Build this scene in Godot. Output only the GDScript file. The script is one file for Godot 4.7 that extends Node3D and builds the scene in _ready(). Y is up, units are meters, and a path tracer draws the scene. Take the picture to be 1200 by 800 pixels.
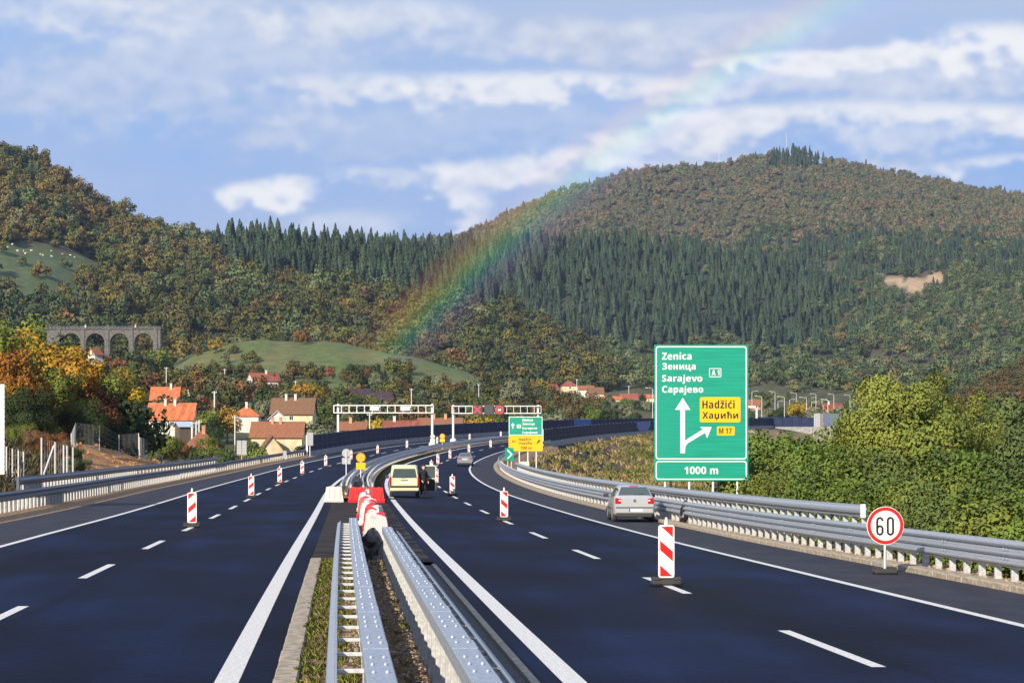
extends Node3D
# A dual carriageway through a wooded valley. x right, y up, -z ahead; the camera stands 8 m above the zero level over the median.
const FP := 2400.0          # focal length of the photograph in its own pixels (1200 wide)
const CAM := 8.0
var M := {}
var used := {}
var rng := RandomNumberGenerator.new()
var nz := FastNoiseLite.new()
var nz2 := FastNoiseLite.new()
# the road's centreline, one entry per metre from RS0
const RS0 := -60
const RS1 := 780
var RX := PackedFloat32Array()
var RD := PackedFloat32Array()
var RT := PackedFloat32Array()
var RZ := PackedFloat32Array()
var RE := PackedFloat32Array()

const SUN_AZ := 0.495      # shadows run this far right of straight ahead
const SUN_EL := 0.435
const RAIN_R := 41.2
const RAIN_A0 := -56.0
const RAIN_A1 := -22.0

func _ready() -> void:
	rng.seed = 4242
	nz.seed = 5
	nz.frequency = 0.02
	nz.fractal_octaves = 4
	nz2.seed = 8
	nz2.frequency = 0.03
	nz2.fractal_octaves = 4
	# camera: level, its lens shifted up so that uprights stay upright
	var cam := Camera3D.new()
	cam.name = "camera"
	cam.projection = Camera3D.PROJECTION_FRUSTUM
	cam.near = 1.0
	cam.far = 12000.0
	cam.size = 800.0 / FP
	cam.frustum_offset = Vector2(0, 100.0 / FP)
	cam.position = Vector3(0, CAM, 0)
	add_child(cam)
	cam.current = true
	# sky, sun, air
	var env := Environment.new()
	env.background_mode = Environment.BG_SKY
	var sky := Sky.new()
	var sm := PanoramaSkyMaterial.new()
	sm.panorama = make_sky()
	sky.sky_material = sm
	env.sky = sky
	env.background_energy_multiplier = 0.66
	env.tonemap_mode = Environment.TONE_MAPPER_LINEAR
	env.tonemap_exposure = 1.46
	env.sdfgi_enabled = true
	env.ssao_enabled = true
	env.ssil_enabled = true
	env.fog_enabled = true
	env.fog_density = 0.00004
	env.fog_light_color = Color(0.72, 0.80, 1.0)
	var we := WorldEnvironment.new()
	we.name = "world"
	we.environment = env
	add_child(we)
	var sun := DirectionalLight3D.new()
	sun.name = "sun"
	sun.light_energy = 1.6
	sun.light_color = Color(1.0, 0.94, 0.84)
	sun.light_angular_distance = 0.5
	sun.shadow_enabled = true
	sun.directional_shadow_max_distance = 4000.0
	sun.basis = Basis.looking_at(Vector3(sin(SUN_AZ) * cos(SUN_EL), -sin(SUN_EL), -cos(SUN_AZ) * cos(SUN_EL)))
	add_child(sun)
	make_materials()
	for c: Array in [["slate_blue", 0.10, 0.13, 0.24], ["slate_green", 0.10, 0.15, 0.17], ["slate_dark", 0.05, 0.055, 0.065], ["sign_amber", 0.85, 0.45, 0.02], ["sign_wood", 0.55, 0.38, 0.12], ["signal_red", 0.75, 0.04, 0.05]]:
		mat(c[0], srgb(c[1], c[2], c[3]), 0.5)
	M.wood_wall = M.wood
	mat("wall_cream2", srgb(0.66, 0.58, 0.44), 0.9)
	make_road_table()
	make_ground()
	make_tree_kinds()
	make_forests()
	make_road()
	make_noise_walls()
	make_guardrails()
	make_village()
	make_gantries()
	make_poles()
	make_fences()
	make_trees()
	make_signs()
	make_beacons()
	make_barriers()
	make_vehicles()
	make_person()
	make_small()
	make_rainbow()


class MB:
	var st := SurfaceTool.new()
	var col := Color.WHITE
	func _init() -> void:
		st.begin(Mesh.PRIMITIVE_TRIANGLES)
		st.set_smooth_group(-1)
	func flat() -> void:
		st.set_smooth_group(-1)
	func smooth(g := 0) -> void:
		st.set_smooth_group(g)
	func tri(a: Vector3, b: Vector3, c: Vector3) -> void:   # counter-clockwise as seen from outside
		for p in [a, c, b]:
			st.set_color(col)
			st.add_vertex(p)
	func quad(a: Vector3, b: Vector3, c: Vector3, d: Vector3) -> void:
		tri(a, b, c)
		tri(a, c, d)
	func box(c: Vector3, s: Vector3, bs := Basis.IDENTITY, bev := 0.0) -> void:
		var h := s * 0.5
		var k := minf(bev, minf(h.x, minf(h.y, h.z)) * 0.9)
		var f := func(x: float, y: float, z: float) -> Vector3: return c + bs * Vector3(x, y, z)
		if k <= 0.0:
			var v: Array[Vector3] = []
			for i in 8:
				v.append(f.call(h.x if i & 1 else -h.x, h.y if i & 2 else -h.y, h.z if i & 4 else -h.z))
			quad(v[4], v[5], v[7], v[6])
			quad(v[1], v[0], v[2], v[3])
			quad(v[5], v[1], v[3], v[7])
			quad(v[0], v[4], v[6], v[2])
			quad(v[6], v[7], v[3], v[2])
			quad(v[0], v[1], v[5], v[4])
			return
		var q := h - Vector3(k, k, k)
		for a in 3:                                            # faces, edges and corners of a chamfered box
			var b := (a + 1) % 3
			var e := (a + 2) % 3
			for sg: float in [-1.0, 1.0]:
				var pts: Array[Vector3] = []
				for uv: Vector2 in [Vector2(-1, -1), Vector2(1, -1), Vector2(1, 1), Vector2(-1, 1)]:
					var p := Vector3()
					p[a] = sg * h[a]
					p[b] = uv.x * q[b]
					p[e] = uv.y * q[e]
					pts.append(c + bs * p)
				if sg > 0: quad(pts[0], pts[1], pts[2], pts[3])
				else: quad(pts[3], pts[2], pts[1], pts[0])
			for s1: float in [-1.0, 1.0]:
				for s2: float in [-1.0, 1.0]:                  # edges along a, between faces b and e
					var p0 := Vector3(); var p1 := Vector3(); var p2 := Vector3(); var p3 := Vector3()
					p0[a] = -q[a]; p1[a] = q[a]; p2[a] = q[a]; p3[a] = -q[a]
					p0[b] = s1 * h[b]; p1[b] = s1 * h[b]; p2[b] = s1 * q[b]; p3[b] = s1 * q[b]
					p0[e] = s2 * q[e]; p1[e] = s2 * q[e]; p2[e] = s2 * h[e]; p3[e] = s2 * h[e]
					_edge(c, bs, p0, p1, p2, p3, b, e, s1, s2)
		for i in 8:
			var sx := 1.0 if i & 1 else -1.0
			var sy := 1.0 if i & 2 else -1.0
			var sz := 1.0 if i & 4 else -1.0
			var pa: Vector3 = f.call(sx * h.x, sy * q.y, sz * q.z)
			var pb: Vector3 = f.call(sx * q.x, sy * h.y, sz * q.z)
			var pc: Vector3 = f.call(sx * q.x, sy * q.y, sz * h.z)
			if sx * sy * sz > 0: tri(pa, pb, pc)
			else: tri(pa, pc, pb)
	func _edge(c: Vector3, bs: Basis, p0: Vector3, p1: Vector3, p2: Vector3, p3: Vector3, b: int, e: int, s1: float, s2: float) -> void:
		var n := (p1 - p0).cross(p2 - p1)
		var out := Vector3()
		out[b] = s1
		out[e] = s2
		if n.dot(out) > 0: quad(c + bs * p0, c + bs * p1, c + bs * p2, c + bs * p3)
		else: quad(c + bs * p3, c + bs * p2, c + bs * p1, c + bs * p0)
	func tube(pts: Array, radii: Array, sides := 8, caps := true, g := 0) -> void:
		var rings: Array = []
		var ref := Vector3.UP
		var d0: Vector3 = (pts[pts.size() - 1] - pts[0]).normalized()
		if absf(d0.y) > 0.9: ref = Vector3.RIGHT
		for i in pts.size():
			var d: Vector3 = (pts[mini(i + 1, pts.size() - 1)] - pts[maxi(i - 1, 0)]).normalized()
			var x := ref.cross(d).normalized()
			var y := d.cross(x)
			var ring: Array[Vector3] = []
			for k in sides:
				var a := TAU * k / sides
				ring.append(pts[i] + (x * cos(a) + y * sin(a)) * radii[i])
			rings.append(ring)
		smooth(g)
		for i in pts.size() - 1:
			for k in sides:
				var k2 := (k + 1) % sides
				quad(rings[i][k], rings[i][k2], rings[i + 1][k2], rings[i + 1][k])
		flat()
		if caps:
			for k in range(1, sides - 1):
				tri(rings[0][0], rings[0][k + 1], rings[0][k])
				var l: Array = rings[pts.size() - 1]
				tri(l[0], l[k], l[k + 1])
	func extr(poly: PackedVector2Array, depth: float, xf := Transform3D.IDENTITY) -> void:   # a polygon in x, y (counter-clockwise), thick along z
		var idx := Geometry2D.triangulate_polygon(poly)
		var z := depth * 0.5
		var p2 := poly
		if Geometry2D.is_polygon_clockwise(poly):
			p2 = poly.duplicate()
			p2.reverse()
			idx = Geometry2D.triangulate_polygon(p2)
		for i in range(0, idx.size(), 3):
			var a := p2[idx[i]]; var b := p2[idx[i + 1]]; var c := p2[idx[i + 2]]
			if (b - a).cross(c - a) < 0:
				var t := b
				b = c
				c = t
			tri(xf * Vector3(a.x, a.y, z), xf * Vector3(b.x, b.y, z), xf * Vector3(c.x, c.y, z))
			tri(xf * Vector3(a.x, a.y, -z), xf * Vector3(c.x, c.y, -z), xf * Vector3(b.x, b.y, -z))
		for i in p2.size():
			var a := p2[i]; var b := p2[(i + 1) % p2.size()]
			quad(xf * Vector3(a.x, a.y, z), xf * Vector3(a.x, a.y, -z), xf * Vector3(b.x, b.y, -z), xf * Vector3(b.x, b.y, z))
	func stroke(line: PackedVector2Array, width: float, depth: float, xf := Transform3D.IDENTITY) -> void:   # a pen stroke along a line, closed if its ends meet
		var n := line.size()
		var ring := line[0].distance_to(line[n - 1]) < width * 0.2
		var l := PackedVector2Array()
		var r := PackedVector2Array()
		for i in n:
			var a := line[i - 1] if i > 0 else (line[n - 2] if ring else line[0])
			var b := line[i + 1] if i < n - 1 else (line[1] if ring else line[n - 1])
			var d := (b - a).normalized().orthogonal() * width * 0.5
			l.append(line[i] + d)
			r.append(line[i] - d)
		for i in n - 1: extr(PackedVector2Array([l[i], l[i + 1], r[i + 1], r[i]]), depth, xf)
	func done() -> ArrayMesh:
		st.generate_normals()
		return st.commit()


func numbered(n: String) -> String:
	if not used.has(n):
		used[n] = 0
		return n
	used[n] += 1
	return "%s_%03d" % [n, used[n]]

func thing(called: String, label: String, category: String, at := Vector3.ZERO, turn := 0.0, group := "") -> Node3D:
	var o := Node3D.new()
	o.name = numbered(called)
	add_child(o, true)
	o.position = at
	o.rotation.y = turn
	tag(o, label, category, group)
	return o

func tag(o: Node3D, label: String, category: String, group := "", kind := "") -> void:
	o.set_meta("label", label)
	if category: o.set_meta("category", category)
	if group: o.set_meta("group", group)
	if kind: o.set_meta("kind", kind)

func obj(called: String, mesh: Mesh, m: Material, parent: Node3D = null, at := Vector3.ZERO, turn := 0.0) -> MeshInstance3D:
	var o := MeshInstance3D.new()
	o.name = numbered(called) if parent == null else called
	o.mesh = mesh
	o.material_override = m
	(parent if parent else self).add_child(o, true)
	o.position = at
	o.rotation.y = turn
	return o

func struct(called: String, mesh: Mesh, m: Material, label := "") -> MeshInstance3D:
	var o := obj(called, mesh, m)
	o.set_meta("kind", "structure")
	if label: o.set_meta("label", label)
	return o

func copy(o: Node3D, called: String, label: String, at: Vector3, turn := 0.0) -> Node3D:
	var c: Node3D = o.duplicate()
	c.name = numbered(called)
	add_child(c, true)
	c.position = at
	c.rotation.y = turn
	c.set_meta("label", label)
	return c

func ordinal(i: int) -> String:
	var w := ["first", "second", "third", "fourth", "fifth", "sixth", "seventh", "eighth", "ninth", "tenth", "eleventh", "twelfth", "thirteenth", "fourteenth", "fifteenth", "sixteenth", "seventeenth", "eighteenth", "nineteenth"]
	if i < 19: return w[i]
	var n := i + 1
	var tens := ["", "", "twenty", "thirty", "forty", "fifty", "sixty", "seventy", "eighty", "ninety"]
	var tenth := ["", "", "twentieth", "thirtieth", "fortieth", "fiftieth", "sixtieth", "seventieth", "eightieth", "ninetieth"]
	return tenth[n / 10] if n % 10 == 0 else tens[n / 10] + "-" + w[n % 10 - 1]

# ---------------------------------------------------------------- materials
func srgb(r: float, g: float, b: float) -> Color:           # a real-world (linear) base colour as albedo_color wants it
	return Color(r, g, b).linear_to_srgb()

func ntex(freq: float, lo: Color, hi: Color, oct := 4, sd := 1, kind := FastNoiseLite.TYPE_SIMPLEX_SMOOTH, size := 512) -> NoiseTexture2D:
	var n := FastNoiseLite.new()
	n.noise_type = kind
	n.seed = sd
	n.frequency = freq
	n.fractal_octaves = oct
	var t := NoiseTexture2D.new()
	t.width = size
	t.height = size
	t.seamless = true
	t.noise = n
	var g := Gradient.new()
	g.offsets = PackedFloat32Array([0.15, 0.85])
	g.colors = PackedColorArray([lo, hi])
	t.color_ramp = g
	return t

func mat(called: String, c: Color, rough := 0.8, metal := 0.0, vcol := false) -> StandardMaterial3D:
	var m := StandardMaterial3D.new()
	m.resource_name = called
	m.albedo_color = c
	m.roughness = rough
	m.metallic = metal
	m.vertex_color_use_as_albedo = vcol
	M[called] = m
	return m

func grain(m: StandardMaterial3D, t: Texture2D, scale: Vector3, fine: Texture2D = null, bump: Texture2D = null, depth := 1.0) -> StandardMaterial3D:
	m.uv1_triplanar = true
	m.uv1_world_triplanar = true
	m.uv1_scale = scale
	m.albedo_texture = t
	if fine:
		m.detail_enabled = true
		m.detail_albedo = fine
		m.detail_blend_mode = BaseMaterial3D.BLEND_MODE_MUL
		m.detail_uv_layer = BaseMaterial3D.DETAIL_UV_2
		m.uv2_triplanar = true
		m.uv2_world_triplanar = true
	if bump:
		m.heightmap_enabled = true
		m.heightmap_texture = bump
		m.heightmap_scale = depth
	return m

func grey(v: float) -> Color:
	return Color(v, v, v)

func make_materials() -> void:
	var speck := ntex(0.35, grey(0.68), grey(1.0), 2, 3)
	var coarse := ntex(0.35, grey(0.42), grey(1.0), 3, 4)
	var cloudy := ntex(0.012, grey(0.84), grey(1.0), 5, 5)
	var patchy := ntex(0.02, grey(0.74), grey(1.0), 5, 7)
	var a := mat("asphalt", srgb(0.0125, 0.027, 0.115), 0.62, 0.0, true)
	grain(a, ntex(0.008, Color(0.42, 0.42, 0.45), Color(1, 1, 1), 6, 11), Vector3(0.045, 0.045, 0.022), coarse, coarse, 1.2)
	a.uv2_scale = Vector3(0.36, 0.36, 0.36)
	a.metallic_specular = 0.15
	a = mat("shoulder", srgb(0.068, 0.07, 0.105), 0.75)
	grain(a, ntex(0.012, Color(0.70, 0.70, 0.72), Color(1, 1, 1), 5, 13), Vector3(0.12, 0.12, 0.06), coarse, coarse, 1.2)
	a.uv2_scale = Vector3(0.36, 0.36, 0.36)
	a.metallic_specular = 0.35
	a = mat("crossing", srgb(0.135, 0.128, 0.128), 0.85)
	grain(a, ntex(0.016, Color(0.26, 0.26, 0.28), Color(1, 0.98, 0.95), 6, 17), Vector3(0.05, 0.2, 0.3), speck, speck, 0.6)
	a.uv2_scale = Vector3(1.7, 1.7, 1.7)
	a.metallic_specular = 0.22
	grain(mat("paint", srgb(0.78, 0.78, 0.76), 0.6), ntex(0.05, grey(0.82), grey(1.0), 4, 19), Vector3(0.6, 0.6, 0.6))
	grain(mat("kerb", srgb(0.66, 0.57, 0.45), 0.9), patchy, Vector3(0.5, 0.5, 0.5), speck).uv2_scale = Vector3(1.5, 1.5, 1.5)
	grain(mat("concrete", srgb(0.34, 0.34, 0.35), 0.9), cloudy, Vector3(0.15, 0.15, 0.15))
	grain(mat("gutter", srgb(0.085, 0.083, 0.08), 0.9), patchy, Vector3(0.8, 0.8, 0.8))
	grain(mat("soil", srgb(0.40, 0.25, 0.14), 0.95), ntex(0.03, Color(0.5, 0.46, 0.42), Color(1, 1, 1), 5, 23), Vector3(0.35, 0.35, 0.35), speck, speck, 1.2).uv2_scale = Vector3(0.7, 0.7, 0.7)
	grain(mat("verge", srgb(0.66, 0.43, 0.23), 0.95), ntex(0.03, Color(0.6, 0.58, 0.55), Color(1, 1, 1), 5, 29), Vector3(0.3, 0.3, 0.3), speck).uv2_scale = Vector3(0.7, 0.7, 0.7)
	var g := mat("ground", Color.WHITE, 0.95, 0.0, true)
	grain(g, ntex(0.02, grey(0.72), grey(1.0), 6, 31), Vector3(0.11, 0.11, 0.11), ntex(0.02, grey(0.78), grey(1.0), 5, 37), ntex(0.05, grey(0), grey(1), 5, 41), 12.0)
	g.uv2_scale = Vector3(0.013, 0.013, 0.013)
	var st := mat("steel", srgb(0.43, 0.49, 0.58), 0.42, 0.3)
	grain(st, ntex(0.03, grey(0.82), grey(1.0), 4, 43), Vector3(0.9, 0.9, 0.9))
	st = mat("dark_shaded_steel", srgb(0.13, 0.16, 0.22), 0.45, 0.3)  # darker copy of the steel: shade on the left rails put into its colour
	grain(st, ntex(0.03, grey(0.82), grey(1.0), 4, 43), Vector3(0.9, 0.9, 0.9))
	grain(mat("post_steel", srgb(0.58, 0.60, 0.62), 0.55, 0.1), ntex(0.03, grey(0.82), grey(1.0), 4, 47), Vector3(0.9, 0.9, 0.9))
	mat("white_steel", srgb(0.62, 0.64, 0.66), 0.5)
	mat("pole", srgb(0.55, 0.56, 0.57), 0.5)
	grain(mat("sign_green", srgb(0.0, 0.32, 0.22), 0.45), ntex(0.02, grey(0.86), grey(1.0), 3, 53), Vector3(0.03, 1.6, 0.03))
	mat("sign_yellow", srgb(0.76, 0.45, 0.0), 0.45)
	mat("sign_orange", srgb(0.88, 0.30, 0.02), 0.45)
	mat("white", srgb(0.74, 0.75, 0.75), 0.5)
	mat("red", srgb(0.56, 0.010, 0.008), 0.45)
	mat("black", srgb(0.012, 0.012, 0.014), 0.6)
	mat("rubber", srgb(0.035, 0.035, 0.037), 0.85)
	mat("back_grey", srgb(0.40, 0.42, 0.45), 0.5, 0.3)
	mat("blue", srgb(0.02, 0.07, 0.40), 0.4)
	mat("plastic_red", srgb(0.58, 0.016, 0.018), 0.4)
	mat("plastic_white", srgb(0.60, 0.53, 0.52), 0.45)
	mat("black_sheet", srgb(0.012, 0.012, 0.013), 0.32)
	grain(mat("noise_wall", srgb(0.017, 0.030, 0.085), 0.4), cloudy, Vector3(0.1, 0.1, 0.1))
	mat("noise_post", srgb(0.075, 0.09, 0.14), 0.5, 0.3)
	mat("accent_blue", srgb(0.03, 0.115, 0.42), 0.35)
	grain(mat("masonry", srgb(0.25, 0.24, 0.23), 0.95), ntex(0.03, grey(0.7), grey(1.0), 5, 59), Vector3(0.05, 0.05, 0.05), speck).uv2_scale = Vector3(0.12, 0.12, 0.12)
	grain(mat("wall_white", srgb(0.72, 0.70, 0.64), 0.9), cloudy, Vector3(0.08, 0.08, 0.08))
	grain(mat("wall_cream", srgb(0.72, 0.60, 0.40), 0.9), cloudy, Vector3(0.08, 0.08, 0.08))
	grain(mat("wall_pink", srgb(0.62, 0.30, 0.20), 0.9), cloudy, Vector3(0.08, 0.08, 0.08))
	grain(mat("wall_stone", srgb(0.45, 0.42, 0.38), 0.95), ntex(0.05, grey(0.4), grey(1.0), 4, 61), Vector3(0.12, 0.12, 0.12))
	var ribs := tile_texture(1.0)
	for r: Array in [["roof_orange", 0.88, 0.24, 0.09], ["roof_red", 0.44, 0.13, 0.075], ["roof_dark", 0.045, 0.045, 0.055], ["roof_plum", 0.07, 0.04, 0.06]]:
		var rm := mat(r[0], srgb(r[1], r[2], r[3]), 0.8)
		grain(rm, ribs, Vector3(0.5, 0.5, 0.5), patchy)
		rm.uv2_scale = Vector3(0.06, 0.06, 0.06)
	for r: Array in [["roof_old", 0.62, 0.27, 0.14], ["roof_brown", 0.42, 0.24, 0.14]]:
		var rm := mat(r[0], srgb(r[1], r[2], r[3]), 0.9)
		grain(rm, ntex(0.09, Color(0.5, 0.45, 0.42), Color(1, 1, 1), 3, 67), Vector3(0.14, 0.2, 0.14), ribs)
		rm.uv2_scale = Vector3(0.5, 0.5, 0.5)
	mat("roof_metal", srgb(0.50, 0.57, 0.66), 0.4, 0.3)
	mat("glass_dark", srgb(0.02, 0.025, 0.03), 0.12)
	mat("frame_brown", srgb(0.13, 0.07, 0.04), 0.7)
	mat("frame_white", srgb(0.7, 0.7, 0.68), 0.6)
	grain(mat("wood", srgb(0.16, 0.12, 0.09), 0.9), ntex(0.05, grey(0.6), grey(1.0), 4, 71), Vector3(2, 0.2, 2))
	grain(mat("bark", srgb(0.13, 0.10, 0.075), 0.95), ntex(0.05, grey(0.5), grey(1.0), 4, 73), Vector3(1.5, 0.3, 1.5))
	for c: Array in [["van_paint", 0.66, 0.635, 0.42, 0.1], ["silver_paint", 0.47, 0.49, 0.52, 0.35], ["grey_paint", 0.26, 0.27, 0.30, 0.4]]:
		var p := mat(c[0], srgb(c[1], c[2], c[3]), 0.35, c[4])
		p.clearcoat_enabled = true
		p.clearcoat = 0.7
		p.clearcoat_roughness = 0.08
	mat("trim", srgb(0.03, 0.03, 0.032), 0.7)
	mat("car_glass", srgb(0.06, 0.085, 0.095), 0.06)
	mat("tail_red", srgb(0.42, 0.008, 0.008), 0.2)
	mat("chrome", srgb(0.6, 0.6, 0.6), 0.25, 0.9)
	mat("skin", srgb(0.60, 0.36, 0.26), 0.6)
	mat("cloth_black", srgb(0.012, 0.012, 0.015), 0.9)
	mat("hair", srgb(0.03, 0.02, 0.015), 0.7)
	mat("wool", srgb(0.72, 0.68, 0.60), 0.95)
	mat("flower", srgb(0.80, 0.62, 0.02), 0.7)
	for t: Array in [["leaf_green", 0.12, 0.18, 0.034], ["leaf_dark", 0.040, 0.062, 0.022], ["leaf_olive", 0.155, 0.19, 0.038], ["leaf_yellow", 0.36, 0.27, 0.03], ["leaf_gold", 0.42, 0.24, 0.035], ["leaf_orange", 0.34, 0.15, 0.03], ["leaf_rust", 0.20, 0.09, 0.035], ["leaf_grey", 0.18, 0.20, 0.115], ["leaf_mid", 0.095, 0.13, 0.042], ["leaf_lime", 0.215, 0.25, 0.05], ["leaf_white", 1.0, 1.0, 1.0], ["leaf_dry", 0.20, 0.12, 0.065]]:
		var lm := mat(t[0], srgb(t[1], t[2], t[3]), 0.75, 0.0, true)
		lm.metallic_specular = 0.25
		if t[0] != "leaf_white":
			lm.backlight_enabled = true
			lm.backlight = Color(0.28, 0.28, 0.28)
	mat("bark_white", Color.WHITE, 0.95, 0.0, true)
	grain(mat("stone", srgb(0.42, 0.37, 0.30), 0.95, 0.0, true), cloudy, Vector3(0.5, 0.5, 0.5))

func tile_texture(_s: float) -> ImageTexture:                # rows of overlapping roof tiles: fine tone only
	var im := Image.create(256, 256, false, Image.FORMAT_RGB8)
	var r := RandomNumberGenerator.new()
	r.seed = 9
	for i in 8:
		for j in 8:
			var v := r.randf_range(0.85, 1.0)
			im.fill_rect(Rect2i(i * 32, j * 32, 32, 32), grey(v))
			im.fill_rect(Rect2i(i * 32, j * 32, 32, 5), grey(v * 0.72))
			im.fill_rect(Rect2i(i * 32, j * 32, 4, 32), grey(v * 0.8))
	return ImageTexture.create_from_image(im)

# ---------------------------------------------------------------- the road as a curve
func knot(xs: Array, ys: Array, x: float) -> float:
	if x <= xs[0]: return ys[0]
	for i in range(1, xs.size()):
		if x < xs[i]:
			return lerpf(ys[i - 1], ys[i], (x - xs[i - 1]) / (xs[i] - xs[i - 1]))
	return ys[ys.size() - 1]

func make_road_table() -> void:
	var ks := [0, 50, 90, 130, 170, 210, 250, 300, 360, 440, 540]
	var kv := [0.00015, 0.000117, -0.000043, 0.000535, 0.00054, 0.001232, 0.001328, 0.001278, 0.001182, 0.000997, 0.000986]
	var zt := [-2.366, -2.653, -2.947, -3.245, -3.516, -3.727, -3.893, -4.032, -4.126, -4.157, -4.136, -4.075, -3.955, -3.751, -3.476, -3.18, -2.906, -2.65, -2.398, -2.14, -1.879, -1.625, -1.385, -1.166, -0.965, -0.777, -0.598, -0.423]
	var n := RS1 - RS0 + 1
	for a: PackedFloat32Array in [RX, RD, RT, RZ, RE]: a.resize(n)
	RX.resize(n); RD.resize(n); RT.resize(n); RZ.resize(n); RE.resize(n)
	var th := -0.08729
	var x := 0.0732
	var d := 0.0
	for s in range(0, RS1 + 1):
		var i := s - RS0
		RX[i] = x
		RD[i] = d
		RT[i] = th
		var k := knot(ks, kv, s)
		var t2 := th + k
		x += sin((th + t2) * 0.5)
		d += cos((th + t2) * 0.5)
		th = t2
	for s in range(RS0, 0):
		RX[s - RS0] = 0.0732 + s * sin(-0.08729)
		RD[s - RS0] = s * cos(-0.08729)
		RT[s - RS0] = -0.08729
	for s in range(RS0, RS1 + 1):
		var z := 0.0
		if s < 0: z = -2.366 - 0.0145 * s
		elif s >= 540: z = -0.423 + 0.0075 * (s - 540)
		else:
			var j := int(s / 20.0)
			var t := (s - j * 20) / 20.0
			var p0: float = zt[maxi(j - 1, 0)] if j > 0 else zt[0] * 2 - zt[1]
			var p1: float = zt[j]
			var p2: float = zt[mini(j + 1, 27)]
			var p3: float = zt[mini(j + 2, 27)] if j < 26 else zt[27] * 2 - zt[26]
			z = 0.5 * (2 * p1 + (p2 - p0) * t + (2 * p0 - 5 * p1 + 4 * p2 - p3) * t * t + (3 * p1 - p0 - 3 * p2 + p3) * t * t * t)
		RZ[s - RS0] = z
		RE[s - RS0] = knot([0, 60, 120, 200, 300, 540], [0.0021, -0.0149, -0.019, -0.0089, -0.0138, -0.0046], s)

func rp(s: float, off: float, up := 0.0) -> Vector3:        # s metres along the road, off metres right of its reference line, up above its surface
	var f := clampf(s - RS0, 0.0, RX.size() - 1.001)
	var i := int(f)
	var t := f - i
	var th := lerpf(RT[i], RT[i + 1], t)
	return Vector3(lerpf(RX[i], RX[i + 1], t) + off * cos(th), CAM + lerpf(RZ[i], RZ[i + 1], t) + lerpf(RE[i], RE[i + 1], t) * off + up, -lerpf(RD[i], RD[i + 1], t) + off * sin(th))

func heading(s: float) -> float:                             # rotation.y of a thing that faces along the road
	var f := clampf(s - RS0, 0.0, RX.size() - 1.001)
	return -lerpf(RT[int(f)], RT[int(f) + 1], f - int(f))

func road_so(x: float, d: float) -> Vector3:                 # (s, off, level of the road's plane there)
	var s := clampf(d, RS0, RS1 - 2)
	var off := 0.0
	for k in 4:
		var i := int(s - RS0)
		var t := s - RS0 - i
		var th := lerpf(RT[i], RT[i + 1], t)
		var dx := x - lerpf(RX[i], RX[i + 1], t)
		var dd := d - lerpf(RD[i], RD[i + 1], t)
		s = clampf(s + dx * sin(th) + dd * cos(th), RS0, RS1 - 2)
		off = dx * cos(th) - dd * sin(th)
	var j := int(s - RS0)
	return Vector3(s, off, RZ[j] + RE[j] * clampf(off, -14, 14))

func sweep(b: MB, prof: PackedVector2Array, s0: float, s1: float, step: float, closed := false) -> void:
	var n := maxi(1, ceili((s1 - s0) / step))
	var last: Array[Vector3] = []
	for i in n + 1:
		var s := lerpf(s0, s1, float(i) / n)
		var row: Array[Vector3] = []
		for p in prof: row.append(rp(s, p.x, p.y))
		if i:
			for k in prof.size() if closed else prof.size() - 1:
				var k2 := (k + 1) % prof.size()
				b.quad(last[k], last[k2], row[k2], row[k])
		if closed and (i == 0 or i == n) and prof.size() <= 8:
			for k in range(1, prof.size() - 1):
				if i == 0: b.tri(row[0], row[k + 1], row[k])
				else: b.tri(row[0], row[k], row[k + 1])
		last = row

func strip(o0: float, o1: float, s0: float, s1: float, up: float, step := 3.0) -> ArrayMesh:
	var b := MB.new()
	b.smooth()
	sweep(b, PackedVector2Array([Vector2(o0, up), Vector2(o1, up)]), s0, s1, step)
	return b.done()

# ---------------------------------------------------------------- terrain
var hills := [
	{ "n": "left", "u": [-900, -400, 0, 60, 110, 180, 230, 270, 330, 420, 560, 700, 800, 900], "v": [60, 100, 180, 202, 238, 266, 280, 290, 294, 300, 330, 420, 470, 500], "dr": [1600, 1600], "dru": [0, 1], "df": [750, 780, 850, 1050, 1100], "dfu": [-400, 0, 200, 400, 700], "p": 1.35 },
	{ "n": "conifer", "u": [100, 200, 270, 330, 420, 500, 560, 640, 700, 800, 900, 960, 1000, 1050, 1100, 1150, 1250], "v": [420, 330, 288, 287, 288, 290, 290, 285, 285, 293, 307, 326, 353, 395, 430, 455, 480], "dr": [2250, 2250], "dru": [0, 1], "df": [1850, 1850], "dfu": [0, 1], "p": 1.0 },
	{ "n": "mountain", "u": [100, 300, 480, 540, 570, 640, 700, 745, 830, 900, 930, 960, 1040, 1100, 1160, 1200, 1400, 1800, 2400], "v": [350, 310, 286, 281, 265, 234, 213, 201, 198, 183, 178, 187, 204, 216, 226, 232, 262, 320, 400], "dr": [3300, 3300], "dru": [0, 1], "df": [2500, 2500, 1750, 1500, 1400], "dfu": [500, 840, 1060, 1260, 1500], "p": 1.0 },
	{ "n": "right", "u": [1050, 1100, 1145, 1200, 1300, 1600, 2400], "v": [520, 492, 464, 432, 400, 380, 400], "dr": [900, 900], "dru": [0, 1], "df": [640, 640], "dfu": [0, 1], "p": 1.0 },
	{ "n": "meadow", "u": [100, 180, 225, 270, 340, 400, 450, 510, 560, 610, 680, 760], "v": [470, 436, 410, 398, 394, 400, 412, 428, 442, 456, 474, 500], "dr": [930, 930], "dru": [0, 1], "df": [730, 730], "dfu": [0, 1], "p": 0.9 },
	{ "n": "village", "u": [-900, -200, 150, 250, 330, 420, 520, 640], "v": [425, 430, 442, 450, 463, 482, 500, 520], "dr": [730, 730], "dru": [0, 1], "df": [440, 440], "dfu": [0, 1], "p": 1.0 },
]
var _hill := ""
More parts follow.
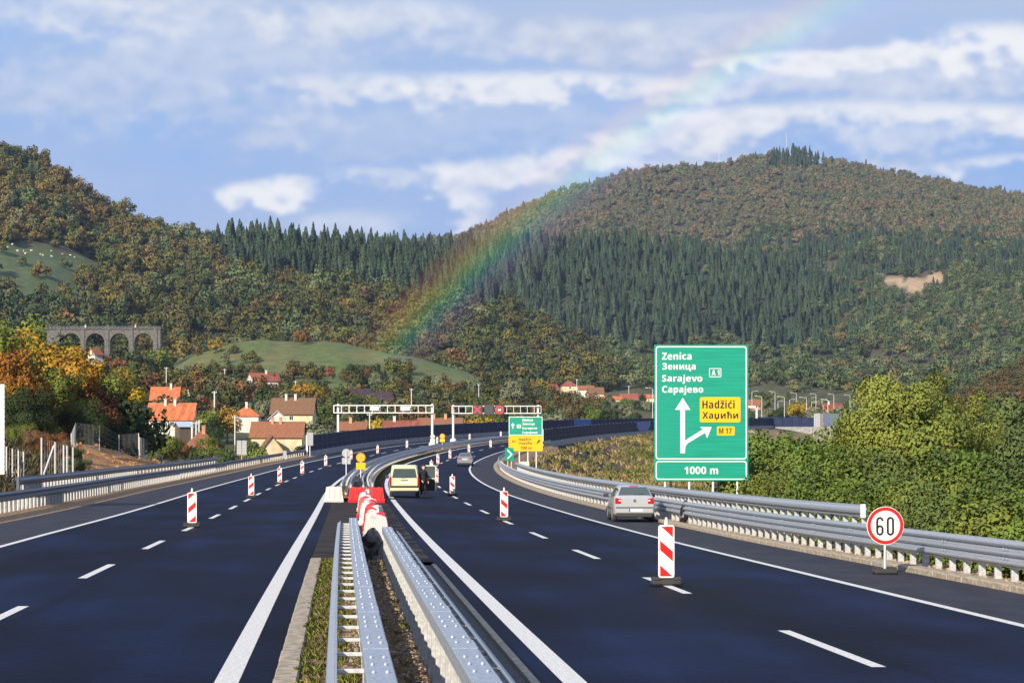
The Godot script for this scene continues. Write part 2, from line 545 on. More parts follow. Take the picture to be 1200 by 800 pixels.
var _off := 0.0
var _s := 0.0

func floor_h(d: float) -> float:
	return knot([0, 100, 200, 300, 450, 600, 800, 1000, 1200, 1700, 2500, 3600, 6000], [-5.0, -6.0, -7.5, -7.5, -6.5, -4.0, 3.0, 9.0, 18.0, 44.0, 95.0, 150.0, 150.0], d)

func hgt(x: float, d: float) -> float:                       # level of the ground, camera level = 0
	var h := floor_h(d)
	_hill = ""
	_off = 99.0
	if d > 400.0:
		var u := 600.0 + FP * x / d
		for k in hills:
			var us: Array = k.u
			if u < us[0] - 300 or u > us[us.size() - 1] + 300: continue
			var dr: float = knot(k.dru, k.dr, u)
			var df: float = knot(k.dfu, k.df, u)
			if d < df: continue
			var hr := (500.0 - knot(us, k.v, u)) / FP * dr
			var hf := floor_h(df)
			if k.n == "mountain": hf = lerpf(hf, (500.0 - 372.0) / FP * df, clampf((df - 1600.0) / 800.0, 0.0, 1.0))
			var t := (d - df) / (dr - df)
			var y := 0.0
			if t <= 1.0: y = lerpf(hf, hr, pow(t, k.p))
			else: y = hr - (d - dr) * 0.3
			var edge := minf(u - us[0], us[us.size() - 1] - u)
			if edge < 0.0: y -= -edge * 0.5
			if y > h:
				h = y
				_hill = k.n
		h += nz.get_noise_2d(x * 0.6, d * 0.6) * minf(6.0, (d - 400.0) * 0.008)
	else:
		h += nz.get_noise_2d(x * 3.0, d * 3.0) * 0.5
	if d > -60.0 and d < 790.0 and absf(x) < 330.0:
		var so := road_so(x, d)
		_s = so.x
		_off = so.y
		var a := absf(_off)
		if _off < -13.0 and so.x < 260.0:                    # the cut slope on the left
			var w := clampf((255.0 - so.x) / 85.0, 0.0, 1.0)
			h = lerpf(h, so.z + minf((a - 14.5) * lerpf(0.6, 0.26, smoothstep(98.0, 150.0, so.x)), 24.0) + nz.get_noise_2d(x * 4.0, d * 4.0) * minf(1.2, (a - 13.0) * 0.12), w * w * (3 - 2 * w))
		if a < 13.4: h = so.z - 0.45
		elif h < so.z: h = maxf(h, so.z - 0.12 - (a - 13.4) * (lerpf(0.55, 0.2, smoothstep(270.0, 420.0, so.x)) if _off > 0.0 else 0.55))
		else: h = minf(h, so.z - 0.12 + (a - 13.4) * 0.6)
	return h

func gp(x: float, d: float, up := 0.0) -> Vector3:
	return Vector3(x, CAM + hgt(x, d) + up, -d)

func ux(u: float, d: float) -> float:
	return (u - 600.0) / FP * d

var meadow_zone := PackedVector2Array([Vector2(-60, 285), Vector2(30, 283), Vector2(95, 298), Vector2(130, 318), Vector2(78, 330), Vector2(112, 352), Vector2(45, 360), Vector2(-60, 345)])
var scar_zone := PackedVector2Array([Vector2(1032, 322), Vector2(1060, 327), Vector2(1108, 319), Vector2(1107, 329), Vector2(1088, 332), Vector2(1078, 345), Vector2(1050, 336), Vector2(1034, 334)])

func ground_color(x: float, d: float, h: float) -> Color:
	var n := nz2.get_noise_2d(x, d)
	var u := 600.0 + FP * x / maxf(d, 1.0)
	var v := 500.0 - FP * h / maxf(d, 1.0)
	var grass := Color(0.085, 0.105, 0.035).lerp(Color(0.17, 0.15, 0.06), clampf(n * 1.2 + 0.4, 0, 1))
	if _off < 99.0 and absf(_off) < 70.0:
		if _off < -13.0 and _s < 250.0:
			var c := Color(0.20, 0.135, 0.08).lerp(Color(0.33, 0.27, 0.19), clampf(n * 2.0 + 0.4, 0, 1))
			if _s > 125.0 and _off > -30.0 + n * 6.0: c = Color(0.78, 0.37, 0.11).lerp(Color(0.60, 0.30, 0.11), clampf(n + 0.5, 0, 1))
			return c.lerp(Color(0.06, 0.055, 0.03), clampf((-_off - 28.0) / 10.0, 0, 1))
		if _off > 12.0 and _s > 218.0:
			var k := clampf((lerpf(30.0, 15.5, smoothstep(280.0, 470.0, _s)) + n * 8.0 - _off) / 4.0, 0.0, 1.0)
			return Color(0.44, 0.33, 0.16).lerp(Color(0.18, 0.20, 0.055), clampf(n * 2.4 + 0.35, 0, 1)).lerp(Color(0.035, 0.022, 0.014), k)  # last tone: dark soil, with the shadow beneath the wall put into its colour
		if _off > 12.0: return Color(0.30, 0.23, 0.11).lerp(Color(0.11, 0.14, 0.035), clampf(n * 2.4 + 0.5, 0, 1))
	match _hill:
		"meadow": return Color(0.15, 0.225, 0.052).lerp(Color(0.23, 0.225, 0.075), clampf(n * 1.5 + 0.4, 0, 1))
		"left":
			if Geometry2D.is_point_in_polygon(Vector2(u, v), meadow_zone): return Color(0.11, 0.19, 0.06).lerp(Color(0.14, 0.18, 0.07), clampf(n + 0.5, 0, 1))
			return Color(0.12, 0.11, 0.045)
		"mountain":
			if Geometry2D.is_point_in_polygon(Vector2(u, v), scar_zone): return Color(0.72, 0.52, 0.32)
			return Color(0.13, 0.115, 0.06)
		"conifer": return Color(0.055, 0.075, 0.035)
		"right": return Color(0.12, 0.09, 0.04)
	return grass

func make_ground() -> void:
	var az := PackedFloat32Array()
	var a := -180.0
	while a < 180.0:
		az.append(a)
		var f := absf(a + 0.001)
		a += 0.11 if f < 17.5 else (0.5 if f < 30.0 else 6.0)
	az.append(180.0)
	var ds := PackedFloat32Array()
	var d := 7.0
	while d < 5600.0:
		ds.append(d)
		d *= 1.021 if d < 2600.0 else 1.04
	var na := az.size()
	var nd := ds.size()
	var v := PackedVector3Array()
	var c := PackedColorArray()
	v.resize(na * nd)
	c.resize(na * nd)
	for j in na:
		var sn := sin(deg_to_rad(az[j]))
		var cs := cos(deg_to_rad(az[j]))
		var front := cs > 0.5
		for i in nd:
			var x := ds[i] * sn
			var dd := ds[i] * cs
			var h := hgt(x, dd) if front or ds[i] < 200.0 else -5.0 + minf(ds[i] * 0.01, 20.0)
			v[j * nd + i] = Vector3(x, CAM + h, -dd)
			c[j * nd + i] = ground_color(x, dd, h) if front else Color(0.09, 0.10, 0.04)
	var nrm := PackedVector3Array()
	nrm.resize(na * nd)
	for j in na:
		for i in nd:
			var p1 := v[mini(j + 1, na - 1) * nd + i] - v[maxi(j - 1, 0) * nd + i]
			var p2 := v[j * nd + mini(i + 1, nd - 1)] - v[j * nd + maxi(i - 1, 0)]
			var n := p1.cross(p2).normalized()
			nrm[j * nd + i] = n if n.y > 0 else -n
	var idx := PackedInt32Array()
	for j in na - 1:
		for i in nd - 1:
			var p := j * nd + i
			idx.append_array(PackedInt32Array([p, p + 1, p + nd + 1, p, p + nd + 1, p + nd]))
	var arr := []
	arr.resize(Mesh.ARRAY_MAX)
	arr[Mesh.ARRAY_VERTEX] = v
	arr[Mesh.ARRAY_NORMAL] = nrm
	arr[Mesh.ARRAY_COLOR] = c
	arr[Mesh.ARRAY_INDEX] = idx
	var m := ArrayMesh.new()
	m.add_surface_from_arrays(Mesh.PRIMITIVE_TRIANGLES, arr)
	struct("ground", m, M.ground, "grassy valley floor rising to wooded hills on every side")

# ---------------------------------------------------------------- sky
# clouds as (azimuth, elevation, half-width, half-height) in degrees, cover, brightness
var cloud_list := [
	[-6.9, 6.35, 1.35, 0.42, 1.0, 1.0], [-6.4, 6.6, 0.7, 0.35, 0.9, 1.0], [-3.8, 6.85, 1.7, 0.36, 0.75, 0.72], [-4.3, 5.65, 1.3, 0.35, 0.6, 0.7],
	[-1.6, 6.0, 0.75, 1.15, 0.95, 0.85], [-0.4, 6.9, 1.6, 0.5, 0.95, 0.88], [1.6, 7.35, 1.9, 0.42, 0.9, 0.9], [3.4, 7.9, 1.5, 0.35, 0.8, 0.9],
	[-4.0, 9.3, 3.2, 0.42, 0.8, 0.82], [0.5, 9.45, 4.2, 0.34, 0.95, 0.92], [4.0, 9.2, 2.4, 0.3, 0.7, 0.85], [-9.0, 9.8, 4.5, 2.3, 0.62, 0.55], [-3.5, 11.2, 2.6, 0.6, 0.7, 0.75],
	[3.0, 10.35, 2.6, 0.75, 0.9, 0.42], [1.7, 10.9, 1.3, 0.5, 0.85, 0.36], [6.0, 10.9, 2.6, 0.5, 0.5, 0.62], [-1.0, 10.4, 2.5, 0.5, 0.7, 0.55],
	[9.5, 10.05, 3.2, 0.32, 0.95, 1.0], [13.0, 10.25, 2.2, 0.6, 1.0, 1.0], [9.0, 9.4, 5.0, 0.5, 0.85, 0.62], [9.5, 8.45, 5.0, 0.45, 0.92, 0.9], [13.5, 8.2, 2.5, 0.4, 0.9, 0.9], [10.5, 7.8, 3.2, 0.5, 0.75, 0.72], [6.0, 8.3, 2.2, 0.5, 0.85, 0.85], [13.8, 6.95, 2.4, 0.34, 0.9, 0.95], [5.0, 7.0, 2.6, 0.5, 0.6, 0.7],
	[-12.5, 11.3, 3.4, 0.9, 0.7, 0.72], [0.0, 8.2, 9.0, 0.7, 0.35, 0.55],
]
var cn := FastNoiseLite.new()

func sky_at(az: float, el: float) -> Color:
	var e := maxf(el, 0.0)
	var c := Color(0.27, 0.46, 0.87).lerp(Color(0.33, 0.54, 0.93), clampf(e / 12.0, 0, 1)).lerp(Color(0.16, 0.31, 0.75), clampf((e - 20.0) / 60.0, 0, 1))
	c = c.lerp(Color(0.36, 0.56, 0.94), clampf((az - 2.0) / 10.0, 0, 1) * clampf((e - 8.0) / 3.0, 0, 1) * clampf((40.0 - absf(az)) / 25.0, 0, 1))
	# air full of drifting cloud all round, streaked along the horizon
	var ca := cos(deg_to_rad(az))
	var sa := sin(deg_to_rad(az))
	var ce := cos(deg_to_rad(el))
	var p := Vector3(sa * ce, sin(deg_to_rad(el)), ca * ce)
	var f1 := cn.get_noise_3d(p.x * 60.0, p.y * 330.0, p.z * 60.0)
	var f2 := cn.get_noise_3d(p.x * 520.0 + 50.0, p.y * 1700.0, p.z * 520.0)
	var f3 := cn.get_noise_3d(p.x * 3000.0 + 90.0, p.y * 5200.0, p.z * 3000.0)
	var veil := clampf(0.52 + f1 * 0.8 + f2 * 0.25 + f3 * 0.10 + clampf((e - 6.5) / 14.0, -0.25, 0.2), 0.0, 1.0)
	veil *= 0.9
	c = c.lerp(Color(0.51, 0.605, 0.81), veil * 0.95)
	var far := clampf((absf(az) - 15.0) / 8.0, 0.0, 1.0)
	if far > 0.0 or el > 12.5:
		var q := clampf((f1 + f2 * 0.5 - 0.02) * 2.6, 0.0, 1.0) * maxf(far, clampf((el - 12.5) / 4.0, 0, 1))
		c = c.lerp(Color(0.78, 0.82, 0.93), q * 0.75)
	for k in cloud_list:
		var dx: float = (az - k[0] + f2 * 1.2 + f3 * 0.5) / k[2]
		var dy: float = (el - k[1] + f2 * 0.40 + f3 * 0.26) / k[3]
		if dy < 0.0: dy *= 1.25
		var r := dx * dx + dy * dy
		if r < 2.2:
			var q := clampf((1.02 - r * 0.55 + f2 * 0.7 + f3 * 0.55 - 0.5) * lerpf(0.95, 1.2, clampf((k[5] - 0.7) / 0.3, 0.0, 1.0)) + 0.5, 0.0, 1.0)
			q = q * q * (3.0 - 2.0 * q)
			var b: float = k[5]
			var lit := Color(0.40, 0.50, 0.74).lerp(Color(0.97, 0.98, 1.0), clampf(b + dy * 0.16 + f3 * 0.35, 0.0, 1.0))
			c = c.lerp(lit, q * k[4] * lerpf(0.72, 0.96, clampf((b - 0.6) / 0.4, 0.0, 1.0)))
	return c

func make_sky() -> ImageTexture:
	cn.noise_type = FastNoiseLite.TYPE_SIMPLEX_SMOOTH
	cn.seed = 12
	cn.frequency = 0.02
	cn.fractal_octaves = 4
	var im := Image.create(1024, 512, false, Image.FORMAT_RGB8)
	im.fill(Color(0.35, 0.40, 0.48))
	for y in 262:
		var el := 90.0 - (y + 0.5) * 180.0 / 512.0
		for x in 1024:
			im.set_pixel(x, y, sky_at(wrapf((x + 0.5) * 360.0 / 1024.0, -180.0, 180.0), el).linear_to_srgb())
	im.resize(4096, 2048, Image.INTERPOLATE_BILINEAR)
	for y in range(840, 1030):                               # the part of the sky ahead, in finer steps
		var el := 90.0 - (y + 0.5) * 180.0 / 2048.0
		for x in range(-228, 228):
			im.set_pixel(posmod(x, 4096), y, sky_at((x + 0.5) * 360.0 / 4096.0, el).linear_to_srgb())
	return ImageTexture.create_from_image(im)

# ---------------------------------------------------------------- vegetation
func leaves(sd: int, size: Vector3, centre_y: float, lumps: int, n: int, leaf: float, lump := 0.42, low := -0.55, hue := 0.16) -> ArrayMesh:
	# a crown: leaf-sized diamonds through the volume of overlapping lumps
	var r := RandomNumberGenerator.new()
	r.seed = sd
	var lc: Array[Vector3] = []
	var lr: Array[float] = []
	var lt: Array[float] = []
	for i in lumps:
		var d := Vector3(r.randfn(), r.randfn(), r.randfn()).normalized()
		if d.y < low: d.y = low + r.randf() * 0.3
		var rad := r.randf_range(0.45, 0.78) if i > lumps / 4 else r.randf_range(0.05, 0.4)
		lc.append(d * rad)
		lr.append(lump * r.randf_range(0.65, 1.15))
		lt.append(r.randf_range(0.66, 1.26))  # random tone per lump, spread wide to stand in for shaded gaps
	var v := PackedVector3Array()
	var nr := PackedVector3Array()
	var c := PackedColorArray()
	var ix := PackedInt32Array()
	for i in n:
		var k := r.randi() % lumps
		var d := Vector3(r.randfn(), r.randfn(), r.randfn()).normalized()
		var p := lc[k] + d * lr[k] * pow(r.randf_range(0.12, 1.0), 0.45)
		var q := Vector3(p.x * size.x, p.y * size.y + centre_y, p.z * size.z)
		var nd := (d * 0.75 + p.normalized() * 0.6 + Vector3(0, 0.25, 0)).normalized()
		var face := (nd + Vector3(r.randfn(), r.randfn(), r.randfn()) * 0.55).normalized()
		var t := face.cross(Vector3(r.randfn(), r.randfn(), r.randfn())).normalized()
		var b := face.cross(t)
		var s := leaf * r.randf_range(0.6, 1.35)
		var m := v.size()
		v.append_array(PackedVector3Array([q - t * s * 0.6, q + b * s * 0.36 + face * s * 0.08, q + t * s * 0.65, q - b * s * 0.36]))
		var nn := (nd * 0.6 + face * 0.7).normalized()
		nr.append_array(PackedVector3Array([nn, nn, nn, nn]))
		var g := lt[k] * r.randf_range(0.72, 1.25)
		var w := r.randf_range(-hue, hue)
		var cc := Color(g * (1.0 + w), g, g * (1.0 - w * 0.4))
		c.append_array(PackedColorArray([cc, cc, cc, cc]))
		ix.append_array(PackedInt32Array([m, m + 1, m + 2, m, m + 2, m + 3]))
	return packed(v, nr, c, ix)

func packed(v: PackedVector3Array, nr: PackedVector3Array, c: PackedColorArray, ix: PackedInt32Array) -> ArrayMesh:
	# wind every triangle to agree with its normal
	for i in range(0, ix.size(), 3):
		var n := (v[ix[i + 2]] - v[ix[i]]).cross(v[ix[i + 1]] - v[ix[i]])
		if n.dot(nr[ix[i]]) < 0:
			var t := ix[i + 1]
			ix[i + 1] = ix[i + 2]
			ix[i + 2] = t
	var arr := []
	arr.resize(Mesh.ARRAY_MAX)
	arr[Mesh.ARRAY_VERTEX] = v
	arr[Mesh.ARRAY_NORMAL] = nr
	arr[Mesh.ARRAY_COLOR] = c
	arr[Mesh.ARRAY_INDEX] = ix
	var m := ArrayMesh.new()
	m.add_surface_from_arrays(Mesh.PRIMITIVE_TRIANGLES, arr)
	return m

func conifer_mesh(sd: int, n: int, wide: float, leaf: float) -> ArrayMesh:      # one unit tall: sprays in drooping tiers about a thin trunk
	var r := RandomNumberGenerator.new()
	r.seed = sd
	var v := PackedVector3Array(); var nr := PackedVector3Array(); var c := PackedColorArray(); var ix := PackedInt32Array()
	for i in n:
		var f := pow(r.randf(), 1.35)                          # more sprays low down
		var tier := floorf(f * 9.0) / 9.0
		var a := r.randf() * TAU
		var rad := wide * pow(1.0 - f * 0.96, 0.86) * (0.82 + 0.3 * (1.0 - (f - tier) * 9.0)) * pow(r.randf_range(0.25, 1.0), 0.4)
		var out := Vector3(cos(a), 0, sin(a))
		var side := Vector3(-sin(a), 0, cos(a))
		var q := Vector3(0, 0.10 + 0.87 * f, 0) + out * rad
		var s := leaf * r.randf_range(0.65, 1.3) * (1.0 - f * 0.4)
		var along := (out * 0.5 + Vector3(0, -0.85, 0) + side * r.randfn() * 0.3).normalized() * s
		var m := v.size()
		v.append_array(PackedVector3Array([q - along * 0.7, q + side * s * 0.45, q + along * 0.7, q - side * s * 0.45]))
		var nn := (out * 0.85 + Vector3(0, 0.45, 0) + Vector3(r.randfn(), r.randfn(), r.randfn()) * 0.18).normalized()
		nr.append_array(PackedVector3Array([nn, nn, nn, nn]))
		var g := r.randf_range(0.65, 1.3)
		var cc := Color(g * r.randf_range(0.92, 1.1), g, g * 0.95)
		c.append_array(PackedColorArray([cc, cc, cc, cc]))
		ix.append_array(PackedInt32Array([m, m + 1, m + 2, m, m + 2, m + 3]))
	var m2 := v.size()                                         # the trunk, four-sided
	for k in 4:
		var a := TAU * k / 4
		var o := Vector3(cos(a), 0, sin(a))
		v.append_array(PackedVector3Array([o * 0.012 - Vector3(0, 0.05, 0), o * 0.004 + Vector3(0, 0.9, 0)]))
		nr.append_array(PackedVector3Array([o, o]))
		c.append_array(PackedColorArray([Color(2.2, 1.5, 1.1), Color(2.2, 1.5, 1.1)]))
	for k in 4:
		var p := m2 + k * 2
		var q := m2 + ((k + 1) % 4) * 2
		ix.append_array(PackedInt32Array([p, q, p + 1, q, q + 1, p + 1]))
	return packed(v, nr, c, ix)

func trunk_mesh(sd: int, h: float, rad: float, limbs: int, reach: float) -> ArrayMesh:
	var r := RandomNumberGenerator.new()
	r.seed = sd
	var b := MB.new()
	var lean := Vector3(r.randfn() * 0.05, 0, r.randfn() * 0.05) * h
	b.tube([Vector3(0, -0.5, 0), Vector3(0, h * 0.25, 0) + lean * 0.2, Vector3(0, h * 0.55, 0) + lean * 0.6, Vector3(0, h * 0.9, 0) + lean], [rad * 1.25, rad, rad * 0.7, rad * 0.25], 7)
	for i in limbs:
		var a := TAU * i / limbs + r.randf()
		var y := h * r.randf_range(0.3, 0.7)
		var o := Vector3(cos(a), 0, sin(a))
		var p := Vector3(0, y, 0) + lean * (y / h)
		b.tube([p, p + o * reach * 0.4 + Vector3(0, h * 0.12, 0), p + o * reach * r.randf_range(0.7, 1.0) + Vector3(0, h * r.randf_range(0.18, 0.34), 0)], [rad * 0.45, rad * 0.28, rad * 0.08], 5)
	return b.done()

var kinds := {}

func make_tree_kinds() -> void:
	# name: [crown, trunk, height of the model]
	kinds.broad = [leaves(101, Vector3(4.6, 4.4, 4.6), 6.2, 30, 9500, 0.30, 0.36), trunk_mesh(201, 7.5, 0.22, 7, 3.2), 10.6]
	kinds.tall = [leaves(102, Vector3(3.2, 5.4, 3.2), 6.8, 26, 8000, 0.30, 0.38), trunk_mesh(202, 9.0, 0.2, 7, 2.2), 12.2]
	kinds.loose = [leaves(103, Vector3(4.4, 4.0, 4.4), 6.0, 20, 5000, 0.28, 0.32), trunk_mesh(203, 8.0, 0.16, 9, 3.6), 10.0]
	kinds.shrub = [leaves(104, Vector3(3.3, 2.9, 3.3), 2.4, 46, 26000, 0.115, 0.27, -0.7), trunk_mesh(204, 3.2, 0.09, 8, 2.0), 5.3]
	kinds.bush = [leaves(105, Vector3(2.6, 2.6, 2.6), 2.1, 36, 19000, 0.11, 0.29, -0.7), trunk_mesh(205, 2.8, 0.08, 8, 1.6), 4.7]
	kinds.dome = [leaves(106, Vector3(4.6, 4.7, 4.6), 6.3, 60, 36000, 0.155, 0.25), trunk_mesh(206, 7.5, 0.25, 9, 3.2), 11.0]
	kinds.mid = [leaves(107, Vector3(4.2, 4.2, 4.2), 5.0, 20, 2600, 0.48, 0.36, -0.55, 0.08), trunk_mesh(207, 6.0, 0.2, 5, 2.5), 9.2]
	kinds.midtall = [leaves(108, Vector3(3.0, 5.0, 3.0), 6.0, 20, 2400, 0.46, 0.36, -0.55, 0.08), trunk_mesh(208, 7.0, 0.2, 5, 2.0), 11.0]
	kinds.midbush = [leaves(109, Vector3(3.4, 2.4, 3.4), 2.0, 16, 1700, 0.42, 0.40, -0.6, 0.08), trunk_mesh(209, 2.5, 0.1, 5, 1.6), 4.4]

func tree(called: String, kind: String, at: Vector3, height: float, tint: String, label: String, group := "", cat := "tree") -> Node3D:
	var k: Array = kinds[kind]
	var t := thing(called, label, cat, at, rng.randf() * TAU, group)
	var s: float = height / k[2]
	var w := s * rng.randf_range(0.9, 1.12)
	for p: Array in [["crown", k[0], M[tint]], ["trunk", k[1], M.bark]]:
		var o := obj(p[0], p[1], p[2], t)
		o.scale = Vector3(w, s, w)
	return t

func scatter(called: String, label: String, mesh: Mesh, m: Material, xf: Array, cols: Array, cat := "") -> void:
	if xf.is_empty(): return
	var mm := MultiMesh.new()
	mm.transform_format = MultiMesh.TRANSFORM_3D
	mm.use_colors = true
	mm.mesh = mesh
	mm.instance_count = xf.size()
	for i in xf.size():
		mm.set_instance_transform(i, xf[i])
		mm.set_instance_color(i, cols[i])
	var o := MultiMeshInstance3D.new()
	o.name = numbered(called)
	o.multimesh = mm
	o.material_override = m
	add_child(o, true)
	o.set_meta("kind", "stuff")
	o.set_meta("label", label)
	if cat: o.set_meta("category", cat)

func mix(list: Array) -> Color:                             # a colour drawn from [weight, r, g, b] rows, varied a little
	var total := 0.0
	for k in list: total += k[0]
	var x := rng.randf() * total
	for k in list:
		x -= k[0]
		if x <= 0.0:
			var g := rng.randf_range(0.75, 1.3)
			return Color(k[1] * g * rng.randf_range(0.88, 1.12), k[2] * g, k[3] * g)
	return Color(0.06, 0.08, 0.03)

func patch(n: float, u: float, v: float) -> Color:          # the left hillside's tints drift from green through olive to rust
	var f := clampf(0.5 + n * 1.3 + clampf((270.0 - v) / 260.0, -0.3, 0.25) - clampf((u - 420.0) / 900.0, 0.0, 0.3), 0.0, 1.0)
	var a := Color(0.075, 0.105, 0.036)
	var b := Color(0.145, 0.15, 0.042)
	var c := Color(0.20, 0.135, 0.05)
	return a.lerp(b, f * 2.0) if f < 0.5 else b.lerp(c, f * 2.0 - 1.0)

func patch2(n: float) -> Color:
	return Color(0.115, 0.145, 0.075).lerp(Color(0.195, 0.16, 0.09), clampf(0.5 + n * 1.5, 0.0, 1.0))

func make_forests() -> void:
	var autumn := [[3.4, 0.125, 0.130, 0.034], [2.6, 0.065, 0.085, 0.028], [2.2, 0.165, 0.130, 0.038], [1.5, 0.19, 0.11, 0.045], [0.4, 0.30, 0.21, 0.04], [0.12, 0.25, 0.095, 0.05], [1.6, 0.14, 0.165, 0.085]]
	var brown := [[3, 0.19, 0.17, 0.095], [1.6, 0.21, 0.155, 0.085], [2.8, 0.145, 0.165, 0.085], [1.4, 0.09, 0.12, 0.065], [0.3, 0.26, 0.20, 0.09], [1.6, 0.18, 0.20, 0.115]]
	var green := [[3, 0.10, 0.135, 0.052], [2, 0.065, 0.095, 0.042], [1.5, 0.15, 0.18, 0.08], [0.4, 0.16, 0.14, 0.055]]
	var pine := [[3, 0.046, 0.076, 0.046], [2, 0.060, 0.094, 0.052], [1, 0.036, 0.060, 0.040]]
	var far_crown := [leaves(301, Vector3(0.52, 0.5, 0.52), 0.5, 13, 520, 0.10, 0.40, -0.6, 0.05), leaves(302, Vector3(0.45, 0.55, 0.45), 0.52, 11, 480, 0.10, 0.40, -0.6, 0.05), leaves(303, Vector3(0.6, 0.45, 0.6), 0.45, 14, 560, 0.10, 0.38, -0.6, 0.05)]
	var far_fir := [conifer_mesh(311, 520, 0.18, 0.07), conifer_mesh(312, 480, 0.215, 0.075)]
	var xf := {}
	var cols := {}
	# hill, candidates, u range, depth range
	for job: Array in [["left", 7200, -130, 760, 800, 1680], ["conifer", 5200, 150, 1240, 1840, 2300], ["mountain", 19000, 440, 1420, 1480, 3380], ["right", 900, 1090, 1420, 640, 960], ["", 2400, -60, 1400, 1000, 1840], ["village", 900, -100, 640, 560, 820], ["meadow", 800, 120, 740, 740, 1000]]:
		var i := 0
		while i < job[1]:
			i += 1
			var u := rng.randf_range(job[2], job[3])
			var d: float = sqrt(rng.randf_range(job[4] * job[4], job[5] * job[5]))
			var x := (u - 600.0) / FP * d
			var h := hgt(x, d)
			if _hill != job[0]: continue
			var v := 500.0 - FP * h / d
			var n := nz2.get_noise_2d(x * 0.35, d * 0.35)
			var kind := "decid"
			var c := Color.WHITE
			var s := rng.randf_range(6.5, 11.5) if rng.randf() < 0.78 else rng.randf_range(11.5, 18.0)
			var name := "autumn_forest"
			match job[0]:
				"left":
					if Geometry2D.is_point_in_polygon(Vector2(u, v), meadow_zone) and rng.randf() > 0.05: continue
					if v > 335.0 and n > 0.25 and rng.randf() < 0.7: continue
					if u > 255.0 + n * 30.0 and v < 318.0 + (u - 270.0) * 0.13 + n * 14.0: kind = "pine"
					c = patch(n, u, v).lerp(mix(autumn), 0.5)
					if n < -0.3 or rng.randf() < 0.1: c = mix(green)
					if v > 360.0: c = c * 0.85
				"conifer":
					name = "conifer_forest"
					kind = "pine"
					if v > 392.0 + n * 26.0 and u < 560.0:
						kind = "decid"
						c = patch(n, 300.0, 300.0).lerp(mix(autumn), 0.45) * 0.85
						name = "autumn_forest"
					elif v > 405.0 + n * 20.0 or rng.randf() < 0.015 or (u > 965 + n * 40 and v > 345 + n * 20):
						kind = "decid"
						c = mix(green)
				"mountain":
					name = "mountain_forest"
					if Geometry2D.is_point_in_polygon(Vector2(u, v), scar_zone) or Geometry2D.is_point_in_polygon(Vector2(u, v - 9.0), scar_zone): continue
					s = rng.randf_range(9.0, 14.0)
					c = patch2(n).lerp(mix(brown), 0.45)
					var edge := 262.0 + (u - 900.0) * 0.02 + n * 26.0
					if u > 870.0 and v > edge + 12.0:
						kind = "pine" if n > -0.12 + clampf((u - 985.0) / 60.0, 0.0, 1.0) * clampf((v - 318.0) / 20.0, 0.0, 1.0) * 0.5 and v < 400.0 else "decid"
						if kind == "decid": c = mix(green)
					elif rng.randf() < 0.06 or (u > 905 and u < 960 and v < 200): kind = "pine"
				"right":
					c = mix([[2, 0.15, 0.10, 0.04], [1, 0.10, 0.09, 0.035], [1, 0.07, 0.085, 0.03]])
					s = rng.randf_range(4.0, 7.0)
				"village":
					if v < 455.0 and n > 0.1: continue
					c = mix(autumn) * 0.8
					s = rng.randf_range(5.0, 9.0)
				"meadow":
					if v < 442.0 - absf(u - 330.0) * 0.03 and u < 480.0 and (rng.randf() > 0.10 or n < 0.0): continue
					if u >= 480.0 and v < 457.0 and n > -0.32: continue
					c = mix(autumn) * 0.8
					s = rng.randf_range(4.5, 8.0)
				"":
					if v > 462.0 and n > 0.0: continue
					if u > 605.0 and u < 790.0 and v > 456.0: continue
					if u > 865.0 and u < 1010.0 and v > 463.0: continue
					c = mix(green) if n > -0.15 or u > 620.0 else mix(autumn)
					name = "valley_wood"
			var p := Vector3(x, CAM + h - 0.4, -d)
			if kind == "pine":
				c = mix(pine)
				s = rng.randf_range(12.0, 25.0) if job[0] != "mountain" else rng.randf_range(12.0, 19.0)
				if name == "autumn_forest": name = "conifer_forest"
			var key := "%s|%s%d" % [name, kind, rng.randi() % (2 if kind == "pine" else 3)]
			if not xf.has(key):
				xf[key] = []
				cols[key] = []
			var bs := Basis(Vector3.UP, rng.randf() * TAU)
			if kind == "pine": bs = bs.scaled(Vector3(s * rng.randf_range(0.85, 1.2), s, s * rng.randf_range(0.85, 1.2)))
			else: bs = bs.scaled(Vector3(s * rng.randf_range(0.85, 1.15), s * rng.randf_range(0.85, 1.2), s))
			xf[key].append(Transform3D(bs, p))
			cols[key].append(Color(c.r, c.g, c.b, 1.0))
	var words := { "autumn_forest": "autumn-coloured broadleaf forest covering the left hillside", "conifer_forest": "dark conifer forest on the long middle slope", "mountain_forest": "brown and green forest over the tall mountain", "valley_wood": "mixed green wood along the foot of the hills" }
	var keys := xf.keys()
	keys.sort()
	for key: String in keys:
		var name := key.get_slice("|", 0)
		var k := key.get_slice("|", 1)
		var mesh: Mesh = far_fir[int(k.right(1))] if k.begins_with("pine") else far_crown[int(k.right(1))]
		scatter(name, words[name], mesh, M.leaf_white, xf[key], cols[key], "forest")

# ---------------------------------------------------------------- road
func lanes(o0: float, o1: float, mids: Array) -> ArrayMesh:   # asphalt worn paler along the wheel tracks, with a dark joint between the lanes
	var b := MB.new()
	b.smooth()
	var xs: Array[float] = []
	var x := o0
	while x < o1:
		xs.append(x)
		x += 0.2
	xs.append(o1)
	for i in xs.size() - 1:
		var c := (xs[i] + xs[i + 1]) * 0.5
		var f := 0.74
		for m: float in mids:
			for t: float in [-0.85, 0.85]: f += 0.26 * exp(-pow((c - m - t) / 0.34, 2.0))
		if absf(c - (mids[0] + mids[1]) * 0.5 - 0.35) < 0.1: f = 0.5
		b.col = Color(f, f, f)
		sweep(b, PackedVector2Array([Vector2(xs[i], 0.0), Vector2(xs[i + 1], 0.0)]), -40, 700, 5.0)
	return b.done()

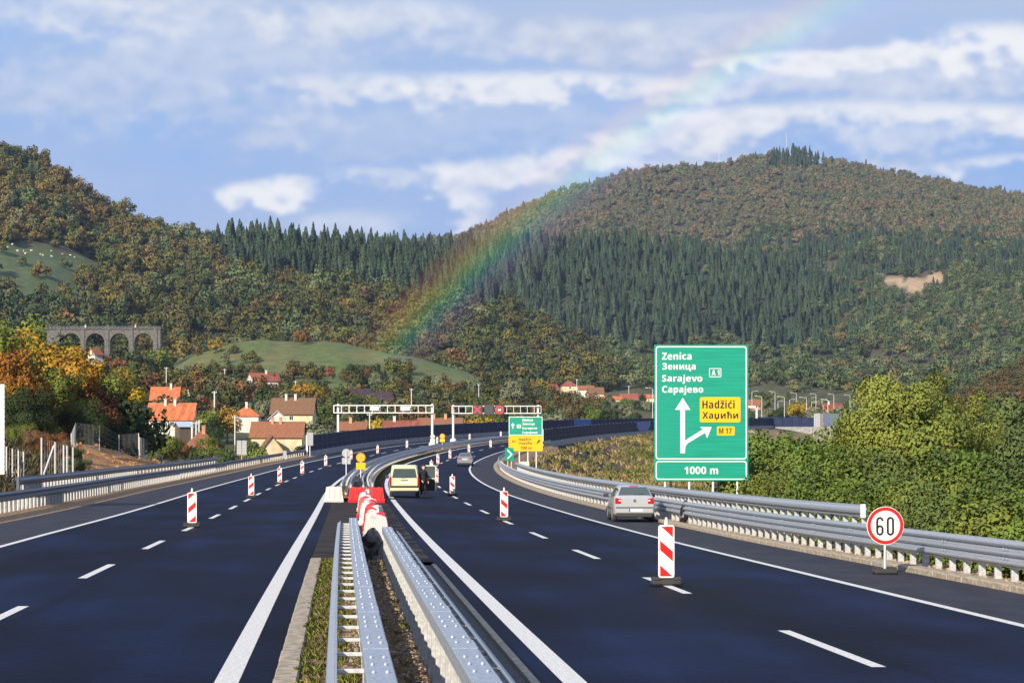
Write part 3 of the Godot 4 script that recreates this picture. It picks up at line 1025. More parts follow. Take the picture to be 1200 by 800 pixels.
func make_road() -> void:
	struct("left_shoulder", strip(-11.35, -8.72, -40, 700, 0.0), M.shoulder, "grey hard shoulder along the left carriageway")
	var lc := struct("left_carriageway", lanes(-8.72, -0.72, [-6.85, -3.1]), M.asphalt, "dark blue-black asphalt of the left carriageway")
	var rc := struct("right_carriageway", lanes(2.02, 9.78, [4.25, 7.85]), M.asphalt, "dark blue-black asphalt of the right carriageway")
	struct("right_shoulder", strip(9.78, 12.08, -40, 700, 0.0), M.shoulder, "grey hard shoulder along the right carriageway")
	struct("median_crossing", strip(-0.72, 2.02, 46.5, 104.0, 0.0), M.crossing, "worn asphalt crossing through the median, streaked with dust")
	obj("edge_line", strip(-1.345, -1.09, -30, 640, 0.004), M.paint, lc)
	obj("edge_line", strip(-8.73, -8.55, -30, 640, 0.004), M.paint, lc)
	obj("edge_line", strip(2.295, 2.55, -30, 108.5, 0.004), M.paint, rc)
	obj("edge_line", strip(2.295, 2.55, 111.5, 640, 0.004), M.paint, rc)
	obj("edge_line", strip(9.58, 9.765, -30, 640, 0.004), M.paint, rc)
	for k in range(-1, 34):
		var s := 25.25 + 12.85 * k
		obj("lane_dash", strip(5.965, 6.135, s - 2.5, s + 2.5, 0.004, 2.5), M.paint, rc)
	for k in range(-2, 34):
		var s := 42.2 + 12.2 * k
		obj("lane_dash", strip(-5.05, -4.88, s - 2.5, s + 2.5, 0.004, 2.5), M.paint, lc)
	# the median
	var b := MB.new()
	b.smooth()
	sweep(b, PackedVector2Array([Vector2(-0.46, 0.06), Vector2(-0.2, 0.10), Vector2(0.3, 0.02), Vector2(0.7, 0.0), Vector2(1.1, 0.06), Vector2(1.42, 0.05)]), -40, 46.4, 1.0)
	struct("median_soil", b.done(), M.soil, "brown soil strip of the near median between two kerbs")
	b = MB.new()
	sweep(b, PackedVector2Array([Vector2(1.42, 0.0), Vector2(1.42, 0.055), Vector2(1.90, 0.04), Vector2(1.90, 0.0)]), -40, 44.2, 2.0)
	struct("drain_gutter", b.done(), M.gutter, "grey concrete gutter beside the near median")
	b = MB.new()
	sweep(b, PackedVector2Array([Vector2(-0.5, 0.05), Vector2(-0.2, 0.16), Vector2(1.4, 0.16), Vector2(1.87, 0.05)]), 104.2, 640, 3.0)
	struct("far_median_soil", b.done(), M.verge, "grassy soil strip of the far median")
	for e: Array in [[-0.74, -0.5, 0.11, M.kerb, "concrete kerb at the left edge of the far median"], [1.44, 1.60, 0.27, M.wall_cream2, "pale cream concrete edging beside the right rail of the far median"], [1.86, 1.99, 0.08, M.gutter, "dark kerb at the right edge of the far median"]]:
		b = MB.new()
		sweep(b, PackedVector2Array([Vector2(e[0], 0.0), Vector2(e[0], e[2]), Vector2(e[1], e[2]), Vector2(e[1], 0.0)]), 104.2, 640, 3.0)
		tag(struct("median_kerb", b.done(), e[3]), e[4], "", "", "structure")
	# kerbs of single stones
	var stone := MB.new()
	stone.box(Vector3(0, 0.03, 0), Vector3(0.25, 0.17, 0.985), Basis.IDENTITY, 0.02)
	var sm := stone.done()
	var kerb := thing("kerb", "low concrete kerb of single stones left of the near median soil", "kerb", Vector3.ZERO)
	kerb.set_meta("kind", "structure")
	for k in 62:
		var s := -14.0 + k * 0.985
		if s > 46.0: break
		obj("kerb_stone", sm, M.kerb, kerb, rp(s, -0.585 + rng.randf_range(-0.004, 0.004), rng.randf_range(-0.004, 0.004)), heading(s) + rng.randf_range(-0.004, 0.004))
	b = MB.new()
	sweep(b, PackedVector2Array([Vector2(1.905, 0.0), Vector2(1.905, 0.075), Vector2(2.0, 0.07), Vector2(2.0, 0.0)]), -40, 44.2, 1.5)
	struct("gutter_kerb", b.done(), M.kerb, "thin tan kerb between gutter and right carriageway")
	var rk := MB.new()
	rk.box(Vector3(0, 0.02, 0), Vector3(0.34, 0.2, 0.985), Basis.IDENTITY, 0.025)
	var rm := rk.done()
	kerb = thing("kerb", "tan concrete kerb of single stones below the right guardrail", "kerb", Vector3.ZERO)
	kerb.set_meta("kind", "structure")
	for k in 70:
		var s := 26.0 + k * 0.985
		obj("kerb_stone", rm, M.kerb, kerb, rp(s, 12.27, rng.randf_range(-0.005, 0.005)), heading(s) + rng.randf_range(-0.005, 0.005))
	b = MB.new()
	sweep(b, PackedVector2Array([Vector2(12.10, 0.0), Vector2(12.10, 0.12), Vector2(12.44, 0.12), Vector2(12.44, 0.0)]), 94.9, 330, 3.0)
	obj("far_kerb", b.done(), M.kerb, kerb)
	# verges
	b = MB.new()
	b.smooth()
	sweep(b, PackedVector2Array([Vector2(12.44, 0.10), Vector2(13.2, 0.06), Vector2(14.2, -0.35), Vector2(15.5, -1.2)]), -40, 325, 3.0)
	struct("right_verge", b.done(), M.verge, "sandy verge behind the right kerb")
	b = MB.new()
	b.smooth()
	sweep(b, PackedVector2Array([Vector2(-15.0, -0.10), Vector2(-13.6, 0.04), Vector2(-12.6, 0.10), Vector2(-11.7, 0.07), Vector2(-11.35, 0.0)]), -40, 256, 3.0)
	struct("left_verge", b.done(), M.verge, "orange-brown earth verge below the left guardrail")

# ---------------------------------------------------------------- guardrails
func wave(face: float, bottom: float, tall: float, waves: int, side: float, deep := 0.075) -> PackedVector2Array:   # closed section of a corrugated beam facing side
	var front := PackedVector2Array()
	var n := waves * 6
	for i in n + 1:
		var f := float(i) / n
		front.append(Vector2(face + side * deep * clampf(0.5 - 0.75 * cos(f * TAU * waves), 0.0, 1.0), bottom + tall * f))
	var out := PackedVector2Array()
	if side < 0:                                              # up the left face, down the back
		out.append_array(front)
		for i in range(n, -1, -1): out.append(front[i] + Vector2(0.014, 0))
	else:
		for i in range(0, n + 1): out.append(front[i] - Vector2(0.014, 0))
		for i in range(n, -1, -1): out.append(front[i])
	return out

func post_mesh(h: float, w := 0.12, deep := 0.07) -> ArrayMesh:   # a C-section steel post
	var b := MB.new()
	b.box(Vector3(0, h * 0.5 - 0.2, deep * 0.5), Vector3(w, h + 0.4, 0.012))
	b.box(Vector3(-w * 0.5, h * 0.5 - 0.2, 0.0), Vector3(0.012, h + 0.4, deep))
	b.box(Vector3(w * 0.5, h * 0.5 - 0.2, 0.0), Vector3(0.012, h + 0.4, deep))
	return b.done()

func beam(called: String, prof: PackedVector2Array, s0: float, s1: float, m: Material, parent: Node3D, step := 4.0) -> void:
	var b := MB.new()
	sweep(b, prof, s0, s1, step, true)
	obj(called, b.done(), m, parent)

func seams(t: Node3D, off: float, y: float, s0: float, s1: float, m: Material) -> void:      # lapped beam ends every four metres, with bolts
	var b := MB.new()
	var s := s0
	while s < s1:
		var c := rp(s, off, y)
		var bs := Basis(Vector3.UP, heading(s))
		for k in [-0.09, 0.09]:
			for q in [-0.1, 0.1]:
				b.box(c + bs * Vector3(0, k, q), Vector3(0.03, 0.03, 0.03), bs)
		s += 4.0
	var o := obj("bolts", b.done(), m, t)
	o.set_meta("kind", "stuff")

func make_guardrails() -> void:
	# right: a three-wave beam on close posts, a second beam behind and above
	var t := thing("guardrail", "long galvanised guardrail curving along the right shoulder, three-wave beam on close posts", "guardrail")
	beam("beam", wave(12.62, 0.36, 0.52, 3, -1.0), 26, 330, M.steel, t)
	var pm := post_mesh(0.86)
	var s := 27.0
	while s < 205.0:
		obj("post", pm, M.post_steel, t, rp(s, 12.74), heading(s))
		s += 1.0 if s < 100.0 else 1.5
	seams(t, 12.545, 0.62, 30, 120, M.steel)
	t = thing("guardrail", "upper guardrail standing behind the right beam, ending beside the speed sign", "guardrail")
	beam("beam", wave(13.3, 0.97, 0.32, 1, -1.0, 0.10), 51.5, 176, M.steel, t)
	var b := MB.new()
	b.box(Vector3(0, 0, 0), Vector3(0.14, 0.36, 0.1), Basis.IDENTITY, 0.02)
	obj("end_cap", b.done(), M.white_steel, t, rp(51.4, 13.24, 1.13), heading(51))
	pm = post_mesh(1.2)
	s = 52.0
	while s < 176.0:
		obj("post", pm, M.post_steel, t, rp(s, 13.42), heading(s))
		s += 1.0 if s < 100.0 else 1.5
	# left: the same pair facing the other way
	t = thing("guardrail", "long grey guardrail along the left shoulder on close pale posts", "guardrail")
	beam("beam", wave(-12.5, 0.52, 0.36, 2, 1.0), 60, 256, M.dark_shaded_steel, t)
	pm = post_mesh(0.86)
	s = 61.0
	while s < 255.0:
		obj("post", pm, M.post_steel, t, rp(s, -12.6), heading(s) + PI)
		s += 1.0 if s < 150.0 else 2.0
	t = thing("guardrail", "upper grey guardrail behind the left one, its square end in front of a wire fence", "guardrail")
	beam("beam", wave(-13.2, 0.98, 0.34, 1, 1.0, 0.10), 84, 186, M.dark_shaded_steel, t)
	b = MB.new()
	b.box(Vector3(0, 0, 0), Vector3(0.13, 0.75, 0.12), Basis.IDENTITY, 0.02)
	obj("end_post", b.done(), M.dark_shaded_steel, t, rp(83.9, -13.18, 0.95), heading(84))
	pm = post_mesh(1.2)
	s = 85.0
	while s < 186.0:
		obj("post", pm, M.post_steel, t, rp(s, -13.35), heading(s) + PI)
		s += 1.0 if s < 130.0 else 2.0
	# near median: a capped rail with a lower beam held off on rungs, on either side of the soil
	for k: Array in [[0.255, -1.0, 53.0, "near median guardrail on the left, flat bolted top with rungs to a lower beam"], [0.985, 1.0, 46.2, "near median guardrail on the right, flat bolted top over a row of plates"]]:
		var o: float = k[0]
		var sd: float = k[1]
		var gap := 0.36 if sd < 0.0 else 0.23
		var o2 := o + sd * gap
		t = thing("guardrail", k[3], "guardrail")
		b = MB.new()
		sweep(b, PackedVector2Array([Vector2(o - 0.108, 0.66), Vector2(o - 0.108, 0.79), Vector2(o - 0.098, 0.80), Vector2(o + 0.098, 0.80), Vector2(o + 0.108, 0.79), Vector2(o + 0.108, 0.66), Vector2(o + 0.09, 0.66), Vector2(o + 0.09, 0.78), Vector2(o - 0.09, 0.78), Vector2(o - 0.09, 0.66)]), -8, k[2], 2.0, true)
		obj("top_rail", b.done(), M.steel, t)
		beam("beam", wave(o2 - sd * 0.03, 0.45, 0.31, 2, sd, 0.07), -8, k[2] - 1.2, M.steel, t, 2.0)
		var rung := MB.new()
		rung.box(Vector3(0, 0, 0), Vector3(gap - 0.09, 0.035, 0.05), Basis.IDENTITY, 0.006)
		var rg := rung.done()
		var bolt := MB.new()
		bolt.tube([Vector3.ZERO, Vector3(0, 0.014, 0), Vector3(0, 0.02, 0)], [0.017, 0.017, 0.008], 8)
		var bm := bolt.done()
		var lap := MB.new()
		lap.box(Vector3(0, 0, 0), Vector3(0.21, 0.012, 0.62), Basis.IDENTITY, 0.003)
		var lm := lap.done()
		pm = post_mesh(0.74, 0.14, 0.08)
		s = 9.0
		while s < k[2] - 0.5:
			obj("post", pm, M.post_steel, t, rp(s, o - sd * 0.02), heading(s) + (PI if sd < 0 else 0.0))
			s += 1.35 if sd < 0 else 0.9
		s = 9.2
		while s < k[2] - 1.4:
			obj("rung", rg, M.post_steel, t, rp(s, o + sd * (gap * 0.5 + 0.035), 0.70), heading(s))
			s += 1.35
		s = 9.0
		var i := 0
		while s < k[2] - 0.6:
			if i % 5 == 0: obj("splice_plate", lm, M.steel, t, rp(s, o, 0.803), heading(s))
			for p: float in [-0.05, 0.05]: obj("bolt", bm, M.steel, t, rp(s + [0.1, -0.1, 0.25, 0.0, -0.25][i % 5], o + p, 0.809 if i % 5 == 0 else 0.80), heading(s))
			s += 0.8
			i += 1
	# far median: two double rails
	var fm := post_mesh(0.7)
	for k: Array in [[-0.25, -1.0, "far median guardrail facing the left carriageway behind the barriers"], [1.35, 1.0, "far median guardrail facing the right carriageway behind the parked van"]]:
		t = thing("guardrail", k[2], "guardrail")
		var o: float = k[0]
		var sd: float = k[1]
		beam("beam", wave(o, 0.50, 0.31, 2, sd), 110, 640, M.steel, t)
		beam("inner_beam", wave(o - sd * 0.45, 0.55, 0.31, 2, -sd), 106, 640, M.steel, t)
		for q: Array in [[o, 110.0, sd], [o - sd * 0.45, 106.0, -sd]]:        # flared ends
			b = MB.new()
			b.tube([rp(q[1] + 0.1, q[0] + q[2] * 0.03, 0.52), rp(q[1] - 0.2, q[0] + q[2] * 0.03, 0.66), rp(q[1] + 0.1, q[0] + q[2] * 0.03, 0.82)], [0.05, 0.1, 0.05], 8)
			obj("end_piece", b.done(), M.steel, t)
		s = 110.5
		while s < 260.0:
			obj("post", fm, M.post_steel, t, rp(s, o - sd * 0.2), heading(s))
			s += 2.0

# ---------------------------------------------------------------- noise walls
func make_noise_walls() -> void:
	var pb := MB.new()
	pb.box(Vector3(0, 1.0, 0), Vector3(0.10, 2.0, 3.86))
	for k in 8:
		pb.box(Vector3(0, 1.0, -1.69 + k * 0.483), Vector3(0.19, 1.96, 0.16), Basis.IDENTITY, 0.03)
	pb.box(Vector3(0, 1.98, 0), Vector3(0.2, 0.06, 3.86))
	pb.box(Vector3(0, 0.75, 0), Vector3(0.2, 0.04, 3.86))
	var panel := pb.done()
	var qb := MB.new()
	qb.box(Vector3(0, 0.75, 0), Vector3(0.24, 2.6, 0.14))
	var post := qb.done()
	for w: Array in [[-12.25, 255.0, 690.0, "left", 475.4, 490.2], [12.18, 323.0, 690.0, "right", 432.2, 446.8]]:
		var o: float = w[0]
		var t := thing("noise_wall", "long dark navy ribbed noise wall along the outer edge of the %s carriageway" % w[3], "noise wall")
		var b := MB.new()
		var sd := signf(o)
		var sec := PackedVector2Array([Vector2(o - 0.25, -0.2), Vector2(o - 0.22, 0.58), Vector2(o + 0.22, 0.58), Vector2(o + 0.25, -0.4 if sd > 0 else -0.2)])
		if sd < 0: sec = PackedVector2Array([Vector2(o - 0.25, -0.9), Vector2(o - 0.22, 0.58), Vector2(o + 0.22, 0.58), Vector2(o + 0.25, -0.2)])
		sweep(b, sec, w[1], w[2], 4.0)
		obj("concrete_parapet", b.done(), M.concrete, t)
		var s: float = w[1]
		var i := 0
		while s < w[2] - 4.0:
			obj("post", post, M.noise_post, t, rp(s, o, 0.6), heading(s))
			obj("wall_panel", panel, M.noise_wall, t, rp(s + 2.0, o, 0.6), heading(s + 2.0))
			s += 4.0
			i += 1
		obj("end_post", post, M.white_steel, t, rp(w[1] - 0.3, o, 0.6), heading(w[1]))
		# a stepped light blue field, wide above and narrow below, on either face
		b = MB.new()
		var n := 14
		for k in n:
			var f := (k + 0.5) / n
			var deep := clampf(0.3 + 1.7 * (1.0 - absf(f - 0.5) * 2.0), 0.0, 1.0)
			deep = ceilf(deep * 5.0) / 5.0
			var ss := lerpf(w[4], w[5], f)
			b.box(rp(ss, o, 0.6 + 2.0 - deep * 0.97), Vector3(0.25, 1.9 * deep, absf(w[5] - w[4]) / n * 0.98), Basis(Vector3.UP, heading(ss)))
		obj("blue_field", b.done(), M.accent_blue, t)
	# the coloured wall of another road, beyond the bushes on the right
	var t := thing("noise_wall", "lower noise wall of grey, blue and tan panels beyond the bushes on the right", "noise wall", gp(0, 0) * 0.0)
	var x0 := ux(955, 520)
	for k in 13:
		var b := MB.new()
		var x := x0 + k * 0.80
		for j in 2: b.box(Vector3(x + j * 0.4, CAM + 1.7, -520), Vector3(0.38, 3.4, 0.12), Basis.IDENTITY, 0.03)
		obj("wall_panel", b.done(), [M.back_grey, M.back_grey, M.wall_stone, M.slate_blue, M.slate_blue, M.slate_green, M.slate_green, M.slate_green, M.slate_green, M.wall_stone, M.wall_stone, M.wall_stone, M.wall_stone][k], t)
	var fb := MB.new()
	fb.box(Vector3(x0 + 5.0, CAM - 4.0, -520), Vector3(11.0, 8.0, 0.5))
	obj("retaining_wall", fb.done(), M.concrete, t)
	t = thing("noise_wall", "low dark navy wall beyond the bushes just right of the green sign", "noise wall")
	for k in 7:
		var b := MB.new()
		b.box(Vector3(ux(884, 560) + 1.3 + k * 2.6, CAM + 1.3, -560), Vector3(2.55, 2.6, 0.15), Basis.IDENTITY, 0.04)
		obj("wall_panel", b.done(), M.noise_wall, t)
	fb = MB.new()
	fb.box(Vector3(ux(884, 560) + 9.0, CAM - 4.0, -560), Vector3(18.5, 8.0, 0.4))
	obj("retaining_wall", fb.done(), M.concrete, t)

# ---------------------------------------------------------------- beacons and plastic barriers
func make_beacons() -> void:
	var protos := []
	for sd: float in [1.0, -1.0]:
		var t := thing("traffic_beacon", "", "traffic beacon", Vector3.ZERO, 0.0, "red and white beacons along the lane dashes")
		var b := MB.new()
		var w := 0.15
		var outline := PackedVector2Array()
		for q: Array in [[w - 0.05, 0.19, -90.0], [w - 0.05, 1.08, 0.0], [-w + 0.05, 1.08, 90.0], [-w + 0.05, 0.19, 180.0]]:
			for k in 5:
				var a := deg_to_rad(q[2] + k * 22.5)
				outline.append(Vector2(q[0] + 0.05 * cos(a), q[1] + 0.05 * sin(a)))
		b.extr(outline, 0.05)
		obj("board", b.done(), M.white, t)
		for poly: PackedVector2Array in [PackedVector2Array([Vector2(-0.10, 1.10), Vector2(0.12, 1.10), Vector2(0.12, 0.90)]), PackedVector2Array([Vector2(-0.12, 0.84), Vector2(-0.12, 0.66), Vector2(0.12, 0.45), Vector2(0.12, 0.63)]), PackedVector2Array([Vector2(-0.12, 0.38), Vector2(-0.12, 0.17), Vector2(0.11, 0.17)])]:
			b = MB.new()
			var pp := PackedVector2Array()
			for p in poly: pp.append(Vector2(p.x * sd, p.y))
			b.extr(pp, 0.056)
			obj("stripe", b.done(), M.red, t)
		b = MB.new()
		b.tube([Vector3(0, 1.1, 0), Vector3(0, 1.17, 0), Vector3(0, 1.22, 0), Vector3(0, 1.27, 0)], [0.05, 0.035, 0.03, 0.022], 8)
		obj("handle", b.done(), M.white, t)
		b = MB.new()
		b.box(Vector3(0, 0.055, 0), Vector3(0.56, 0.11, 0.32), Basis.IDENTITY, 0.035)
		b.box(Vector3(0.19, 0.125, 0), Vector3(0.16, 0.05, 0.3), Basis.IDENTITY, 0.015)
		b.box(Vector3(-0.19, 0.125, 0), Vector3(0.16, 0.05, 0.3), Basis.IDENTITY, 0.015)
		obj("foot", b.done(), M.rubber, t)
		protos.append(t)
	var rows := [[0, 6.05, [38.0, 78.0, 118.4, 149.2, 184.6, 221.2, 248.2, 278.4, 306.8, 340.0], "right"], [1, -4.96, [67.4, 107.4, 142.6, 174.8, 208.4, 239.2, 267.6, 296.6, 325.0, 354.6, 382.6], "left"]]
	for r in rows:
		for i in r[2].size():
			var s: float = r[2][i]
			var lab := "striped beacon on a rubber foot, %s along the dashes of the %s carriageway" % [["nearest", "second nearest"][i] if i < 2 else ordinal(i), r[3]]
			var o: Node3D = protos[r[0]]
			if i: o = copy(o, "traffic_beacon", lab, Vector3.ZERO)
			else: o.set_meta("label", lab)
			o.position = rp(s, r[1], 0.004)
			o.rotation.y = heading(s) + rng.randf_range(-0.12, 0.12)

func barrier_mesh() -> Array:
	var b := MB.new()
	# a road barrier: broad foot, waist and narrow head, its ends leaning in, with ribs down its sides
	var last: Array[Vector3] = []
	for q: Vector3 in [Vector3(0.23, 0.0, 0.50), Vector3(0.24, 0.12, 0.51), Vector3(0.19, 0.22, 0.47), Vector3(0.13, 0.70, 0.41), Vector3(0.115, 0.78, 0.40), Vector3(0.08, 0.80, 0.37)]:
		var row: Array[Vector3] = [Vector3(q.x, q.y, q.z), Vector3(q.x, q.y, -q.z), Vector3(-q.x, q.y, -q.z), Vector3(-q.x, q.y, q.z)]
		if last:
			for k in 4: b.quad(last[k], last[(k + 1) % 4], row[(k + 1) % 4], row[k])
		last = row
	b.quad(last[0], last[1], last[2], last[3])
	var r := MB.new()
	for k: float in [-0.28, 0.0, 0.28]:
		for sd: float in [-1.0, 1.0]:
			r.box(Vector3(sd * 0.165, 0.46, k), Vector3(0.05, 0.50, 0.12), Basis(Vector3.BACK, sd * 0.12), 0.02)
	for k: float in [-0.2, 0.2]:
		r.box(Vector3(0, 0.80, k), Vector3(0.12, 0.05, 0.14), Basis.IDENTITY, 0.02)
	return [b.done(), r.done()]

func make_barriers() -> void:
	var bm := barrier_mesh()
	var n := 15
	for i in n:
		var s := 55.2 + i * 2.75
		var red := i % 2 == 1
		var t := thing("plastic_barrier", "%s plastic road barrier, %s from the near end of the median chain" % ["red" if red else "white", ordinal(i)], "road barrier", rp(s, 0.93 - 0.006 * i + 0.12 * sin(i * 1.9), 0.0), heading(s) + rng.randf_range(-0.16, 0.16), "plastic barriers across the median crossing")
		t.scale = Vector3(1.1, 1.0, 1.2)
		obj("body", bm[0], M.plastic_red if red else M.plastic_white, t)
		obj("rib", bm[1], M.plastic_red if red else M.plastic_white, t)
	for k: Array in [[102.0, -0.62, false, "white plastic road barrier standing crosswise left of the red ones"], [101.8, 0.55, true, "red plastic road barrier standing crosswise, left of the crosswise pair"], [101.9, 1.42, true, "red plastic road barrier standing crosswise, right of the crosswise pair"]]:
		var t := thing("plastic_barrier", k[3], "road barrier", rp(k[0], k[1]), heading(k[0]) + PI / 2, "plastic barriers across the median crossing")
		obj("body", bm[0], M.plastic_red if k[2] else M.plastic_white, t)
		obj("rib", bm[1], M.plastic_red if k[2] else M.plastic_white, t)
		t.scale = Vector3(1.0, 0.95, 0.95)
	sheet_mound("black_sheet", "crumpled black plastic sheet between the near median guardrail ends", rp(46.4, 0.66), Vector3(0.32, 0.78, 0.5), 5)
	sheet_mound("black_sheet", "black plastic sheet over the far median guardrail ends behind the red barriers", rp(107.5, 0.55), Vector3(0.5, 1.25, 1.6), 6)
	sheet_mound("wrapped_post", "short post wrapped in black plastic at the right guardrail beside the silver hatchback", rp(75.6, 12.66, 0.12), Vector3(0.24, 0.82, 0.22), 7)

func sheet_mound(called: String, label: String, at: Vector3, r: Vector3, sd: int) -> void:
	var q := RandomNumberGenerator.new()
	q.seed = sd
	var b := MB.new()
	var rings := 7
	var seg := 13
	var pts := []
	for i in rings + 1:
		var row := []
		var f := float(i) / rings
		for k in seg:
			var a := TAU * k / seg
			var rad := (cos(f * PI * 0.5) * 0.75 + 0.25 * (1.0 - f)) * q.randf_range(0.78, 1.15)
			row.append(at + Vector3(cos(a) * rad * r.x, sin(f * PI * 0.5) * r.y * q.randf_range(0.93, 1.03), sin(a) * rad * r.z))
		pts.append(row)
	for i in rings:
		for k in seg:
			var k2 := (k + 1) % seg
			b.quad(pts[i][k2], pts[i][k], pts[i + 1][k], pts[i + 1][k2])
	tag(obj(called, b.done(), M.black_sheet), label, "plastic sheet")

# ---------------------------------------------------------------- signs and gantries
func lettering(t: Node3D, words: String, x0: float, x1: float, y0: float, y1: float, z: float, m: Material) -> void:   # a line of text fitted between x0..x1 and y0..y1 of the sign's face
	var tm := TextMesh.new()
	var f := SystemFont.new()
	f.font_names = PackedStringArray(["Droid Sans"])
	f.font_weight = 700
	tm.font = f
	tm.text = words
	tm.font_size = 64
	tm.pixel_size = 0.01
	tm.depth = 0.1
	tm.curve_step = 2.0
	var ab := tm.get_aabb()
	var o := obj("lettering", tm, m, t)
	var k := Vector3((x1 - x0) / ab.size.x, (y1 - y0) / ab.size.y, 0.08)
	o.scale = k
	o.position = Vector3(x0 - ab.position.x * k.x, y0 - ab.position.y * k.y, z + 0.004)

func rounded(x0: float, y0: float, x1: float, y1: float, r: float) -> PackedVector2Array:
	var out := PackedVector2Array()
	for q: Array in [[x1 - r, y0 + r, -90.0], [x1 - r, y1 - r, 0.0], [x0 + r, y1 - r, 90.0], [x0 + r, y0 + r, 180.0]]:
		for k in 5:
			var a := deg_to_rad(q[2] + k * 22.5)
			out.append(Vector2(q[0] + r * cos(a), q[1] + r * sin(a)))
	return out

func plate(t: Node3D, called: String, x0: float, y0: float, x1: float, y1: float, r: float, z: float, thick: float, m: Material) -> void:
	var b := MB.new()
	b.extr(rounded(x0, y0, x1, y1, r), thick, Transform3D(Basis.IDENTITY, Vector3(0, 0, z - thick * 0.5)))
	obj(called, b.done(), m, t)

func border(t: Node3D, x0: float, y0: float, x1: float, y1: float, r: float, w: float, z: float, m: Material) -> void:
	var o := rounded(x0, y0, x1, y1, r)
	var n := rounded(x0 + w, y0 + w, x1 - w, y1 - w, maxf(r - w, w * 0.3))
	var b := MB.new()
	for i in o.size():
		var j := (i + 1) % o.size()
		b.extr(PackedVector2Array([o[i], o[j], n[j], n[i]]), 0.006, Transform3D(Basis.IDENTITY, Vector3(0, 0, z + 0.001)))
	obj("border", b.done(), m, t)

func pole(t: Node3D, x: float, y0: float, y1: float, rad: float, z: float, m: Material, called := "post") -> void:
	var b := MB.new()
	b.tube([Vector3(x, y0, z), Vector3(x, y1, z)], [rad, rad], 10)
	obj(called, b.done(), m, t)

func arrow(t: Node3D, poly: PackedVector2Array, z: float, m: Material) -> void:
	var b := MB.new()
	b.extr(poly, 0.006, Transform3D(Basis.IDENTITY, Vector3(0, 0, z + 0.001)))
	obj("arrow", b.done(), m, t)

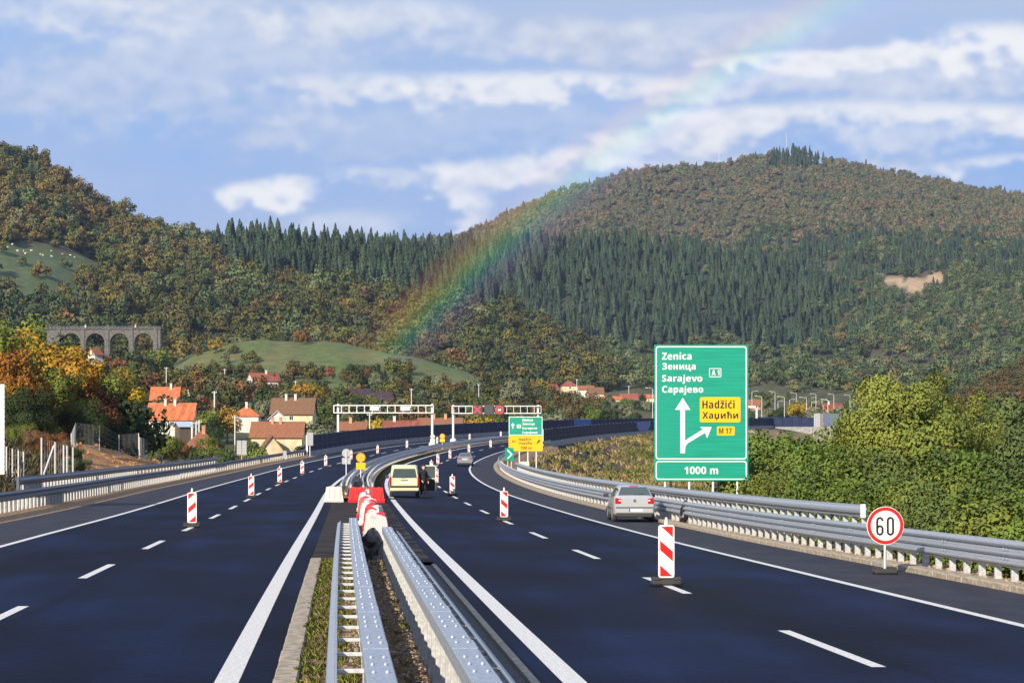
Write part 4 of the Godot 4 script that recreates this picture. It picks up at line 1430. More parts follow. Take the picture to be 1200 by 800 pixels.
func make_signs() -> void:
	# the large direction sign; k turns its face's own grid (505 x 728) into metres
	var d := 91.0
	var k := 110.5 * d / FP / 505.0
	var t := thing("direction_sign", "large green direction sign with white lettering and arrows behind the right guardrail", "road sign", Vector3(ux(822, d), CAM + (500.0 - 563.2) / FP * d, -d))
	t.rotation.y = 0.02
	var g := func(x: float, y: float) -> Vector2: return Vector2((x - 252.5) * k, (728.0 - y) * k)
	var zf := 0.0
	plate(t, "panel", -252.5 * k, 78 * k, 252.5 * k, 728 * k, 0.03, zf, 0.05, M.sign_green)
	plate(t, "lower_panel", -252.5 * k, 0, 252.5 * k, 76.5 * k + 0.01, 0.03, zf, 0.05, M.sign_green)
	for fr: Array in [[8, 613, 12], [622, 722, 13]]:
		border(t, -244.5 * k, (728 - fr[1]) * k, 244.5 * k, (728 - fr[0]) * k, 0.13, 5.5 * k, zf, M.white)
	for tx: Array in [["Zenica", 42, 200, 40, 80], ["Зеница", 43, 222, 98, 142], ["Sarajevo", 42, 258, 160, 208], ["Сарајево", 42, 263, 219, 268]]:
		var p0: Vector2 = g.call(tx[1], tx[4])
		var p1: Vector2 = g.call(tx[2], tx[3])
		lettering(t, tx[0], p0.x, p1.x, p0.y, p1.y, zf, M.white)
	border(t, g.call(295, 0).x, g.call(0, 173).y, g.call(360, 0).x, g.call(0, 125).y, 0.05, 3.5 * k, zf, M.white)
	lettering(t, "A 1", g.call(309, 0).x, g.call(350, 0).x, g.call(0, 164).y, g.call(0, 134).y, zf, M.white)
	var up := PackedVector2Array()
	for p: Vector2 in [Vector2(140, 580), Vector2(165, 580), Vector2(167, 545), Vector2(178, 528), Vector2(274, 470), Vector2(284, 500), Vector2(308, 440), Vector2(244, 440), Vector2(262, 452), Vector2(180, 503), Vector2(165, 515), Vector2(165, 348), Vector2(194, 348), Vector2(153, 284), Vector2(112, 348), Vector2(140, 348)]: up.append(g.call(p.x, p.y))
	arrow(t, up, zf, M.white)
	plate(t, "yellow_panel", g.call(245, 0).x, g.call(0, 415).y, g.call(463, 0).x, g.call(0, 280).y, 0.08, zf + 0.008, 0.02, M.sign_yellow)
	lettering(t, "Hadžići", g.call(258, 0).x, g.call(432, 0).x, g.call(0, 341).y, g.call(0, 296).y, zf + 0.008, M.black)
	lettering(t, "Хаџићи", g.call(258, 0).x, g.call(451, 0).x, g.call(0, 404).y, g.call(0, 357).y, zf + 0.008, M.black)
	plate(t, "yellow_panel", g.call(337, 0).x, g.call(0, 485).y, g.call(432, 0).x, g.call(0, 437).y, 0.05, zf + 0.008, 0.02, M.sign_yellow)
	lettering(t, "M 17", g.call(348, 0).x, g.call(416, 0).x, g.call(0, 475).y, g.call(0, 446).y, zf + 0.008, M.black)
	lettering(t, "1000 m", g.call(162, 0).x, g.call(343, 0).x, g.call(0, 692).y, g.call(0, 652).y, zf, M.white)
	for x: float in [-1.60, -0.52, 0.54, 1.62]:
		pole(t, x, -4.2, 5.0, 0.055, -0.12, M.white_steel)
	for x: float in [-1.60, 0.54]:
		var b := MB.new()
		b.tube([Vector3(x + 0.55, -2.0, -1.7), Vector3(x, 3.0, -0.2)], [0.06, 0.06], 8)
		obj("brace", b.done(), M.white_steel, t)
	for y: float in [0.3, 1.6, 3.0, 4.4]:
		var b := MB.new()
		b.box(Vector3(0, y, -0.075), Vector3(3.5, 0.08, 0.05))
		obj("rail", b.done(), M.back_grey, t)
	# speed limit
	t = thing("speed_limit_sign", "round white 60 speed limit sign with red rim on a rubber foot", "road sign", rp(42.2, 11.35), heading(42.0) + 0.03)
	var disc := func(r: float, m: Material, z: float, name: String) -> void:
		var b := MB.new()
		var c := PackedVector2Array()
		for i in 48: c.append(Vector2(r * cos(TAU * i / 48), 1.02 + r * sin(TAU * i / 48)))
		b.extr(c, 0.012, Transform3D(Basis.IDENTITY, Vector3(0, 0, z)))
		obj(name, b.done(), m, t)
	disc.call(0.400, M.white, 0.03, "disc")
	disc.call(0.388, M.red, 0.035, "rim")
	disc.call(0.315, M.white, 0.040, "face")
	var six := PackedVector2Array()
	for p: Vector2 in [Vector2(-0.065, 1.12), Vector2(-0.075, 1.16), Vector2(-0.11, 1.185), Vector2(-0.145, 1.18), Vector2(-0.175, 1.15), Vector2(-0.18, 1.10), Vector2(-0.18, 0.90), Vector2(-0.17, 0.86), Vector2(-0.13, 0.835), Vector2(-0.09, 0.845), Vector2(-0.065, 0.88), Vector2(-0.065, 0.97), Vector2(-0.085, 1.0), Vector2(-0.12, 1.015), Vector2(-0.155, 1.0), Vector2(-0.178, 0.975)]: six.append(p)
	var nought := PackedVector2Array()
	for i in 25:
		var a := TAU * i / 24
		nought.append(Vector2(0.105 + 0.058 * cos(a), 1.01 + (0.115 if sin(a) > 0 else -0.115) + 0.06 * sin(a)))
	for q: PackedVector2Array in [six, nought]:
		var b := MB.new()
		b.stroke(q, 0.045, 0.006, Transform3D(Basis.IDENTITY, Vector3(0, 0, 0.048)))
		obj("digit", b.done(), M.black, t)
	pole(t, 0, 0.08, 1.3, 0.025, 0.0, M.white_steel)
	var fb := MB.new()
	fb.box(Vector3(0, 0.06, 0), Vector3(0.50, 0.12, 0.36), Basis.IDENTITY, 0.04)
	fb.box(Vector3(0.15, 0.13, 0), Vector3(0.14, 0.05, 0.3), Basis.IDENTITY, 0.015)
	fb.box(Vector3(-0.15, 0.13, 0), Vector3(0.14, 0.05, 0.3), Basis.IDENTITY, 0.015)
	obj("foot", fb.done(), M.rubber, t)
	# green over yellow sign beyond the bend
	d = 214.0
	var w := 40.0 / FP * d
	t = thing("direction_sign", "green and yellow direction sign on three posts at the bend of the right carriageway", "road sign", Vector3(ux(616, d), CAM + (500.0 - 528.5) / FP * d, -d))
	var px := d / FP                                          # one pixel of the photograph, in metres
	plate(t, "yellow_panel", -w * 0.5, 0, w * 0.5, 18.2 * px, 0.08, 0, 0.06, M.sign_yellow)
	plate(t, "panel", -w * 0.5, 18.4 * px, w * 0.5, 40.6 * px, 0.08, 0, 0.06, M.sign_green)
	border(t, -w * 0.5 + 0.03, 18.6 * px, w * 0.5 - 0.03, 40.4 * px, 0.08, 0.06, 0.0, M.white)
	for i in 4:
		lettering(t, ["Zenica", "Зеница", "Sarajevo", "Сарајево"][i], -4.0 * px, ([8.5, 10.5, 13.5, 14.0][i]) * px, (34.9 - i * 5.0) * px, (38.4 - i * 5.0) * px, 0.0, M.white)
	border(t, -10.4 * px, 27.0 * px, -5.6 * px, 31.2 * px, 0.05, 0.05, 0.0, M.white)
	lettering(t, "A1", -9.6 * px, -6.4 * px, 27.8 * px, 30.4 * px, 0.0, M.white)
	var ar := PackedVector2Array()
	for p: Vector2 in [Vector2(-15.8, 26.5), Vector2(-14.4, 26.5), Vector2(-14.4, 30.5), Vector2(-12.6, 29.5), Vector2(-15.1, 33.2), Vector2(-17.6, 29.5), Vector2(-15.8, 30.5)]: ar.append(p * px)
	arrow(t, ar, 0.0, M.white)
	lettering(t, "M17", -16.0 * px, -11.0 * px, 10.0 * px, 12.6 * px, 0.0, M.black)
	lettering(t, "Hadžići", -8.0 * px, 6.5 * px, 12.0 * px, 15.8 * px, 0.0, M.black)
	lettering(t, "Хаџићи", -8.0 * px, 7.5 * px, 7.2 * px, 11.0 * px, 0.0, M.black)
	lettering(t, "700 m", -6.0 * px, 7.0 * px, 2.0 * px, 5.6 * px, 0.0, M.black)
	ar = PackedVector2Array()
	for p: Vector2 in [Vector2(12.6, 9.2), Vector2(13.5, 8.4), Vector2(15.9, 10.9), Vector2(16.6, 9.6), Vector2(16.9, 13.3), Vector2(13.4, 12.8), Vector2(14.8, 12.1)]: ar.append(p * px)
	arrow(t, ar, 0.0, M.black)
	for x: float in [-7.3, 2.7, 12.5]: pole(t, x * px, -4.2, 3.4, 0.07, -0.12, M.white_steel)
	for q: Array in [[-1.2, -15.5, 11.0, 6.5], [11.5, -25.0, 10.0, 6.5]]:
		var b := MB.new()
		b.box(Vector3(q[0] * px, (q[1]) * px, 0.2), Vector3(q[2] * px, q[3] * px, 0.6), Basis.IDENTITY, 0.03)
		obj("concrete_footing", b.done(), M.wall_white, t)
	# exit marker with a chevron
	d = 200.0
	px = d / FP
	t = thing("exit_marker_sign", "small green exit marker with a white chevron at the tip of the curved guardrail", "road sign", Vector3(ux(597, d), CAM + (500.0 - 540.0) / FP * d, -d), 0.15)
	plate(t, "panel", -5.2 * px, 0, 5.2 * px, 15.5 * px, 0.1, 0, 0.05, M.sign_green)
	ar = PackedVector2Array()
	for p: Vector2 in [Vector2(-2.5, 14.0), Vector2(3.8, 7.7), Vector2(-2.5, 1.6), Vector2(-2.5, 3.6), Vector2(1.6, 7.7), Vector2(-2.5, 12.0)]: ar.append(p * px)
	arrow(t, ar, 0.0, M.white)
	pole(t, -0.15, -2.2, 1.2, 0.06, -0.08, M.sign_yellow)
	pole(t, 0.2, -2.2, 1.2, 0.04, -0.08, M.white_steel)
	# median signs, back and front
	var round_sign := func(s: float, o: float, h: float, r: float, m1: Material, m2: Material, label: String, front: bool) -> void:
		t = thing("round_sign", label, "road sign", rp(s, o), heading(s))
		var b := MB.new()
		var c := PackedVector2Array()
		for i in 28: c.append(Vector2(r * cos(TAU * i / 28), h + r * sin(TAU * i / 28)))
		b.extr(c, 0.02, Transform3D(Basis.IDENTITY, Vector3(0, 0, 0.03 if front else -0.06)))
		obj("disc", b.done(), m1, t)
		if front:
			b = MB.new()
			var c2 := PackedVector2Array()
			for i in 28: c2.append(Vector2(r * 0.72 * cos(TAU * i / 28), h + r * 0.72 * sin(TAU * i / 28)))
			b.extr(c2, 0.02, Transform3D(Basis.IDENTITY, Vector3(0, 0, 0.036)))
			obj("disc_face", b.done(), M.sign_amber, t)
			lettering(t, "60", -r * 0.34, r * 0.34, h - r * 0.3, h + r * 0.3, 0.046, M.sign_orange)
		b = MB.new()
		b.box(Vector3(0, h - r - 0.24, 0.03 if front else -0.06), Vector3(r * 2.0, 0.42, 0.02), Basis.IDENTITY, 0.005)
		obj("plate", b.done(), m2, t)
		if front: if false: lettering(t, "!", -0.03, 0.03, h - r - 0.34, h - r - 0.14, 0.042, M.black)
		pole(t, 0, -0.1, h + r * 0.6, 0.035, 0.0, M.white_steel)
	round_sign.call(138.0, -0.28, 2.25, 0.29, M.back_grey, M.back_grey, "grey back of a round sign on the median, left of the nearer orange one", false)
	round_sign.call(128.5, 0.75, 2.05, 0.29, M.sign_orange, M.sign_yellow, "orange round sign over a yellow plate, the nearer one on the median", true)
	round_sign.call(290.5, -3.0 + 2.6, 1.95, 0.33, M.back_grey, M.white, "pale back of a round sign on the far median, beside the farther orange one", false)
	round_sign.call(290.9, 0.95, 2.0, 0.36, M.sign_orange, M.sign_yellow, "orange round sign over a yellow plate, the farther one on the median", true)
	# sign backs along the left side
	for q: Array in [[283, 215.0, 516, 533, 12.0, "grey ribbed back of a double sign panel on a wooden post behind the left guardrail", 2], [363, 243.0, 506.5, 522, 8.2, "grey back of a sign panel at the near end of the left noise wall", 1], [333.5, 232.0, 528, 538.5, 4.6, "small pale sign on a thin post on the left shoulder", 1]]:
		d = q[1]
		px = d / FP
		t = thing("sign_back", q[5], "road sign", Vector3(ux(q[0], d), CAM + (500.0 - q[3]) / FP * d, -d), 0.1)
		for i in q[6]:
			var wd: float = q[4] * px / q[6]
			var b := MB.new()
			b.box(Vector3((i - (q[6] - 1) * 0.5) * wd, (q[3] - q[2]) * px * 0.5, 0), Vector3(wd * 0.92, (q[3] - q[2]) * px, 0.04), Basis.IDENTITY, 0.01)
			for j in 5: b.box(Vector3((i - (q[6] - 1) * 0.5) * wd, (q[3] - q[2]) * px * (j + 0.5) / 5.0, 0.03), Vector3(wd * 0.9, 0.05, 0.02))
			obj("panel", b.done(), M.back_grey, t)
		pole(t, 0, -2.5 if q[6] == 2 else -1.3, 0.9, 0.06, -0.08, M.sign_wood if q[6] == 2 else M.white_steel)
	# white ribbed panel at the left edge of the view
	d = 84.0
	px = d / FP
	t = thing("sign_back", "tall white ribbed panel cut by the left edge of the picture", "road sign", Vector3(ux(5, d), CAM + (500.0 - 556) / FP * d, -d), -0.1)
	for i in 18:
		var b := MB.new()
		b.box(Vector3(-1.5, (i + 0.5) * 106.0 * px / 18.0, 0), Vector3(3.0, 106.0 * px / 18.0 - 0.006, 0.06), Basis.IDENTITY, 0.02)
		obj("slat", b.done(), M.white, t)
	pole(t, -0.6, -2.5, 3.6, 0.07, -0.12, M.white_steel)
	pole(t, -2.4, -2.5, 3.6, 0.07, -0.12, M.white_steel)

func truss(t: Node3D, a: Vector3, c: Vector3, tall: float, wide: float, bays: int) -> void:      # a ladder truss between two points
	var dir := (c - a).normalized()
	var out := dir.cross(Vector3.UP).normalized() * wide * 0.5
	for y: float in [0.0, tall]:
		for sd: float in [-1.0, 1.0]:
			var b := MB.new()
			b.box((a + c) * 0.5 + Vector3(0, y, 0) + out * sd, Vector3((c - a).length(), 0.16, 0.15), Basis(dir, Vector3.UP, dir.cross(Vector3.UP)), 0.02)
			obj("chord", b.done(), M.white_steel, t)
	for i in bays + 1:
		var p := a.lerp(c, float(i) / bays)
		for sd: float in [-1.0, 1.0]:
			var b := MB.new()
			b.box(p + Vector3(0, tall * 0.5, 0) + out * sd, Vector3(0.08, tall, 0.08), Basis(dir, Vector3.UP, dir.cross(Vector3.UP)))
			obj("strut", b.done(), M.white_steel, t)

func leg(t: Node3D, p: Vector3, top: float) -> void:
	var b := MB.new()
	b.box(Vector3(p.x, (p.y + top) * 0.5, p.z), Vector3(0.34, top - p.y, 0.34), Basis.IDENTITY, 0.06)
	b.box(p + Vector3(0, 0.35, 0), Vector3(1.0, 0.9, 1.0), Basis.IDENTITY, 0.2)
	obj("leg", b.done(), M.white_steel, t)

func make_gantries() -> void:
	var r := rp(305.8, -2.6)
	var dd := -r.z
	var top := CAM + (500.0 - 475.0) / FP * dd
	var low := CAM + (500.0 - 483.6) / FP * dd
	var t := thing("gantry", "white lattice gantry over the left carriageway with two white panels", "gantry")
	var l := Vector3(ux(396, dd), r.y - 3.0, r.z)
	truss(t, Vector3(ux(391, dd), low, r.z), Vector3(r.x + 0.2, low, r.z), top - low, 1.0, 13)
	leg(t, Vector3(r.x, r.y, r.z), top + 0.25)
	leg(t, l, top + 0.25)
	for q: Array in [[439, 10.5], [475, 11.0]]:
		var b := MB.new()
		b.box(Vector3(ux(q[0], dd), low + 0.62, r.z + 0.75), Vector3(q[1] / FP * dd, 0.62, 0.1), Basis.IDENTITY, 0.02)
		obj("panel", b.done(), M.white_steel, t)
	var a := rp(335.2, -4.2 + 3.9)
	a = Vector3(ux(531, 331), rp(335, -3.6).y, -331)
	dd = 331.0
	top = CAM + (500.0 - 475.8) / FP * dd
	low = CAM + (500.0 - 484.2) / FP * dd
	t = thing("gantry", "white lattice gantry over the right carriageway carrying lane signals", "gantry")
	var e := Vector3(ux(630.5, dd), a.y - 0.4, a.z)
	truss(t, Vector3(a.x - 0.2, low, a.z), Vector3(ux(634, dd), low, a.z), top - low, 1.0, 13)
	leg(t, a, top + 0.2)
	leg(t, e, top + 0.2)
	var zf := a.z + 0.62
	for q: Array in [[559.5, "lane_signal", "black lane signal showing a red cross on the right gantry"], [573, "lane_signal", "blank dark lane signal between the red cross and the red ring"], [585.3, "lane_signal", "lane signal showing a red ring with 60 on the right gantry"]]:
		var s := thing(q[1], q[2], "lane signal", Vector3(ux(q[0], dd), low - 0.15, zf))
		var b := MB.new()
		b.box(Vector3(0, 0.72, 0), Vector3(1.5, 1.5, 0.3), Basis.IDENTITY, 0.04)
		obj("housing", b.done(), M.slate_dark, s)
		if q[0] < 560:
			b = MB.new()
			for sg: float in [-1.0, 1.0]: b.box(Vector3(0, 0.72, 0.16 + 0.004 * sg), Vector3(1.5, 0.24, 0.02), Basis(Vector3.BACK, sg * PI / 4))
			obj("cross", b.done(), M.signal_red, s)
		elif q[0] > 580:
			b = MB.new()
			for i in 24:
				var a0 := TAU * i / 24
				var a1 := TAU * (i + 1) / 24
				b.extr(PackedVector2Array([Vector2(cos(a0), sin(a0)) * 0.68, Vector2(cos(a1), sin(a1)) * 0.68, Vector2(cos(a1), sin(a1)) * 0.44, Vector2(cos(a0), sin(a0)) * 0.44]), 0.02, Transform3D(Basis.IDENTITY, Vector3(0, 0.72, 0.165)))
			obj("ring", b.done(), M.signal_red, s)
			lettering(s, "60", -0.26, 0.26, 0.52, 0.92, 0.16, M.white)

# ---------------------------------------------------------------- vehicles and the person
func car_ring(q: Array) -> Array[Vector3]:                    # z, sill half-width, bottom, belt height, belt half-width, top, top half-width
	var z: float = q[0]
	var mid: float = (q[2] + q[3]) * 0.52
	var right: Array[Vector3] = [Vector3(0, q[2], z), Vector3(q[1] * 0.9, q[2], z), Vector3(q[1], q[2] + 0.10, z), Vector3(maxf(q[4], q[1]) + 0.015, mid, z), Vector3(q[4], q[3], z), Vector3(q[6], q[5] - minf(0.05, (q[5] - q[3]) * 0.3), z), Vector3(q[6] - 0.09, q[5], z), Vector3(0, q[5] + 0.015, z)]
	var out: Array[Vector3] = right.duplicate()
	for i in range(6, 0, -1): out.append(Vector3(-right[i].x, right[i].y, right[i].z))
	return out

func car_body(t: Node3D, secs: Array, m: Material) -> void:
	var b := MB.new()
	b.smooth(1)
	for i in secs.size() - 1:
		var r0 := car_ring(secs[i])
		var r1 := car_ring(secs[i + 1])
		for k in 14:
			var k2 := (k + 1) % 14
			b.quad(r0[k], r0[k2], r1[k2], r1[k])            # sections run from front (-z) to rear
	b.flat()
	var f := car_ring(secs[0])
	var e := car_ring(secs[secs.size() - 1])
	for k in range(1, 13):
		b.tri(f[0], f[k + 1], f[k])
		b.tri(e[0], e[k], e[k + 1])
	obj("body", b.done(), m, t)

func pane(t: Node3D, called: String, a: Vector3, b2: Vector3, c: Vector3, d: Vector3, m: Material, lift := 0.008, shrink := 0.06) -> void:
	var mid := (a + b2 + c + d) * 0.25
	var n := (b2 - a).cross(d - a).normalized() * lift
	var b := MB.new()
	var q: Array[Vector3] = []
	for p: Vector3 in [a, b2, c, d]: q.append(p.lerp(mid, shrink) + n)
	b.quad(q[0], q[1], q[2], q[3])
	var back: Array[Vector3] = []
	for p in q: back.append(p - n * 2.0)
	for i in 4: b.quad(q[i], back[i], back[(i + 1) % 4], q[(i + 1) % 4])
	obj(called, b.done(), m, t)

func wheel(t: Node3D, x: float, z: float, r: float) -> void:
	var b := MB.new()
	var w := 0.19
	b.tube([Vector3(x - w * 0.5, r, z), Vector3(x - w * 0.42, r, z), Vector3(x + w * 0.42, r, z), Vector3(x + w * 0.5, r, z)], [r * 0.9, r, r, r * 0.9], 24)
	var o := obj("wheel", b.done(), M.rubber, t)
	b = MB.new()
	b.tube([Vector3(x - w * 0.52, r, z), Vector3(x + w * 0.52, r, z)], [r * 0.6, r * 0.6], 18)
	obj("rim", b.done(), M.back_grey, o)

func panel_box(t: Node3D, called: String, c: Vector3, s: Vector3, m: Material, bev := 0.015, bs := Basis.IDENTITY) -> void:
	var b := MB.new()
	b.box(c, s, bs, bev)
	obj(called, b.done(), m, t)

func side_panes(t: Node3D, secs: Array, pairs: Array) -> void:
	for p: Array in pairs:
		var a: Array = secs[p[0]]
		var c: Array = secs[p[1]]
		for sg: float in [1.0, -1.0]:
			var fa := Vector3(sg * a[4], a[3], a[0]).lerp(Vector3(sg * a[6], a[5] - 0.05, a[0]), 0.08)
			var ga := Vector3(sg * a[4], a[3], a[0]).lerp(Vector3(sg * a[6], a[5] - 0.05, a[0]), 0.9)
			var fc := Vector3(sg * c[4], c[3], c[0]).lerp(Vector3(sg * c[6], c[5] - 0.05, c[0]), 0.08)
			var gc := Vector3(sg * c[4], c[3], c[0]).lerp(Vector3(sg * c[6], c[5] - 0.05, c[0]), 0.9)
			if sg > 0: pane(t, "side_window", fc, fa, ga, gc, M.car_glass, 0.01, 0.04)
			else: pane(t, "side_window", fa, fc, gc, ga, M.car_glass, 0.01, 0.04)

func make_vehicles() -> void:
	# the van: a tall square tail, front door open on the right
	var s := 113.2
	var t := thing("van", "pale yellow small van stopped on the right carriageway with its front door open", "van", rp(s - 1.4, 3.2, 0.004), heading(s) - 0.02)
	t.position = rp(s + 1.9, 3.2, 0.004)
	var secs := [[-2.0, 0.62, 0.32, 0.60, 0.60, 0.66, 0.5], [-1.93, 0.72, 0.34, 0.72, 0.72, 0.80, 0.62], [-1.35, 0.80, 0.34, 0.92, 0.80, 1.0, 0.68], [-0.95, 0.81, 0.34, 1.0, 0.81, 1.12, 0.70], [-0.35, 0.82, 0.34, 1.02, 0.82, 1.72, 0.68], [0.1, 0.83, 0.34, 1.02, 0.83, 1.78, 0.70], [0.85, 0.83, 0.34, 1.02, 0.83, 1.80, 0.71], [1.62, 0.82, 0.35, 1.02, 0.82, 1.80, 0.70], [1.86, 0.80, 0.37, 1.02, 0.80, 1.76, 0.68], [1.95, 0.78, 0.40, 1.02, 0.77, 1.70, 0.64]]
	car_body(t, secs, M.van_paint)
	side_panes(t, secs, [[4, 5], [5, 6], [6, 7]])
	pane(t, "windscreen", Vector3(0.72, 1.04, -0.93), Vector3(-0.72, 1.04, -0.93), Vector3(-0.6, 1.66, -0.38), Vector3(0.6, 1.66, -0.38), M.car_glass, 0.03)
	pane(t, "rear_window", Vector3(-0.68, 1.10, 1.955), Vector3(0.68, 1.10, 1.955), Vector3(0.58, 1.60, 1.955), Vector3(-0.58, 1.60, 1.955), M.car_glass, 0.01, 0.0)
	panel_box(t, "bumper", Vector3(0, 0.46, 1.95), Vector3(1.60, 0.18, 0.16), M.van_paint, 0.04)
	panel_box(t, "bumper_trim", Vector3(0, 0.60, 1.96), Vector3(1.58, 0.13, 0.1), M.trim, 0.02)
	panel_box(t, "underside", Vector3(0, 0.33, 1.75), Vector3(1.40, 0.10, 0.3), M.trim, 0.02)
	panel_box(t, "licence_plate", Vector3(0, 0.84, 1.965), Vector3(0.52, 0.11, 0.02), M.white, 0.0)
	panel_box(t, "plate_recess", Vector3(0, 0.87, 1.952), Vector3(0.78, 0.24, 0.02), M.van_paint, 0.005)
	panel_box(t, "handle", Vector3(0, 0.955, 1.968), Vector3(0.40, 0.05, 0.03), M.trim, 0.01)
	panel_box(t, "wiper", Vector3(0.1, 1.12, 1.975), Vector3(0.55, 0.02, 0.02), M.trim, 0.0, Basis(Vector3.BACK, 0.08))
	for sg: float in [-1.0, 1.0]:
		panel_box(t, "tail_light", Vector3(sg * 0.755, 0.90, 1.91), Vector3(0.11, 0.52, 0.12), M.tail_red, 0.03)
		panel_box(t, "mirror", Vector3(sg * 0.98, 1.1, -0.65), Vector3(0.22, 0.2, 0.12), M.trim, 0.04)
		panel_box(t, "roof_rail", Vector3(sg * 0.60, 1.81, 0.7), Vector3(0.04, 0.05, 1.7), M.trim, 0.01)
		panel_box(t, "headlight", Vector3(sg * 0.55, 0.66, -1.95), Vector3(0.3, 0.18, 0.1), M.white, 0.03)
		for z: float in [-1.3, 1.28]: wheel(t, sg * 0.73, z, 0.31)
	var door := Node3D.new()
	door.name = "door"
	t.add_child(door)
	door.position = Vector3(0.83, 0, -0.95)
	door.rotation.y = 1.22
	panel_box(door, "door_panel", Vector3(0, 0.64, 0.52), Vector3(0.07, 0.74, 1.02), M.van_paint, 0.02)
	panel_box(door, "door_lining", Vector3(-0.045, 0.64, 0.52), Vector3(0.03, 0.66, 0.9), M.trim, 0.01)
	for q: Array in [[Vector3(0, 1.36, 1.0), Vector3(0.05, 0.75, 0.06)], [Vector3(-0.05, 1.71, 0.72), Vector3(0.05, 0.06, 0.6)]]:
		panel_box(door, "window_frame", q[0], q[1], M.van_paint, 0.01)
	pane(door, "door_window", Vector3(-0.01, 1.02, 0.1), Vector3(-0.01, 1.02, 0.98), Vector3(-0.03, 1.68, 0.98), Vector3(-0.03, 1.68, 0.5), M.car_glass, 0.006, 0.01)
	# silver hatchback
	s = 78.3
	t = thing("hatchback_car", "silver hatchback parked on the right shoulder against the guardrail", "car", rp(s + 1.9, 11.22, 0.004), heading(s) - 0.055)
	secs = [[-1.95, 0.60, 0.34, 0.55, 0.58, 0.60, 0.5], [-1.88, 0.72, 0.24, 0.66, 0.70, 0.72, 0.6], [-1.2, 0.80, 0.22, 0.84, 0.78, 0.90, 0.62], [-0.8, 0.81, 0.22, 0.90, 0.79, 0.98, 0.60], [-0.1, 0.82, 0.22, 0.92, 0.80, 1.40, 0.58], [0.4, 0.82, 0.22, 0.93, 0.80, 1.43, 0.58], [1.05, 0.82, 0.22, 0.95, 0.79, 1.41, 0.57], [1.52, 0.80, 0.24, 0.97, 0.77, 1.35, 0.55], [1.78, 0.78, 0.27, 0.98, 0.74, 1.06, 0.66], [1.90, 0.75, 0.30, 0.94, 0.71, 0.99, 0.64], [1.93, 0.72, 0.36, 0.90, 0.69, 0.95, 0.62]]
	car_body(t, secs, M.silver_paint)
	side_panes(t, secs, [[4, 5], [5, 6], [6, 7]])
	pane(t, "windscreen", Vector3(0.66, 0.96, -0.8), Vector3(-0.66, 0.96, -0.8), Vector3(-0.52, 1.37, -0.14), Vector3(0.52, 1.37, -0.14), M.car_glass, 0.03)
	pane(t, "rear_window", Vector3(-0.63, 1.06, 1.80), Vector3(0.63, 1.06, 1.80), Vector3(0.50, 1.36, 1.54), Vector3(-0.50, 1.36, 1.54), M.car_glass, 0.02, 0.02)
	panel_box(t, "bumper", Vector3(0, 0.47, 1.90), Vector3(1.50, 0.24, 0.18), M.silver_paint, 0.05)
	panel_box(t, "bumper_trim", Vector3(0, 0.59, 1.965), Vector3(1.46, 0.035, 0.05), M.trim, 0.01)
	panel_box(t, "underside", Vector3(0, 0.29, 1.88), Vector3(1.40, 0.16, 0.2), M.trim, 0.04)
	panel_box(t, "licence_plate", Vector3(0.05, 0.49, 1.995), Vector3(0.50, 0.11, 0.012), M.white, 0.0)
	panel_box(t, "plate_band", Vector3(-0.19, 0.49, 1.998), Vector3(0.05, 0.11, 0.014), M.blue, 0.0)
	panel_box(t, "high_brake_light", Vector3(0, 1.40, 1.47), Vector3(0.34, 0.03, 0.04), M.tail_red, 0.01)
	panel_box(t, "wiper", Vector3(0.15, 1.09, 1.81), Vector3(0.4, 0.02, 0.02), M.trim, 0.0, Basis(Vector3.BACK, 0.1))
	var eb := MB.new()
	eb.tube([Vector3(0, 0.86, 1.93), Vector3(0, 0.86, 1.962)], [0.06, 0.06], 20)
	obj("emblem", eb.done(), M.chrome, t)
	eb = MB.new()
	eb.stroke(PackedVector2Array([Vector2(-0.026, 0.905), Vector2(0, 0.868), Vector2(0.026, 0.905)]), 0.010, 0.006, Transform3D(Basis.IDENTITY, Vector3(0, 0, 1.963)))
	eb.stroke(PackedVector2Array([Vector2(-0.04, 0.88), Vector2(-0.018, 0.818), Vector2(0, 0.855), Vector2(0.018, 0.818), Vector2(0.04, 0.88)]), 0.010, 0.006, Transform3D(Basis.IDENTITY, Vector3(0, 0, 1.963)))
	obj("emblem_letters", eb.done(), M.trim, t)
	for sg: float in [-1.0, 1.0]:
		panel_box(t, "tail_light", Vector3(sg * 0.62, 0.83, 1.885), Vector3(0.25, 0.26, 0.10), M.tail_red, 0.03)
		panel_box(t, "reverse_light", Vector3(sg * 0.57, 0.86, 1.935), Vector3(0.08, 0.05, 0.02), M.white, 0.01)
		panel_box(t, "mirror", Vector3(sg * 0.93, 0.98, -0.55), Vector3(0.2, 0.14, 0.1), M.trim, 0.03)
		panel_box(t, "headlight", Vector3(sg * 0.55, 0.58, -1.9), Vector3(0.3, 0.15, 0.1), M.white, 0.03)
		for z: float in [-1.22, 1.2]: wheel(t, sg * 0.725, z, 0.29)
		panel_box(t, "door_moulding", Vector3(sg * 0.835, 0.52, 0.1), Vector3(0.02, 0.05, 1.9), M.trim, 0.006)
	# grey saloon
	s = 217.6
	t = thing("saloon_car", "grey saloon driving off round the bend of the right carriageway", "car", rp(s + 2.1, 9.05, 0.004), heading(s))
